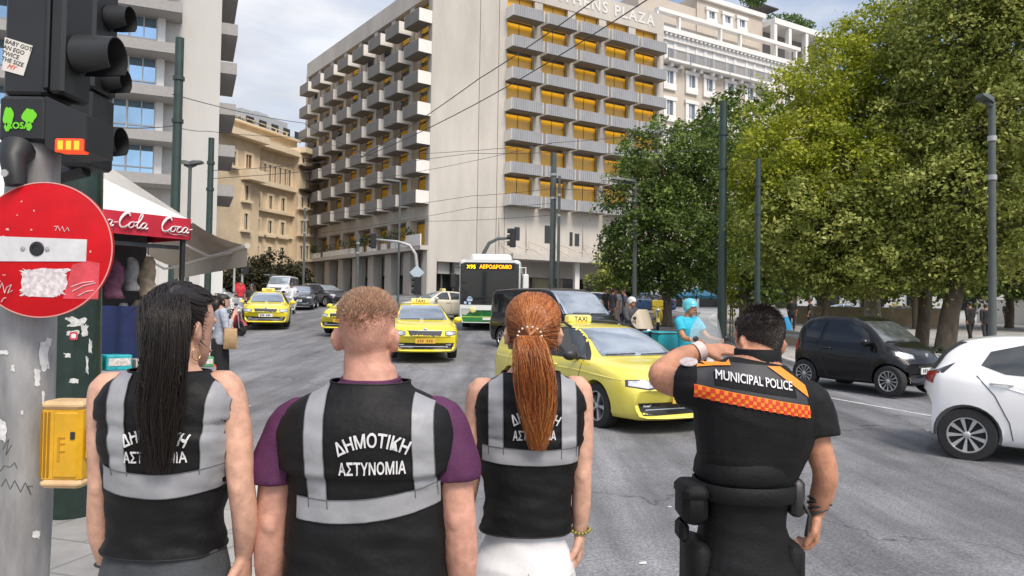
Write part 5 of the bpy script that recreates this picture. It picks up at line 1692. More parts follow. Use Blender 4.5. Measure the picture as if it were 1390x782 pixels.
for i, (x, y, w, h) in enumerate(((104, 437, 34, 16), (98, 452, 22, 10), (115, 447, 12, 20), (92, 482, 12, 8), (100, 517, 14, 9), (122, 470, 6, 26), (118, 495, 5, 30), (88, 610, 6, 5), (117, 640, 5, 5))):
    scrap(tp, bvg, b, x, y, w, h, STK, d_g, 50 + i, n=22, rough=.6)
rd = scrap(tp, bvg, b, 100, 456, 11, 11, pm('sticker_red', (.5, .06, .08), .5), d_g, 61, 'round_sticker', rough=.02, off=.006); 
scrap(tp, bvg, b, 100, 456, 6, 6, PLATEW, d_g, 62, 'round_sticker_centre', rough=.02, off=.008)

# ------------------------------------------------------------------ near grey pole with signals, sign and button box
dn = 2.9
kn = dn / FPX
base = P(24, 800, dn); foot = Vector((base.x - .01, base.y, .10))
np_ = thing('signal_pole', foot, 'scuffed galvanised pole at the left edge carrying the round red sign', 'pole')
GALN = pm('galvanised_near', (.36, .36, .365), .55, metal=.15, var=.42, scale=9, stretch=(1, 1, .25), roughvar=.15, detail=9, var2=.35, bump=.12, bscale=50)
ptop = P(47, 190, dn) - foot
m_ = MB(); m_.tube([(0, 0, 0), P(30, 700, dn) - foot, P(38, 430, dn) - foot, ptop], [.104, .103, .099, .09], 32); sh = m_.build('shaft', GALN, np_, smooth=True, angle=40)
bvn = bvh_of(sh)
PAPER = pm('paper_scrap', (.66, .66, .66), .8, var=.2, scale=30, detail=6)
for i, (x, y, w, h) in enumerate(((60, 480, 16, 50), (50, 512, 10, 26), (6, 478, 14, 8), (5, 585, 12, 36), (66, 465, 8, 14), (49, 725, 12, 14), (18, 500, 6, 12), (30, 560, 5, 7), (58, 540, 5, 20))):
    scrap(np_, bvn, foot, x, y, w, h, PAPER, dn, 70 + i, n=24, rough=.55)
SCR = pm('marker_ink', (.10, .10, .11), .8)
def scribble(parent, bv, base, pts, d, r, mat, name='scribble'):
    q = []
    for a, b2 in zip(pts[:-1], pts[1:]):
        for k in range(5):
            x = a[0] + (b2[0] - a[0]) * k / 5; y = a[1] + (b2[1] - a[1]) * k / 5
            o = P(x, y, d - .6) - base; v = (o + base - CAM_LOC).normalized(); h = shoot(bv, o, v, .001)
            if h is not None: q.append(h)
    if len(q) > 2:
        m_ = MB(); m_.tube(q, r, 4); m_.build(name, mat, parent)
scribble(np_, bvn, foot, [(2, 660), (8, 650), (14, 664), (20, 652), (28, 668), (34, 655), (42, 672), (38, 660), (46, 660)], dn, .0016, SCR)
scribble(np_, bvn, foot, [(0, 640), (6, 632), (14, 634), (20, 628), (24, 638)], dn, .0014, SCR)
scribble(np_, bvn, foot, [(4, 610), (12, 596), (8, 618), (18, 600)], dn, .0014, SCR)
# sign disc
cs_ = P(58, 339, 2.74); ks = 2.74 / FPX
RED = pm('sign_red', (.52, .004, .010), .45, var=.12, scale=9, spec=.25)
sign = thing('no_entry_sign', cs_, 'round red no entry sign with a white bar and torn white paper', 'road sign')
vx = Vector((1, .06, 0)).normalized(); vz = Vector((math.sin(R(-.9)) * -1, 0, 1)).normalized(); vn = vz.cross(vx).normalized() * -1
if vn.y > 0: vn = -vn
def SG(a, b, dpt=0.0): return vx * (a * ks) + vz * (b * ks) + vn * dpt
m_ = MB(); n = 72
ring = lambda rr, dp: [SG(rr * math.cos(2 * math.pi * k / n), rr * math.sin(2 * math.pi * k / n), dp) for k in range(n)]
m_.loft([ring(92, -.016), ring(92.5, -.008), ring(92, 0.0), ring(91.2, .001)]); m_.build('disc', RED, sign, smooth=True, angle=30)
m_ = MB(); m_.loft([ring(92.4, .0005), ring(92.4, .002), ring(90.8, .0025), ring(90.8, .0005)], False); m_.build('rim', pm('sign_rim', (.62, .30, .28), .5), sign)
def flat(name, poly, mat, dp=.004, parent=None):
    m_ = MB(); m_.prism(poly, lambda a, b, d: SG(a, b, d), dp - .003, dp); return m_.build(name, mat, parent or sign)
flat('white_bar', [(-60, 17), (58, 15), (58, -15), (-60, -17)], pm('sign_white', (.60, .60, .62), .5, var=.12, scale=14), .004)
m_ = MB(); 
for (x, rr) in ((-7, 10), ):
    m_.lathe([(.001, 0), (rr * ks, 0), (rr * ks * .9, .004), (rr * ks * .55, .005), (rr * ks * .5, .002), (.001, .002)], 'Y', 20)
o_ = m_.build('bolt_cap', SIGB, sign); o_.location = SG(-7, 1, .005); o_.rotation_euler = (0, 0, math.pi)
for x in (-25, 7):
    m_ = MB(); m_.lathe([(.001, 0), (3.2 * ks, 0), (2.8 * ks, .004), (.001, .005)], 'Y', 12); o_ = m_.build('bolt', GALV, sign); o_.location = SG(x, 1, .004); o_.rotation_euler = (0, 0, math.pi)
rr_ = random.Random(8)
def ragged(cx, cy, w, h, n, rough, seed):
    r_ = random.Random(seed); out = []
    for i in range(n):
        a = 2 * math.pi * i / n; e = 1 - rough * r_.random()
        sx = abs(math.cos(a)) ** .35 * math.copysign(1, math.cos(a)); sy = abs(math.sin(a)) ** .35 * math.copysign(1, math.sin(a))
        out.append((cx + sx * w / 2 * e, cy + sy * h / 2 * e))
    return out
PAPT = pm('torn_paper', (.62, .56, .58), .8, var=.35, scale=60, detail=8)
flat('torn_paper', ragged(3, -45, 68, 42, 60, .22, 3), PAPT, .003)
flat('paper_fragment', ragged(20, -28, 40, 7, 24, .4, 4), PAPT, .0036)
flat('faded_patch', [(58, -14), (76, -17), (76, -66), (30, -66), (40, -20)], pm('faded_red', (.60, .06, .08), .5, var=.2, scale=20), .0022)
m_ = MB()
for (x0, y0, x1, y1) in ((40, -50, 70, -42), (42, -56, 72, -44), (50, -62, 70, -54), (-50, -72, -44, -66), (-58, -50, -52, -44)):
    m_.tube([SG(x0, y0, .003), SG((x0 + x1) / 2, (y0 + y1) / 2 + 2, .004), SG(x1, y1, .003)], .0022, 5)
m_.build('scratches', pm('scratch_pink', (.72, .42, .44), .7), sign)
m_ = MB()
pts_ = [(-56, -62), (-50, -46), (-46, -60), (-44, -52), (-38, -48), (-42, -60), (-36, -56)]
m_.tube([SG(x, y, .0035) for x, y in pts_], .0016, 5)
m_.tube([SG(x, y, .0035) for x, y in ((16, 26), (19, 33), (22, 26), (25, 32), (28, 25), (32, 31), (34, 26))], .0013, 5)
m_.build('graffiti_tag', PAPER, sign)
for i in range(14):
    flat('chip', ragged(rr_.uniform(-60, 70), rr_.uniform(-70, 70), rr_.uniform(2, 6), rr_.uniform(1, 4), 9, .6, 90 + i), pm('chip_pink', (.70, .40, .40), .7), .0024)
m_ = MB(); m_.bbox(-.03, .03, .015, .09, -.10, .10, .01); m_.build('bracket', GALV, sign)

# button box
bx0 = P(88, 602, 2.80)
bt = thing('button_box', bx0, 'yellow pedestrian button box strapped to the grey signal pole', 'button box')
kb = 2.80 / FPX
YBX = pm('button_yellow', (.66, .36, .012), .42, var=.14, scale=12, coat=.2)
def KB(x0, x1, y0, y1, z0, z1, b=.008): 
    m_ = MB(); m_.bbox(x0 * kb, x1 * kb, y0, y1, z0 * kb, z1 * kb, b); return m_
KB(-28, 28, -.03, .09, -50, 50, .012).build('housing', YBX, bt, smooth=True, angle=30)
KB(-27, 29, -.038, .085, 47, 58, .012).build('top_cap', pm('cap_pale', (.62, .42, .22), .5, var=.15, scale=9), bt, smooth=True, angle=30)
KB(-27, 29, -.036, .085, -58, -47, .012).build('bottom_cap', pm('cap_pale', (.62, .42, .22), .5), bt, smooth=True, angle=30)
for i in range(3): KB(-27 + i * 5, -24 + i * 5, -.034, -.02, -44, 44, .003).build('groove', pm('groove_amber', (.30, .15, .008), .6), bt)
KB(-9, 24, -.036, -.02, -44, 44, .006).build('front_panel', YBX, bt, smooth=True, angle=30)
KB(-2, 1, -.039, -.034, -22, 12, .001).build('tactile_line', pm('tactile', (.50, .26, .01), .5), bt)
for z in (10, 2, -8): KB(1, 8, -.039, -.034, z - 1.2, z + 1.2, .001).build('tactile_arrow', MATS['tactile'], bt)
KB(15, 21, -.040, -.035, 8, 18, .001).build('dark_mark', BLACKP, bt)
KB(29, 33, -.01, .05, -20, 20, .006).build('side_button', YBX, bt)

# signal heads
def signal_head(name, label, dd, rects, visors, grp='signal heads on the near pole'):
    c = P(45, 60, dd); t = thing(name, c + Vector((0, .095, 0)), label, 'traffic light', grp); k = dd / FPX
    def loc(px, py): return P(px, py, dd) - c
    for nm, x0, x1, y0, y1, f, bk, bv_ in rects:
        p = loc((x0 + x1) / 2, (y0 + y1) / 2); w = (x1 - x0) * k / 2; h = (y1 - y0) * k / 2
        m_ = MB(); m_.bbox(p.x - w, p.x + w, f, bk, p.z - h, p.z + h, bv_); m_.build(nm, SIGB, t, smooth=True, angle=30)
    for x0, y, x1, r0, yo in visors:
        p0 = loc(x0, y); L_ = (x1 - x0) * k; rr = r0 * k
        m_ = MB(); n = 20; rings = []
        outer, inner = [], []
        for f, cutn in ((0, 1.0), (.5, .85), (1.0, .62)):
            ro, ri_ = [], []
            for j in range(n + 1):
                a = math.pi * (-.5 * cutn - .0) + (math.pi * (1 + cutn)) * j / n - math.pi * 0
                a = math.pi / 2 + (j / n - .5) * 2 * math.pi * (.5 + .42 * cutn)
                for lst, q in ((ro, rr), (ri_, rr * .94)):
                    lst.append((p0.x + L_ * f, yo + q * math.cos(a), p0.z - rr * .06 * f + q * math.sin(a)))
            outer.append(ro); inner.append(ri_)
        m_.loft(outer, False, closed=False); m_.loft(inner, False, closed=False)
        m_.loft([outer[-1], inner[-1]], False, closed=False)
        m_.build('visor', SIGB, t, smooth=True, angle=40)
        m_ = MB(); m_.lathe([(.001, 0), (rr * .9, 0), (rr * .85, .02), (.001, .035)], 'X', 18, (p0.x - .012, yo, p0.z)); m_.build('lens', pm('signal_lens', (.03, .03, .03), .15), t, smooth=True)
    return t, c, loc, k
sh1, c1, loc1, k1 = signal_head('traffic_signal', 'black traffic light housing at the upper left edge with stickers', 2.82,
    [('housing', 4, 62, -70, 128, -.09, .10, .012), ('door', 64, 85, -70, 126, -.085, .105, .012), ('lower_housing', 0, 64, 131, 193, -.10, .10, .012), ('hinge', 60, 66, -60, 120, -.095, -.08, .004)],
    [(88, 64, 142, 28, .0)])
m_ = MB()
pts = [(64, 131), (120, 157), (120, 206), (80, 208), (64, 200)]
m_.prism([((loc1(x, y)).x, (loc1(x, y)).z) for x, y in pts], lambda a, b, d: (a, d, b), -.098, .09); m_.build('lamp_shroud', SIGB, sh1)
m_ = MB(); p = loc1(98, 199); m_.bbox(p.x - 19 * k1, p.x + 19 * k1, -.108, -.06, p.z - 9 * k1, p.z + 9 * k1, .004); m_.build('orange_lamp', emit('orange_lamp', (1.0, .05, .008), .75), sh1)
for i in range(3):
    m_ = MB(); x = p.x + (-11 + i * 11) * k1; m_.bbox(x - 3.5 * k1, x + 3.5 * k1, -.110, -.106, p.z - 6 * k1, p.z + 6 * k1, .001); m_.build('lamp_cell', emit('lamp_cell', (1.0, .28, .02), .85), sh1)
m_ = MB(); m_.tube([loc1(30, 206) + Vector((0, -.12, 0)), loc1(36, 222) + Vector((0, -.17, 0)), loc1(40, 256) + Vector((0, -.17, 0))], [.060, .045, .036], 14); m_.build('mount', SIGB, sh1, smooth=True, angle=40)
m_ = MB(); p = loc1(40, 244); m_.lathe([(.001, 0), (.014, 0), (.012, .008), (.001, .01)], 'Y', 10, (p.x, -.222, p.z)); ob = m_.build('bolt', GALV, sh1)
sk = MB(); q = [loc1(6, 50), loc1(44, 62), loc1(32, 103), loc1(3, 95)]
sk.add([(v.x, y, v.z) for y in (-.0915, -.0935) for v in q], [(0, 1, 2, 3), (7, 6, 5, 4), (0, 4, 5, 1), (1, 5, 6, 2), (2, 6, 7, 3), (3, 7, 4, 0)])
sk_ = sk.build('white_sticker', pm('sticker_white', (.66, .63, .58), .6), sh1)
tx = MB(); ang = R(-17.5)
for i, ln in enumerate(('BABY GOT', 'AN EGO', 'TWICE', 'THE SIZE')):
    o2 = loc1(24.5 - i * 2.2, 64 + i * 7.6)
    w_ = {0: 0, 1: -4.5, 2: -7, 3: -1.5}[i]
    flat_text(tx, ln, .0225, lambda a, b: (o2.x + (w_ * k1 + a) * math.cos(ang) - b * math.sin(ang), -.0942, o2.z + (w_ * k1 + a) * math.sin(ang) + b * math.cos(ang)), bold=.02)
tx.build('sticker_text', BLACKP, sk_, fix=False)
tx = MB(); o2 = loc1(15, 94); flat_text(tx, 'MY', .024, lambda a, b: (o2.x + a * math.cos(ang) - b * math.sin(ang), -.0942, o2.z + a * math.sin(ang) + b * math.cos(ang)), bold=.03, shear=.3)
tx.build('sticker_word', pm('sticker_red2', (.6, .12, .06), .5), sk_, fix=False)
GS = pm('sticker_green', (.16, .62, .02), .5)
gs_ = MB()
def blob(cx, cy, rx, ry, n=20, ph=0):
    return [(loc1(cx + rx * math.cos(2 * math.pi * i / n) * (1 + .12 * math.sin(5 * i + ph)), cy + ry * math.sin(2 * math.pi * i / n) * (1 + .12 * math.cos(4 * i + ph)))) for i in range(n)]
for (cx, cy, rx, ry, ph) in ((15, 160, 7, 13, 0), (43, 159, 9.5, 10, 1), (14, 174, 4, 6, 2), (43, 173, 4, 6, 3)):
    pl_ = blob(cx, cy, rx, ry, ph=ph); n = len(pl_)
    gs_.add([(v.x, -.1015, v.z) for v in pl_] + [(v.x, -.1035, v.z) for v in pl_], [tuple(range(n)), tuple(range(2 * n - 1, n - 1, -1))] + [(i, (i + 1) % n, (i + 1) % n + n, i + n) for i in range(n)])
gso = gs_.build('green_sticker', GS, sh1)
tx = MB(); o2 = loc1(29, 176); flat_text(tx, 'ROSA', .034, lambda a, b: (o2.x + a, -.1045, o2.z + b), bold=.035); tx.build('green_sticker_text', GS, gso, fix=False)
sh2, c2, loc2, k2 = signal_head('traffic_signal', 'second black traffic light behind the stickered one', 3.35,
    [('housing', 84, 126, -60, 118, -.08, .12, .012), ('lower_housing', 80, 122, 121, 224, -.08, .12, .012)],
    [(128, 10, 158, 18, .03), (120, 98, 152, 17, .03), (122, 184, 147, 21, .03)])
m_ = MB(); m_.tube([loc2(100, 224), loc2(70, 232), loc2(48, 240)], [.04, .035, .035], 8); m_.build('bracket', SIGB, sh2)
m_ = MB(); m_.tube([loc2(x, y) + Vector((0, -.10, 0)) for x, y in ((122, 184), (128, 178), (126, 192), (133, 182), (131, 194), (139, 184), (137, 196), (143, 188))], .002, 4); m_.build('graffiti_tag', PAPER, sh2)

# ================================================================== KIOSK
kr = P(258, 312, 9.6); kl = P(-40, 292, 7.6)
kb_ = Vector((kr.x - 1.4, kr.y + .6, 0)); kb_.z = gz(kb_.x, kb_.y) + .1
kio = thing('street_kiosk', kb_, 'street kiosk with white tent roof and red soft drink valance', 'kiosk')
FK = Frame((kl.x, kl.y), (kr - kl)); Lk = (Vector((kr.x, kr.y, 0)) - Vector((kl.x, kl.y, 0))).length
zt0, zt1 = FK.zpx(258, 299), FK.zpx(258, 326)
CANV = pm('white_canvas', (.68, .66, .63), .8, var=.08, scale=2, bump=.1)
REDC = pm('red_canvas', (.48, .012, .035), .6, var=.08, scale=3, bump=.12, bscale=8)
zap = zt0 + 1.35
m_ = MB(); nd = 3.0
c4 = [FK(0, 0, zt0), FK(Lk, 0, zt0), FK(Lk, -nd, zt0), FK(0, -nd, zt0)]
apx = FK(Lk - 2.6, -nd / 2, zap); apl = FK(1.0, -nd / 2, zap)
m_.add(c4 + [apl, apx], [(0, 1, 5, 4), (1, 2, 5), (2, 3, 4, 5), (3, 0, 4), (3, 2, 1, 0)])
m_.build('tent_roof', CANV, kio, world=True)
m_ = MB(); nseg = 40
for (A, B) in (((0, .01), (Lk, .01)), ((Lk + .01, 0), (Lk + .01, -nd))):
    rows = []
    for i in range(nseg + 1):
        u = A[0] + (B[0] - A[0]) * i / nseg; n_ = A[1] + (B[1] - A[1]) * i / nseg; w = .012 * math.sin(i * .9) + .008 * math.sin(i * 2.3)
        rows.append([FK(u, n_, zt0 + .015), FK(u, n_ + w * .4, (zt0 + zt1) / 2), FK(u, n_ + w, zt1)])
    m_.loft(rows, False, closed=False)
val = m_.build('valance', REDC, kio, smooth=True, world=True)
# script lettering as drawn pen strokes
STRO = {
 'C': ([(.62, .80), (.50, .98), (.28, .95), (.08, .62), (.06, .28), (.22, .04), (.46, .05), (.66, .22)], .62),
 'o': ([(.30, .42), (.12, .36), (.06, .16), (.20, .03), (.38, .14), (.38, .34), (.28, .43), (.44, .40), (.56, .44)], .46),
 'c': ([(.36, .36), (.24, .43), (.08, .28), (.10, .08), (.26, .03), (.44, .14)], .40),
 'a': ([(.38, .38), (.22, .43), (.07, .24), (.12, .05), (.28, .08), (.40, .30), (.42, .40), (.38, .12), (.46, .03), (.56, .12)], .50),
 'l': ([(.04, .14), (.26, .55), (.34, .92), (.24, .98), (.16, .70), (.16, .16), (.26, .03), (.38, .14)], .34),
 '-': ([(.04, .28), (.26, .32)], .34)}
def script(mb_, word, u0, z0, hgt):
    x = 0
    for i, ch in enumerate(word):
        pts, adv = STRO[ch]
        sp_ = smooth_line([(a, b, 0) for a, b in pts], 5)
        q = [FK(u0 + (x + p.x + p.y * .25) * hgt, .035, z0 + p.y * hgt) for p in sp_]
        n_ = len(q)
        mb_.tube(q, [hgt * (.040 + .055 * abs(math.sin(math.pi * (k / max(1, n_ - 1)) * 1.5 + .4))) for k in range(n_)], 6, flat=.5)
        x += adv
    # the tail that sweeps under the first letters
    sp_ = smooth_line([(.5, .06, 0), (.9, -.14, 0), (1.5, -.10, 0), (2.0, -.16, 0)], 5)
    q = [FK(u0 + p.x * hgt, .035, z0 + p.y * hgt) for p in sp_]; mb_.tube(q, [hgt * .045 * (1 - .6 * k / len(q)) for k in range(len(q))], 6, flat=.5)
    return x * hgt
LETW = pm('valance_lettering', (.72, .68, .68), .6)
hw = .185
uC = FK.upx(213)
for u0 in (uC, FK.upx(103), FK.upx(103) - 1.0):
    m_ = MB(); script(m_, 'Coca-Cola' if u0 != uC else 'Coca-', u0, zt1 + .075, hw); m_.build('script_lettering', LETW, val, world=True)
# body, posts, counter
m_ = MB(); FK.box(m_, 0, Lk - .10, -2.6, -.85, .1, zt0 - .02); m_.build('body', pm('kiosk_dark', (.05, .05, .055), .7, var=.3), kio, world=True)
for (u, n_) in ((Lk - .06, -.06), (Lk - .06, -nd + .06), (.1, -.06)):
    m_ = MB(); FK.box(m_, u - .025, u + .025, n_ - .025, n_ + .025, .1, zt1 + .1); m_.build('post', BLACKP, kio, world=True)
m_ = MB(); FK.box(m_, Lk - 1.8, Lk - .1, -.12, -.07, zt1 - .13, zt1 - .08); m_.build('frame_rail', BLACKP, kio, world=True)
# second awning: a beige roller awning, a thing of its own
A_on, A_of = P(336, 334, 9.0), P(236, 362, 14.6); A_in, A_if = P(262, 306, 10.3), P(190, 335, 15.4)
z_o = (A_on.z + A_of.z) / 2; z_i = (A_in.z + A_if.z) / 2
for v in (A_on, A_of): v.z = z_o
for v in (A_in, A_if): v.z = z_i
ctr = (A_on + A_of + A_in + A_if) / 4
aw = thing('awning', ctr, 'large beige awning stretched from the kiosk towards the road', 'awning')
BEI = pm('beige_canvas', (.40, .345, .27), .8, var=.1, scale=1.5, bump=.1, bscale=6)
m_ = MB(); rows = []
for i in range(13):
    t = i / 12; a = A_in.lerp(A_if, t); b2 = A_on.lerp(A_of, t)
    rows.append([a.lerp(b2, s) - Vector((0, 0, .05 * math.sin(math.pi * s))) for s in (0, .25, .5, .75, 1)])
m_.loft(rows, False, closed=False)
m_.build('canopy', BEI, aw, smooth=True, world=True)
m_ = MB(); rows = []
for i in range(31):
    p = A_on.lerp(A_of, i / 30); w = .012 * math.sin(i * 1.1); nn = Vector((.8, -.5, 0)).normalized()
    rows.append([p + Vector((0, 0, .02)), p + nn * w - Vector((0, 0, .12)), p + nn * w * 1.5 - Vector((0, 0, .25))])
m_.loft(rows, False, closed=False); m_.build('valance', BEI, aw, smooth=True, world=True)
m_ = MB(); m_.tube([A_on, A_of], .035, 8); m_.build('front_bar', pm('bar_beige', (.5, .46, .40), .5), aw, world=True)
for t in (.12, .85):
    m_ = MB(); a = A_in.lerp(A_if, t) - Vector((0, 0, .25)); b2 = A_on.lerp(A_of, t) - Vector((0, 0, .03)); md_ = a.lerp(b2, .55) - Vector((0, 0, .12)); m_.tube([a, md_, b2], .022, 6); m_.build('folding_arm', MATS['bar_beige'], aw, world=True)
# goods on and around the kiosk
gz0 = lambda p: gz(p.x, p.y) + .10
goods = 'goods displayed at the kiosk'
def crate(px, py, d, w, dp, h, col, label, rz=0.5, name='goods_box', shelf=True):
    p = P(px, py, d); t = thing(name, p, label, 'box', goods, rz)
    c = pm('goods_' + '_'.join(str(int(x * 100)) for x in col), col, .5, var=.25, scale=14)
    m_ = MB(); m_.bbox(-w / 2, w / 2, -dp / 2, dp / 2, 0, h * .82, .012); m_.build('box', c, t)
    m_ = MB(); m_.bbox(-w / 2 - .008, w / 2 + .008, -dp / 2 - .008, dp / 2 + .008, h * .82, h, .01); m_.build('lid', pm('goods_lid', (.5, .5, .5), .5, var=.3, scale=10), t)
    return t
tb0 = P(150, 540, 7.6); zt_ = tb0.z
stand = thing('display_stand', Vector((tb0.x, tb0.y, gz0(tb0))), 'low stepped display stand of goods beside the kiosk', 'stand')
FS = Frame((P(118, 540, 7.3).x, P(118, 540, 7.3).y), (.75, .66))
for k, (n_, z) in enumerate(((0, .38), (-.35, .62), (-.7, .86))):
    m_ = MB(); FS.box(m_, 0, 1.5, n_ - .32, n_, gz0(tb0), gz0(tb0) + z); m_.build('step', pm('stand_grey', (.30, .31, .33), .6, var=.2), stand, world=True)
cols = [(.02, .38, .42), (.50, .03, .05), (.55, .52, .45), (.05, .10, .30), (.55, .40, .05), (.35, .05, .20), (.08, .30, .12), (.60, .58, .56)]
names = ['turquoise', 'red', 'cream', 'navy', 'mustard', 'maroon', 'green', 'pale grey']
r6 = random.Random(12)
for k, (n_, z) in enumerate(((0, .38), (-.35, .62), (-.7, .86))):
    for j in range(5):
        ci = (k * 3 + j * 2) % 8
        p = FS(.16 + j * .3, n_ - .16, gz0(tb0) + z + .002)
        t = thing('goods_box', p, '%s goods box, %s from left on the %s step of the stand' % (names[ci], ['first', 'second', 'third', 'fourth', 'fifth'][j], ['front', 'middle', 'back'][k]), 'box', goods, math.atan2(FS.u.y, FS.u.x))
        c = pm('goods_' + names[ci].replace(' ', '_'), cols[ci], .45, var=.3, scale=18)
        h = r6.uniform(.10, .2); m_ = MB(); m_.bbox(-.13, .13, -.13, .13, 0, h, .01); m_.build('box', c, t)
        m_ = MB(); m_.box(-.11, .11, -.134, -.1305, h * .3, h * .8); m_.build('printed_band', pm('goods_band', (.6, .58, .52), .5, var=.4, scale=30), t)
# hanging bags and garments
hang = 'goods hung under the kiosk roof'
r7 = random.Random(4)
hl = ['dark backpack', 'maroon garment', 'grey scarf', 'navy bag', 'brown handbag', 'beige hat', 'black bag', 'plum garment']
hc = [(.02, .02, .025), (.16, .03, .05), (.32, .31, .32), (.015, .03, .12), (.16, .09, .05), (.42, .34, .24), (.025, .025, .025), (.14, .05, .09)]
for i in range(16):
    u = Lk - 1.75 + (i % 8) * .215; row = i // 8
    p = FK(u, -.55 - .2 * row, zt1 - .12 - row * .62 - r7.uniform(0, .15)); j = (i * 3) % 8
    t = thing('hanging_goods', p, '%s hung %s in the %s row under the kiosk roof' % (hl[j], ['far left', 'second from left', 'third from left', 'left of middle', 'right of middle', 'third from right', 'second from right', 'far right'][i % 8], ['upper', 'lower'][row]), 'bag', hang)
    w, h = r7.uniform(.09, .13), r7.uniform(.38, .55)
    m_ = MB(); rings = []
    for k in range(9):
        z = -h * k / 8; ww = w * (.35 + .65 * min(1, k / 2.5)) * (1 + .12 * math.sin(k * 2 + i)); rings.append([(ww * math.cos(2 * math.pi * a / 14) + .02 * math.sin(k + i), .05 * math.sin(2 * math.pi * a / 14) * (1 + .3 * math.sin(k * 1.7)), z) for a in range(14)])
    m_.loft(rings); m_.build('cloth', pm('hang_' + hl[j].replace(' ', '_'), hc[j], .75, var=.35, scale=14, bump=.2), t, smooth=True)
    m_ = MB(); m_.tube([(0, 0, -.01), (0, 0, .12)], .006, 5); m_.build('hook', BLACKP, t)
p = P(150, 415, 8.4); t = thing('cloth_drape', p, 'navy cloth hanging over the kiosk counter', 'cloth')
m_ = MB(); rows = []
for i in range(19):
    x = -.55 + 1.0 * i / 18; rows.append([(x, .04 * math.sin(i * 1.3) - .02, 0), (x, .05 * math.sin(i * 1.3 + .4), -.35), (x, .06 * math.sin(i * 1.3 + .8), -.75)])
m_.loft(rows, False, closed=False); m_.build('cloth', pm('navy_cloth', (.012, .022, .085), .85, var=.2, scale=8), t, smooth=True)
# ================================================================== PEOPLE
def skin_mat(name, col):
    m = pm(name, col, 0.52, var=0.20, scale=34, bump=.14, bscale=240, sub=0.05, spec=.38, var2=.14, detail=9)
    return m
SK_F = skin_mat('skin_fair', (.63, .365, .265))
SK_P = skin_mat('skin_pink', (.63, .33, .245))
SK_T = skin_mat('skin_tan', (.50, .24, .148))
EYEW = pm('eye_white', (.7, .7, .68), .3)
EYED = pm('eye_iris', (.05, .03, .02), .2)
LIP = pm('lips', (.42, .15, .13), .5)

def sect(cx, cy, z, a, bf, bb, n=28, ex=2.3):
    """torso section: half width a, depth bf to the front (+y), bb to the back"""
    out = []
    for k in range(n):
        t = 2 * math.pi * k / n; c, s = math.cos(t), math.sin(t)
        x = a * math.copysign(abs(c) ** (2 / ex), c); b = bf if s > 0 else bb
        out.append((cx + x, cy + b * math.copysign(abs(s) ** (2 / ex), s), z))
    return out

HEADP = [(.000, .026, .088, .030), (.018, .040, .096, .000), (.04, .052, .098, -.035), (.065, .060, .097, -.060), (.095, .067, .096, -.082), (.12, .0715, .099, -.094), (.145, .0745, .099, -.100), (.17, .0735, .093, -.098), (.19, .067, .080, -.088), (.208, .053, .058, -.068), (.221, .034, .032, -.044), (.228, .012, .006, -.016)]
def head_pt(z, ang, off=0.0, sc=1.0):
    """point of the skull at height z above the chin, angle from +x"""
    zs = [p[0] for p in HEADP]
    z0 = max(0, min(.228, z))
    a = ip(zs, [p[1] for p in HEADP], z0) ; f = ip(zs, [p[2] for p in HEADP], z0); b = -ip(zs, [p[3] for p in HEADP], z0)
    cy = (f - b) / 2; d = (f + b) / 2
    c, s = math.cos(ang), math.sin(ang)
    n = Vector((c / max(a, .02), s / max(d, .02), 0))
    top = max(0.0, (z - .13) / .1)
    n = Vector((n.x, n.y, 0)).normalized() * max(0.0, 1 - top * .75) + Vector((0, 0, top * .9))
    n.normalize()
    return (Vector((a * c, cy + d * s, z0)) + n * off) * sc

def add_head(mb, M, sc=1.0):
    old = mb.M; mb.M = (old @ M) if old is not None else M
    rings = []
    zs = [p[0] for p in HEADP]
    for i in range(34):
        z = .228 * (i / 33)
        rings.append([head_pt(z, 2 * math.pi * k / 28, 0, sc) for k in range(28)])
    mb.loft(rings)
    mb.ell(Vector((0, .100, .088)) * sc, (.015 * sc, .022 * sc, .017 * sc), 10, 6)
    mb.tube([Vector((0, .094, .125)) * sc, Vector((0, .108, .095)) * sc], [.008 * sc, .012 * sc], 8)
    mb.ell(Vector((0, .092, .048)) * sc, (.026 * sc, .012 * sc, .010 * sc), 10, 6)
    mb.ell(Vector((0, .088, .137)) * sc, (.055 * sc, .016 * sc, .009 * sc), 10, 6)
    for s in (1, -1):
        mb.ell(Vector((s * .079, -.012, .098)) * sc, (.010 * sc, .020 * sc, .032 * sc), 10, 8)
        mb.tube([Vector((s * (.074), .006, .080)) * sc, Vector((s * .086, -.020, .082)) * sc, Vector((s * .091, -.030, .106)) * sc, Vector((s * .086, -.018, .126)) * sc, Vector((s * .076, .004, .118)) * sc], [.007 * sc, .008 * sc, .0075 * sc, .007 * sc, .006 * sc], 7)
    mb.M = old

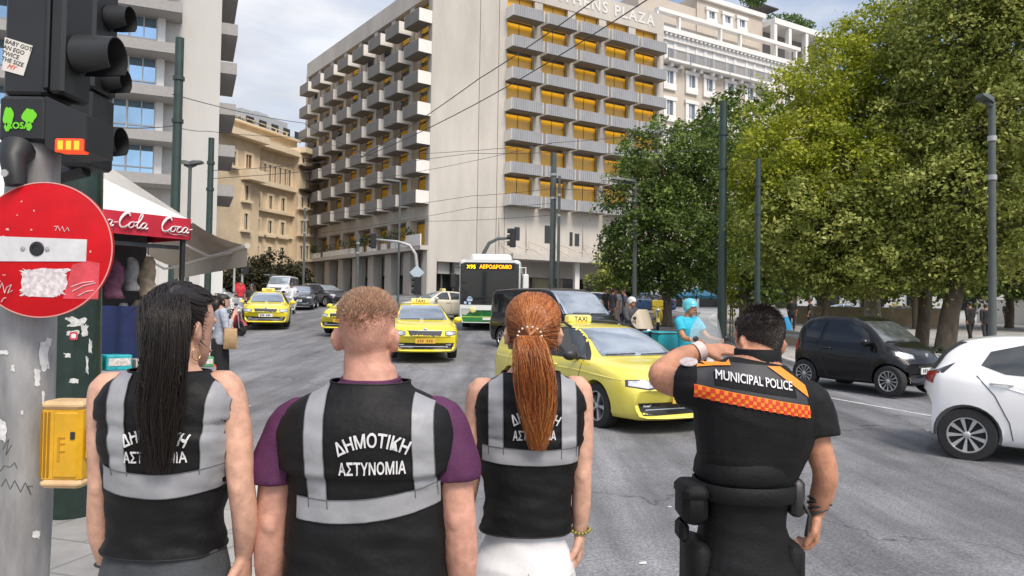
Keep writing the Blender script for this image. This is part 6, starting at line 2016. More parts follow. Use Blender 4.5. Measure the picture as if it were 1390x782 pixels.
def add_hand(mb, w, d, pn, side, curl=.35, sc=1.0, spread=.10, thumb=.6):
    """wrist w, hand direction d, palm normal pn, side +1 puts the thumb along pn x d"""
    d = Vector(d).normalized(); pn = Vector(pn); pn = (pn - d * pn.dot(d)).normalized()
    u = pn.cross(d) * side                       # towards the thumb
    L_ = .088 * sc
    rings = []
    for t, hw, ht in ((-.25, .026, .020), (0, .027, .019), (.35, .036, .017), (.75, .041, .0155), (1.0, .039, .013)):
        c = w + d * (L_ * t)
        rings.append([c + u * (hw * sc * math.cos(2 * math.pi * k / 14)) + pn * (ht * sc * math.sin(2 * math.pi * k / 14)) for k in range(14)])
    mb.loft(rings)
    for i, (o, ln) in enumerate(((.029, .071), (.0098, .079), (-.0098, .073), (-.029, .056))):
        p = w + d * (L_ * .93) + u * (o * sc)
        dr = (d + u * (o * spread * 30 * .1)).normalized()
        pts = [p - dr * .02 * sc, p]; a = 0
        for seg, f in ((.42, 1), (.32, 1.3), (.26, .9)):
            a += curl * f
            q = dr * math.cos(a) + pn * math.sin(a)
            pts.append(pts[-1] + q * (ln * sc * seg))
        mb.tube(pts, [.0095 * sc, .0098 * sc, .0092 * sc, .0086 * sc, .0072 * sc], 8)
    tb = w + d * (L_ * .18) + u * (.024 * sc)
    t1 = (u * .75 + d * .75 + pn * .25).normalized(); t2 = (u * (.75 - thumb) + d * 1.0 + pn * (.25 + thumb * .5)).normalized()
    mb.tube([w + d * .01 * sc + u * .008 * sc, tb + t1 * .016 * sc, tb + t1 * .045 * sc, tb + t1 * .045 * sc + t2 * .030 * sc, tb + t1 * .045 * sc + t2 * .052 * sc], [.015 * sc, .0145 * sc, .0118 * sc, .0108 * sc, .0085 * sc], 8)

def torso_rings(B, off=0.0, z0=None, z1=None, n=30, extra=None, seg=28):
    """sections interpolated through the table B of (z, cx, cy, a, bf, bb)"""
    zs = [r[0] for r in B]
    z0 = zs[0] if z0 is None else z0; z1 = zs[-1] if z1 is None else z1
    out = []
    for i in range(n):
        z = z0 + (z1 - z0) * i / (n - 1)
        cx, cy, a, bf, bb = [ip(zs, [r[j] for r in B], z) for j in range(1, 6)]
        e = extra(z) if extra else (0, 0, 0)
        out.append(sect(cx, cy, z, a + off + e[0], bf + off + e[1], bb + off + e[2], n=seg))
    return out

def limb(mb, pts, rad, n=14, sub=5):
    """limb through joints with soft bends"""
    q = smooth_line(pts, sub); m = len(q)
    r = []
    for i in range(m):
        t = i / sub; k = min(int(t), len(rad) - 2); f = t - k
        f = f * f * (3 - 2 * f)
        r.append(rad[k] * (1 - f) + rad[k + 1] * f)
    mb.tube(q, r, n)

def remesh(mb, name, mat, parent, vox=.006, smooth=5, disp=None, seed=0):
    o = mb.build(name, mat, None)
    m = o.modifiers.new('r', 'REMESH'); m.mode = 'VOXEL'; m.voxel_size = vox
    s = o.modifiers.new('s', 'SMOOTH'); s.factor = .5; s.iterations = smooth
    n = evaluated(o, name, parent, [mat])
    if disp: displace(n, disp)
    return n

def displace(o, fn):
    me = o.data; N = len(me.vertices)
    co = np.empty(N * 3, np.float32); me.vertices.foreach_get('co', co); co = co.reshape(-1, 3)
    no = np.empty(N * 3, np.float32); me.vertices.foreach_get('normal', no); no = no.reshape(-1, 3)
    d = np.array([fn(Vector(c)) for c in co], np.float32)
    co += no * d[:, None]
    me.vertices.foreach_set('co', co.ravel()); me.update()

def wr(p, a=.006, sc=(4, 4, 11), seed=0.0):
    """cloth folds: ridged, stretched sideways"""
    q = Vector((p.x * sc[0] + seed, p.y * sc[1] + seed * .7, p.z * sc[2] + p.x * 2.2))
    n = noise.noise(q); n2 = noise.noise(q * 2.3 + Vector((5, 3, 1)))
    return a * ((1 - abs(n) * 2.2) * .55 + n2 * .45)

def face_bits(t, M, sc):
    for s in (1, -1):
        m_ = MB(); m_.M = M; m_.ell(Vector((s * .031, .081, .113)) * sc, (.014 * sc, .008 * sc, .008 * sc), 12, 8); e = m_.build('eye', EYEW, t, smooth=True)
        m_ = MB(); m_.M = M; m_.ell(Vector((s * .031, .0880, .113)) * sc, (.006 * sc, .003 * sc, .006 * sc), 10, 6); m_.build('iris', EYED, e, smooth=True)
    m_ = MB(); m_.M = M; m_.ell(Vector((0, .1015, .048)) * sc, (.024 * sc, .006 * sc, .007 * sc), 12, 6); m_.build('lips', LIP, t, smooth=True)

def headM(cx, cy, z, yaw=0.0, pitch=0.0, roll=0.0):
    return Matrix.Translation((cx, cy, z)) @ Matrix.Rotation(yaw, 4, 'Z') @ Matrix.Rotation(pitch, 4, 'X') @ Matrix.Rotation(roll, 4, 'Y')

VESTM = pm('vest_black', (.0055, .0055, .0065), .62, var=.3, scale=9, bump=.14, bscale=60, spec=.28)
STRIPM = pm('reflective_strip', (.29, .295, .315), .42, var=.09, scale=16, bump=.10, bscale=30, roughvar=.1)
VTEXT = pm('vest_print', (.62, .62, .63), .6)
STITCH = pm('tape_stitching', (.10, .10, .11), .7)
TRIMM = pm('vest_trim', (.008, .008, .009), .7)

def vest(t, B, z0, z1, off, arms, seed, name='vest', extra=None, amp=.005):
    """open shell over the torso with armholes cut where the arms pass"""
    rings = torso_rings(B, off, z0, z1, n=64, extra=extra, seg=72)
    m_ = MB(); m_.loft(rings, False)
    o = m_.build(name, VESTM, t, smooth=True)
    displace(o, lambda p: wr(p, amp, (4.5, 4.5, 12), seed) * (1.35 if p.z < z0 + .3 else .6) + wr(p, amp * .45, (11, 11, 22), seed + 3))
    me = o.data
    for k, nm_ in ((0, 'hem'), (63, 'neck_binding')):
        q = [me.vertices[k * 72 + j].co.copy() for j in range(72)] + [me.vertices[k * 72].co.copy()]
        h_ = MB(); h_.tube(q, .0022, 6); h_.build(nm_, TRIMM, o, smooth=True)
    return o

def vest_marks(t, o, stripL, stripR, band, texts, cx, off=.003, parent_name='reflective_strip'):
    bv = bvh_of(o); to3 = lambda a, b: (a, -1.0, b)
    def strip(fn, nu, nv, name):
        """fn(u,v)->(x,z)"""
        m_ = MB(); g = []
        for i in range(nu + 1):
            row = []
            for j in range(nv + 1):
                a, b = fn(i / nu, j / nv); h = shoot(bv, to3(a, b), Vector((0, 1, 0)), off)
                row.append(h)
            g.append(row)
        idx = {}; vs = []
        for i in range(nu + 1):
            for j in range(nv + 1):
                if g[i][j] is not None: idx[(i, j)] = len(vs); vs.append(g[i][j])
        fs = [(idx[(i, j)], idx[(i + 1, j)], idx[(i + 1, j + 1)], idx[(i, j + 1)]) for i in range(nu) for j in range(nv) if all(k in idx for k in ((i, j), (i + 1, j), (i + 1, j + 1), (i, j + 1)))]
        m_.add(vs, fs); so = m_.build(name, STRIPM, o, smooth=True, fix=False)
        for j in ((0, nv) if nu > nv else ()):
            q = [g[i][j] + Vector((0, -.0008, 0)) for i in range(nu + 1) if g[i][j] is not None]
            if len(q) > 3:
                m_ = MB(); m_.tube(q, .0011, 4); m_.build('stitching', STITCH, so, smooth=True)
        return so
    for st in (stripL, stripR):
        (xt0, xt1, zt), (xb0, xb1, zb) = st
        tops = {}
        def ztop(v):
            if v not in tops:
                x = xt0 + (xt1 - xt0) * v; z = zt + .04
                while z > zb and shoot(bv, to3(x, z), Vector((0, 1, 0)), off) is None: z -= .002
                tops[v] = z - .003
            return tops[v]
        strip(lambda u, v, a0=xt0, a1=xt1, b0=xb0, b1=xb1, zb=zb: ((a0 + (a1 - a0) * v) * (1 - u) + (b0 + (b1 - b0) * v) * u, ztop(v) + (zb - ztop(v)) * u), 48, 6, 'reflective_strip')
    if band:
        xl, xr, zl_, zr_, h, bow = band
        off0 = off
        strip(lambda u, v: (xl + (xr - xl) * u, zl_ + (zr_ - zl_) * u - bow * 4 * u * (1 - u) + h * (v - .5)), 60, 6, 'reflective_band')
    for (body, size, px, pz, arc, rot) in texts:
        m_ = MB(); vs, fs = text_fit(body, size[0], size[1])
        if arc: vs = [((arc + y) * math.sin(x / arc), (arc + y) * math.cos(x / arc) - arc) for x, y in vs]
        c, s = math.cos(rot), math.sin(rot)
        _lay(m_, bv, [(px + x * c - y * s, pz + x * s + y * c) for x, y in vs], fs, to3, Vector((0, 1, 0)), off + .0035)
        m_.build('printed_lettering', VTEXT, o, fix=False)
    return bv

def text_fit(body, width, cap, bold=.022, cell=.006):
    """lettering scaled to a width and cap height, cut fine enough to follow cloth"""
    vs, fs = text2d(body, 1.0, bold, 1.0)
    x0, x1 = min(v[0] for v in vs), max(v[0] for v in vs); y0, y1 = min(v[1] for v in vs), max(v[1] for v in vs)
    bm = bmesh.new(); bv = [bm.verts.new(((x - (x0 + x1) / 2) * width / (x1 - x0), (y - y0) * cap / (y1 - y0), 0)) for x, y in vs]
    for f in fs:
        try: bm.faces.new([bv[i] for i in f])
        except ValueError: pass
    bmesh.ops.triangulate(bm, faces=bm.faces)
    for _ in range(4):
        es = [e for e in bm.edges if e.calc_length() > cell]
        if not es: break
        bmesh.ops.subdivide_edges(bm, edges=es, cuts=1); bmesh.ops.triangulate(bm, faces=bm.faces)
    bm.verts.index_update()
    out = [(v.co.x, v.co.y) for v in bm.verts], [tuple(v.index for v in f.verts) for f in bm.faces]
    bm.free(); return out

def strands(mb, lines, r0, n=4, tip=.25):
    for ln in lines:
        m = len(ln)
        mb.tube(ln, [r0 * (1 - (1 - tip) * (i / (m - 1)) ** 2) for i in range(m)], n, caps=False)

def ponytail(t, M, sc, tie, path, width, nstr, r, mat, tiecol, seed, face_clear=True, cap_off=.006, loose=16, endvar=.35, rad=None, flatk=.55, wave=.012, hair_lo=.05, capmat=None):
    """hair swept back over the skull to a tie, then falling along a path (world-local points)"""
    r_ = random.Random(seed)
    # base cap hugging the skull
    m_ = MB(); m_.M = M; rings = []
    nz = 22
    for i in range(nz):
        z = hair_lo + (.2265 - hair_lo) * i / (nz - 1)
        ring = []
        for k in range(40):
            a = 2 * math.pi * k / 40
            # hairline rises towards the face
            lo = hair_lo + min(.135, max(0.0, math.sin(a) + .18) * .30)
            zz = max(z, lo) if math.sin(a) > -.25 else z
            ring.append(head_pt(min(zz, .2265), a, cap_off * (1 if zz > lo + .004 else .2), sc))
        rings.append(ring)
    m_.loft(rings, True); cap = m_.build('hair', capmat or mat, t, smooth=True)
    tieW = Vector(tie)
    lines = []
    Mi = M.inverted(); tl = Mi @ tieW
    for i in range(int(nstr * 1.5)):
        a = r_.uniform(0, 2 * math.pi); z = r_.uniform(hair_lo, .226) if i % 2 else .2265 - .05 * r_.random() ** 2
        lo = hair_lo + min(.135, max(0.0, math.sin(a) + .18) * .30)
        if math.sin(a) > -.25 and z < lo: z = lo + r_.uniform(0, .02)
        p = head_pt(min(z, .226), a, cap_off, sc)
        ln = []
        ns = 9
        c = Vector((0, -.005, .12)) * sc
        for k in range(ns):
            f = k / (ns - 1)
            q = p.lerp(tl, f)
            dv = q - c; dz = q.z / sc
            # push out to the skull surface
            ang = math.atan2(q.y - .0 * sc, q.x)
            s_ = head_pt(max(.02, min(.226, dz)), math.atan2((q.y / sc + .001), q.x / sc if abs(q.x) > 1e-5 else 1e-5), cap_off + .002 + .003 * r_.random(), sc)
            rq = math.hypot(q.x, q.y); rs = math.hypot(s_.x, s_.y)
            if rq < rs and f < .93: q = Vector((s_.x, s_.y, max(q.z, s_.z)))
            elif dv.length < .09 * sc: q = c + dv.normalized() * .1 * sc
            ln.append(M @ q)
        lines.append(ln)
    m_ = MB(); strands(m_, lines, r * 1.1, 3, .8); m_.build('hair_strands', mat, cap, smooth=True, fix=False)
    # the tail
    pth = smooth_line(path, 6)
    lines = []
    for i in range(nstr):
        a = r_.uniform(0, 2 * math.pi); q = math.sqrt(r_.random()); ox, oy = math.cos(a) * q, math.sin(a) * q
        end = 1 - endvar * r_.random() ** 1.6 * (1.0 if q > .35 else .45)
        ph, am = r_.uniform(0, 6.28), r_.uniform(.2, 1) * wave
        ln = []
        m = 16
        for k in range(m + 1):
            f = end * k / m
            x = f * (len(pth) - 1); j = min(int(x), len(pth) - 2); c = pth[j].lerp(pth[j + 1], x - j)
            w = ip([i2 / (len(width) - 1) for i2 in range(len(width))], width, f)
            ln.append(c + Vector((ox * w + am * math.sin(ph + f * 9), oy * w * flatk + am * .6 * math.cos(ph * 1.7 + f * 7), 0)))
        lines.append(ln)
    for i in range(loose):
        a = r_.uniform(math.pi * 1.28, math.pi * 1.72); p = M @ head_pt(r_.uniform(.03, .2), a, cap_off + .004, sc)
        b = p + Vector((r_.uniform(-.05, .05), r_.uniform(-.03, .02), -r_.uniform(.05, .16)))
        lines.append([p, p.lerp(b, .5) + Vector((r_.uniform(-.02, .02), -.012, .01)), b])
    m_ = MB(); strands(m_, lines, r, 3, .35); m_.build('ponytail', mat, cap, smooth=True, fix=False)
    if tiecol:
        m_ = MB()
        n = 14; w = rad or width[0] * 1.15
        for k in range(n):
            a = 2 * math.pi * k / n
            m_.ell(tieW + Vector((w * math.cos(a), -.008 + .6 * w * math.sin(a) * .4, w * .75 * math.sin(a))), (.0038, .0038, .0038), 8, 6)
        m_.build('hair_tie', tiecol, cap, smooth=True)
    return cap

def hair_mat(name, cols, rough=.38):
    m = pm(name, cols[1], rough, spec=.5)
    nt = m.node_tree; b = nt.nodes['Principled BSDF']
    g = nt.nodes.new('ShaderNodeNewGeometry')
    r = nt.nodes.new('ShaderNodeValToRGB'); el = r.color_ramp.elements
    while len(el) < len(cols): el.new(.5)
    for i, c in enumerate(cols): el[i].position = i / (len(cols) - 1); el[i].color = (*c, 1)
    nt.links.new(g.outputs['Random Per Island'], r.inputs['Fac']); nt.links.new(r.outputs['Color'], b.inputs['Base Color'])
    return m
HBLK = hair_mat('hair_black', [(.006, .0045, .004), (.013, .009, .0075), (.032, .022, .018)], .45)
HRED = hair_mat('hair_red', [(.12, .028, .008), (.30, .075, .016), (.50, .17, .04), (.62, .28, .09)], .36)
HBRN = hair_mat('hair_brown', [(.012, .008, .006), (.028, .019, .014), (.065, .048, .040)], .45)
HBLO = hair_mat('hair_fair', [(.22, .12, .075), (.38, .225, .145), (.54, .36, .25)], .5)

def spikes(mb, M, sc, n, zlo, zhi, fn_len, comb, r_, width=.0011, dens=None, off=0.0):
    for _ in range(n):
        a = r_.uniform(0, 2 * math.pi); z = zlo + (zhi - zlo) * r_.random() ** .8
        if z > .215: z = .215 + (z - .215)
        if dens is not None and r_.random() > dens(z, a): continue
        p = head_pt(z, a, off, sc); nrm = (head_pt(z, a, off + .01, sc) - p).normalized()
        l = fn_len(z, a) * r_.uniform(.7, 1.2)
        dvec = (nrm * comb[0] + Vector(comb[1](a, z)) + Vector((r_.gauss(0, .18), r_.gauss(0, .18), r_.gauss(0, .18)))).normalized()
        q = p + dvec * l
        side = dvec.cross(nrm if abs(dvec.dot(nrm)) < .95 else Vector((1, .3, .2))).normalized() * width
        mb.add([M @ (p - side), M @ (p + side), M @ (p.lerp(q, .6) + side * .7 + nrm * l * .06), M @ q, M @ (p.lerp(q, .6) - side * .7 + nrm * l * .06)], [(0, 1, 2, 3, 4)])

PGRP = None
FWD = Vector((0, 1, 0))
def base_at(px, d, up):
    q = P(px, 415, d); return Vector((q.x, q.y, up))
def loc_from(base, d_extra=0.0):
    """pixel -> local point on the plane y = base.y + d_extra"""
    def f(px, py, dy=0.0):
        dr = CAM_ROT @ Vector(((px - 695.0) / FPX, (391.0 - py) / FPX, -1.0))
        k = (base.y + dy - CAM_LOC.y) / dr.y
        return CAM_LOC + dr * k - base
    return f

def legs(mb, hz, hip, knee, ankle, r, stance=.10):
    for s in (1, -1):
        limb(mb, [(s * hip, 0, hz), (s * (hip + .01), .01, (hz + knee) / 2), (s * stance, .015, knee), (s * stance, -.01, (knee + ankle) / 2), (s * stance, -.015, ankle)], r, 14)
def shoes(t, stance, mat):
    for s in (1, -1):
        m_ = MB(); rings = []
        for y, w, h in ((-.09, .03, .05), (-.06, .036, .09), (0, .038, .085), (.08, .044, .06), (.14, .042, .045), (.175, .025, .03)):
            rings.append([(s * stance + w * math.cos(2 * math.pi * k / 14), y, max(0.0, h * .5 + h * .5 * math.sin(2 * math.pi * k / 14))) for k in range(14)])
        m_.loft(rings); m_.build('shoe', mat, t, smooth=True)

SHOEB = pm('shoe_black', (.02, .02, .02), .5)
# ------------------------------------------------------------------ 1: dark haired woman in the vest at the left
bw1 = base_at(228, 1.90, .10)
f1 = loc_from(bw1)
w1 = thing('person', bw1, 'woman with a long dark ponytail, police vest and charcoal shorts, nearest the grey pole', 'person')
HT = f1(232, 387).z          # crown
zs_ = f1(230, 514).z         # top of the shoulder
zhem = f1(230, 742).z
cx = f1(230, 600).x
# torso table: z, cx, cy, half width, front, back
B1 = [(.74, cx, .0, .155, .10, .125), (.86, cx, .0, .160, .10, .118), (.98, cx, .0, .145, .10, .098), (1.08, cx, .005, .120, .098, .09), (1.20, cx, .0, .128, .115, .10), (zs_ - .15, cx, -.005, .148, .125, .108), (zs_ - .06, cx, -.01, .148, .10, .10), (zs_ - .012, cx, -.012, .125, .07, .078), (zs_ + .02, cx, -.006, .072, .055, .062), (zs_ + .06, cx, .005, .054, .05, .055)]
hz1 = HT - .212
M1 = headM(f1(234, 420).x, .035, hz1, yaw=R(-24), pitch=R(-4))
m_ = MB(); m_.loft(torso_rings(B1)); add_head(m_, M1, .92)
m_.tube([(cx, -.006, zs_ - .02), (cx + .01, .010, zs_ + .06), (f1(240, 420).x, .025, hz1 + .06)], [.056, .052, .054], 18)
rj = lambda px, py, dy: f1(px, py, dy)
LA = [rj(146, 530, 0), rj(141, 585, -.01), rj(139, 655, -.02), rj(137, 715, .0), rj(146, 765, .03)]
RA = [rj(306, 528, 0), rj(320, 580, -.01), rj(327, 655, -.02), rj(333, 710, 0), rj(331, 752, .03)]
limb(m_, [(LA[0].x + .03, 0, LA[0].z - .005)] + LA, [.043, .046, .040, .034, .033, .024])
limb(m_, [(RA[0].x - .03, 0, RA[0].z - .005)] + RA, [.043, .046, .040, .034, .033, .024])
for A in (LA, RA): m_.ell(A[2] + Vector((0, -.016, -.01)), (.022, .022, .026), 10, 8)
add_hand(m_, LA[-1], (.05, .12, -1), (.9, .1, 0), -1, .4)
add_hand(m_, RA[-1], (-.04, .10, -1), (-.9, .1, 0), 1, .4)
legs(m_, .82, .085, .46, .08, [.085, .078, .058, .052, .038])
remesh(m_, 'body', SK_F, w1, .006, 5)
face_bits(w1, M1, .92)
vs1 = vest(w1, B1, zhem, zs_ + .020, .014, None, 1.3, extra=lambda z: ((.012 * max(0, (1.06 - z) / .3) + (.010 if z > zs_ - .1 else 0)), 0, .014 * max(0, (1.10 - z) / .3)), amp=.009)
zT = f1(225, 512).z; zB_ = f1(225, 640).z
X = lambda px, py: f1(px, py, -.1).x
vest_marks(w1, vs1, ((X(146, 516), X(174, 516), f1(0, 516, -.1).z), (X(157, 640), X(180, 640), f1(0, 640, -.1).z)), ((X(280, 512), X(302, 512), f1(0, 512, -.1).z), (X(268, 640), X(291, 640), f1(0, 640, -.1).z)),
           (X(140, 650), X(312, 640), f1(0, 644, -.1).z, f1(0, 640, -.1).z, .058, .022),
           [('ΔΗΜΟΤΙΚΗ', (.138, .030), X(217, 600), f1(0, 592, -.1).z, .14, 0), ('ΑΣΤΥΝΟΜΙΑ', (.140, .029), X(217, 615), f1(0, 622, -.1).z, 0, 0)], cx)
m_ = MB(); legs(m_, .84, .088, .50, .30, [.094, .086, .068, .066, .066]); m_.loft(torso_rings(B1, .010, .76, zhem + .06, 16)); 
remesh(m_, 'shorts', pm('charcoal_cloth', (.05, .055, .062), .8, var=.2, scale=12, bump=.15, bscale=120), w1, .007, 6, lambda p: wr(p, .004, (6, 6, 9), 4))
shoes(w1, .10, SHOEB)
tie1 = f1(232, 398, -.10)
pth = [f1(234, 398, -.105), f1(229, 426, -.15), f1(223, 490, -.165), f1(217, 545, -.155), f1(214, 595, -.148), f1(214, 644, -.14)]
ponytail(w1, M1, .92, tie1, pth, [.028, .044, .053, .055, .044, .026], 1700, .0008, HBLK, None, 5, cap_off=.012, loose=16, endvar=.6, wave=.011)
# hair falling over the head sides down to the tail
m_ = MB(); r_ = random.Random(77); lines = []
for i in range(900):
    a = math.pi * 1.5 + r_.uniform(-1.3, .75); z = r_.uniform(.10, .224)
    p = M1 @ head_pt(z, a, .014, .92)
    e = pth[2] + Vector((r_.uniform(-.050, .050), r_.uniform(-.02, .025), r_.uniform(-.06, .04)))
    m1 = p.lerp(e, .35) + Vector((0, -.03, .035)); m2 = p.lerp(e, .7) + Vector((0, -.018, .01))
    lines.append(smooth_line([p, m1, m2, e], 4))
strands(m_, lines, .0008, 3, .6); m_.build('hair_strands', HBLK, w1, smooth=True, fix=False)
m_ = MB(); q = M1 @ Vector((.080, -.016, .055)); 
m_.tube([q + Vector((.004 * math.sin(a), .016 * math.sin(a), -.018 + .018 * math.cos(a))) for a in np.linspace(0, 2 * math.pi, 18)], .0012, 5); m_.build('hoop_earring', pm('gold', (.7, .5, .2), .25, metal=1), w1, smooth=True)
m_ = MB(); q = LA[-1]; m_.tube([q + Vector((.030 * math.cos(a), .026 * math.sin(a), .0)) for a in np.linspace(0, 2 * math.pi, 20)], .003, 6); m_.build('wristband', BLACKP, w1, smooth=True)

# ------------------------------------------------------------------ 2: fair haired man
bm2 = base_at(499, 1.95, .10)
f2 = loc_from(bm2)
m2 = thing('person', bm2, 'man with cropped fair hair, purple shirt and police vest seen from behind', 'person')
HT = f2(498, 393).z; zs_ = f2(498, 527).z; cx = f2(502, 600).x
XX = lambda px: f2(px, 600).x
B2 = [(.74, cx, 0, .185, .12, .14), (.90, cx, 0, .19, .13, .13), (1.02, cx, 0, .182, .145, .115), (1.14, cx, 0, .182, .14, .115), (1.26, cx, 0, .190, .14, .12), (zs_ - .20, cx, -.005, .205, .135, .13), (zs_ - .11, cx, -.012, .205, .115, .125), (zs_ - .055, cx, -.015, .185, .085, .105), (zs_ - .02, cx, -.012, .135, .07, .085), (zs_ + .01, cx, -.005, .078, .065, .073), (zs_ + .06, cx, .0, .062, .06, .064)]
hz2 = HT - .236
M2 = headM(f2(499, 430).x, .012, hz2, yaw=R(-3), pitch=R(3)) @ Matrix.Diagonal((.97, 1, 1, 1))
m_ = MB(); m_.loft(torso_rings(B2)); add_head(m_, M2 @ Matrix.Diagonal((.95, 1, 1, 1)), 1.035)
m_.tube([(cx, -.004, zs_ - .03), (f2(499, 500).x, .0, zs_ + .04), (f2(499, 450).x, .004, hz2 + .07)], [.070, .063, .061], 20)
LA = [f2(402, 576, 0), f2(383, 628, -.01), f2(372, 690, -.015), f2(369, 750, .0), f2(372, 815, .05), f2(377, 858, .08)]
RA = [f2(596, 573, 0), f2(611, 623, -.01), f2(621, 685, -.015), f2(625, 745, .0), f2(625, 810, .05), f2(620, 856, .08)]
for A in (LA, RA):
    sx = 1 if A is RA else -1
    limb(m_, [(A[0].x - sx * .03, 0, A[0].z + .01)] + A, [.055, .058, .053, .046, .046, .039, .029])
    m_.ell(A[2] + Vector((0, -.026, -.03)), (.027, .026, .034), 10, 8)
    add_hand(m_, A[-1], (-sx * .05, .15, -1), (-sx, .2, 0), sx, .45, 1.08)
legs(m_, .82, .095, .46, .08, [.095, .088, .062, .056, .042])
remesh(m_, 'body', SK_P, m2, .006, 5)
face_bits(m2, M2, 1.035)
TEE = pm('purple_shirt', (.075, .012, .060), .75, var=.2, scale=10, bump=.15, bscale=140)
m_ = MB(); m_.loft(torso_rings(B2, .006, .86, zs_ + .022, 30))
for A in (LA, RA):
    sx = 1 if A is RA else -1
    end = A[1].lerp(A[2], .40)
    limb(m_, [(A[0].x - sx * .07, 0, A[0].z + .005), A[0], A[1] + Vector((sx * .004, 0, 0)), end], [.056, .067, .073, .074])
remesh(m_, 'shirt', TEE, m2, .0065, 4, lambda p: wr(p, .005, (9, 9, 9), 2.0))
v2 = vest(m2, B2, f2(498, 800).z - .1, zs_ + .020, .020, None, 7.7, extra=lambda z: ((.006 if z > 1.2 else .0), 0, .006), amp=.009)
fz = lambda py: f2(500, py, -.13).z
fx = lambda px: f2(px, 600, -.13).x
vest_marks(m2, v2, ((fx(411), fx(438), fz(531)), (fx(421), fx(448), fz(690))), ((fx(556), fx(585), fz(530)), (fx(564), fx(592), fz(676))),
           (fx(402), fx(595), fz(692), fz(672), .056, .016),
           [('ΔΗΜΟΤΙΚΗ', (.164, .034), fx(508), fz(604), .165, R(2)), ('ΑΣΤΥΝΟΜΙΑ', (.158, .033), fx(509), fz(641), 0, R(1.5))], cx)
m_ = MB(); legs(m_, .84, .10, .46, .09, [.105, .10, .078, .07, .065]); m_.loft(torso_rings(B2, .012, .72, 1.0, 14)); remesh(m_, 'trousers', pm('dark_trousers', (.03, .03, .035), .8), m2, .009, 5)
shoes(m2, .10, SHOEB)
r_ = random.Random(9)
m_ = MB()
def dn_(z, a):
    lo = .148 + .038 * abs(math.cos(a))
    return 1.0 if z > lo else max(0.0, 1 - (lo - z) / .045) ** 1.5 * .8
spikes(m_, M2, 1.035, 3500, .03, .16, lambda z, a: .0025, (.6, lambda a, z: (0, 0, -.5)), r_, .0006, lambda z, a: (.55 if math.sin(a) < .4 else 0), .0)
spikes(m_, M2, 1.035, 17000, .085, .2275, lambda z, a: .003 + .0085 * max(0, min(1, (z - .12) / .06)), (.75, lambda a, z: (-.1 * math.cos(a), .35 * (1 if z > .17 else 0), .25)), r_, .0008, dn_)
m_.build('hair', HBLO, m2, fix=False)
m_ = MB(); rings = []
m_.M = M2
for i in range(14):
    z = .188 + (.2275 - .188) * i / 13; rings.append([head_pt(z + .006 * math.sin(3 * 2 * math.pi * k / 36), 2 * math.pi * k / 36, .0012 if i else -.002, 1.035) for k in range(36)])
m_.loft(rings, True); m_.build('hair_base', pm('fair_scalp', (.40, .20, .125), .7, var=.25, scale=60), m2, smooth=True)
m_ = MB(); 
for k in range(24):
    pass
q = [Vector((cx + .074 * math.cos(a), -.003 + .070 * math.sin(a), zs_ + .024 + .004 * math.sin(a))) for a in np.linspace(0, 2 * math.pi, 30)]
m_.tube(q, .007, 7); m_.build('collar', TEE, m2, smooth=True)

# ------------------------------------------------------------------ 3: red haired woman
bw3 = base_at(722, 2.35, .0)
f3 = loc_from(bw3)
w3 = thing('person', bw3, 'woman with a long red ponytail, police vest and white jeans', 'person')
HT = f3(724, 402).z; zs_ = f3(722, 512).z; cx = f3(719, 600).x
B3 = [(.74, cx - .016, 0, .150, .10, .13), (.84, cx - .016, 0, .166, .11, .135), (.94, cx - .014, 0, .158, .11, .118), (1.04, cx - .008, .005, .118, .10, .09), (1.14, cx - .002, .0, .116, .10, .088), (1.28, cx, 0, .142, .115, .098), (zs_ - .14, cx, -.004, .158, .12, .105), (zs_ - .06, cx, -.008, .150, .09, .095), (zs_ - .015, cx, -.01, .115, .065, .075), (zs_ + .015, cx, -.004, .070, .052, .06), (zs_ + .06, cx, .005, .052, .048, .053)]
hz3 = HT - .228
M3 = headM(f3(724, 430).x, .015, hz3, yaw=R(2), pitch=R(-2))
m_ = MB(); m_.loft(torso_rings(B3)); add_head(m_, M3)
m_.tube([(cx, -.004, zs_ - .02), (f3(722, 500).x, .008, zs_ + .05), (f3(724, 460).x, .015, hz3 + .06)], [.056, .052, .054], 18)
LA = [f3(652, 532, 0), f3(645, 580, 0), f3(640, 640, -.01), f3(630, 690, .04), f3(620, 730, .09)]
RA = [f3(785, 530, 0), f3(790, 580, -.01), f3(790, 640, -.015), f3(789, 685, .0), f3(787, 722, .02)]
limb(m_, [(LA[0].x + .03, 0, LA[0].z - .005)] + LA, [.041, .044, .037, .032, .031, .023])
limb(m_, [(RA[0].x - .03, 0, RA[0].z - .005)] + RA, [.041, .044, .037, .032, .031, .023])
for A in (LA, RA): m_.ell(A[2] + Vector((0, -.016, -.01)), (.020, .021, .026), 10, 8)
add_hand(m_, LA[-1], (-.1, .2, -1), (1, .1, 0), -1, .35, .98)
add_hand(m_, RA[-1], (-.03, .06, -1), (-1, .15, 0), 1, .42, .98)
legs(m_, .82, .085, .46, .08, [.085, .078, .058, .05, .038])
remesh(m_, 'body', SK_F, w3, .006, 5)
face_bits(w3, M3, 1.0)
zhem = f3(720, 717).z
v3 = vest(w3, B3, zhem, zs_ + .016, .014, None, 3.9, extra=lambda z: (.022 * max(0, (1.16 - z) / .25) + (.008 if z > zs_ - .1 else 0), 0, .012 * max(0, (1.14 - z) / .25)), amp=.009)
fz = lambda py: f3(720, py, -.11).z
fx = lambda px: f3(px, 600, -.11).x
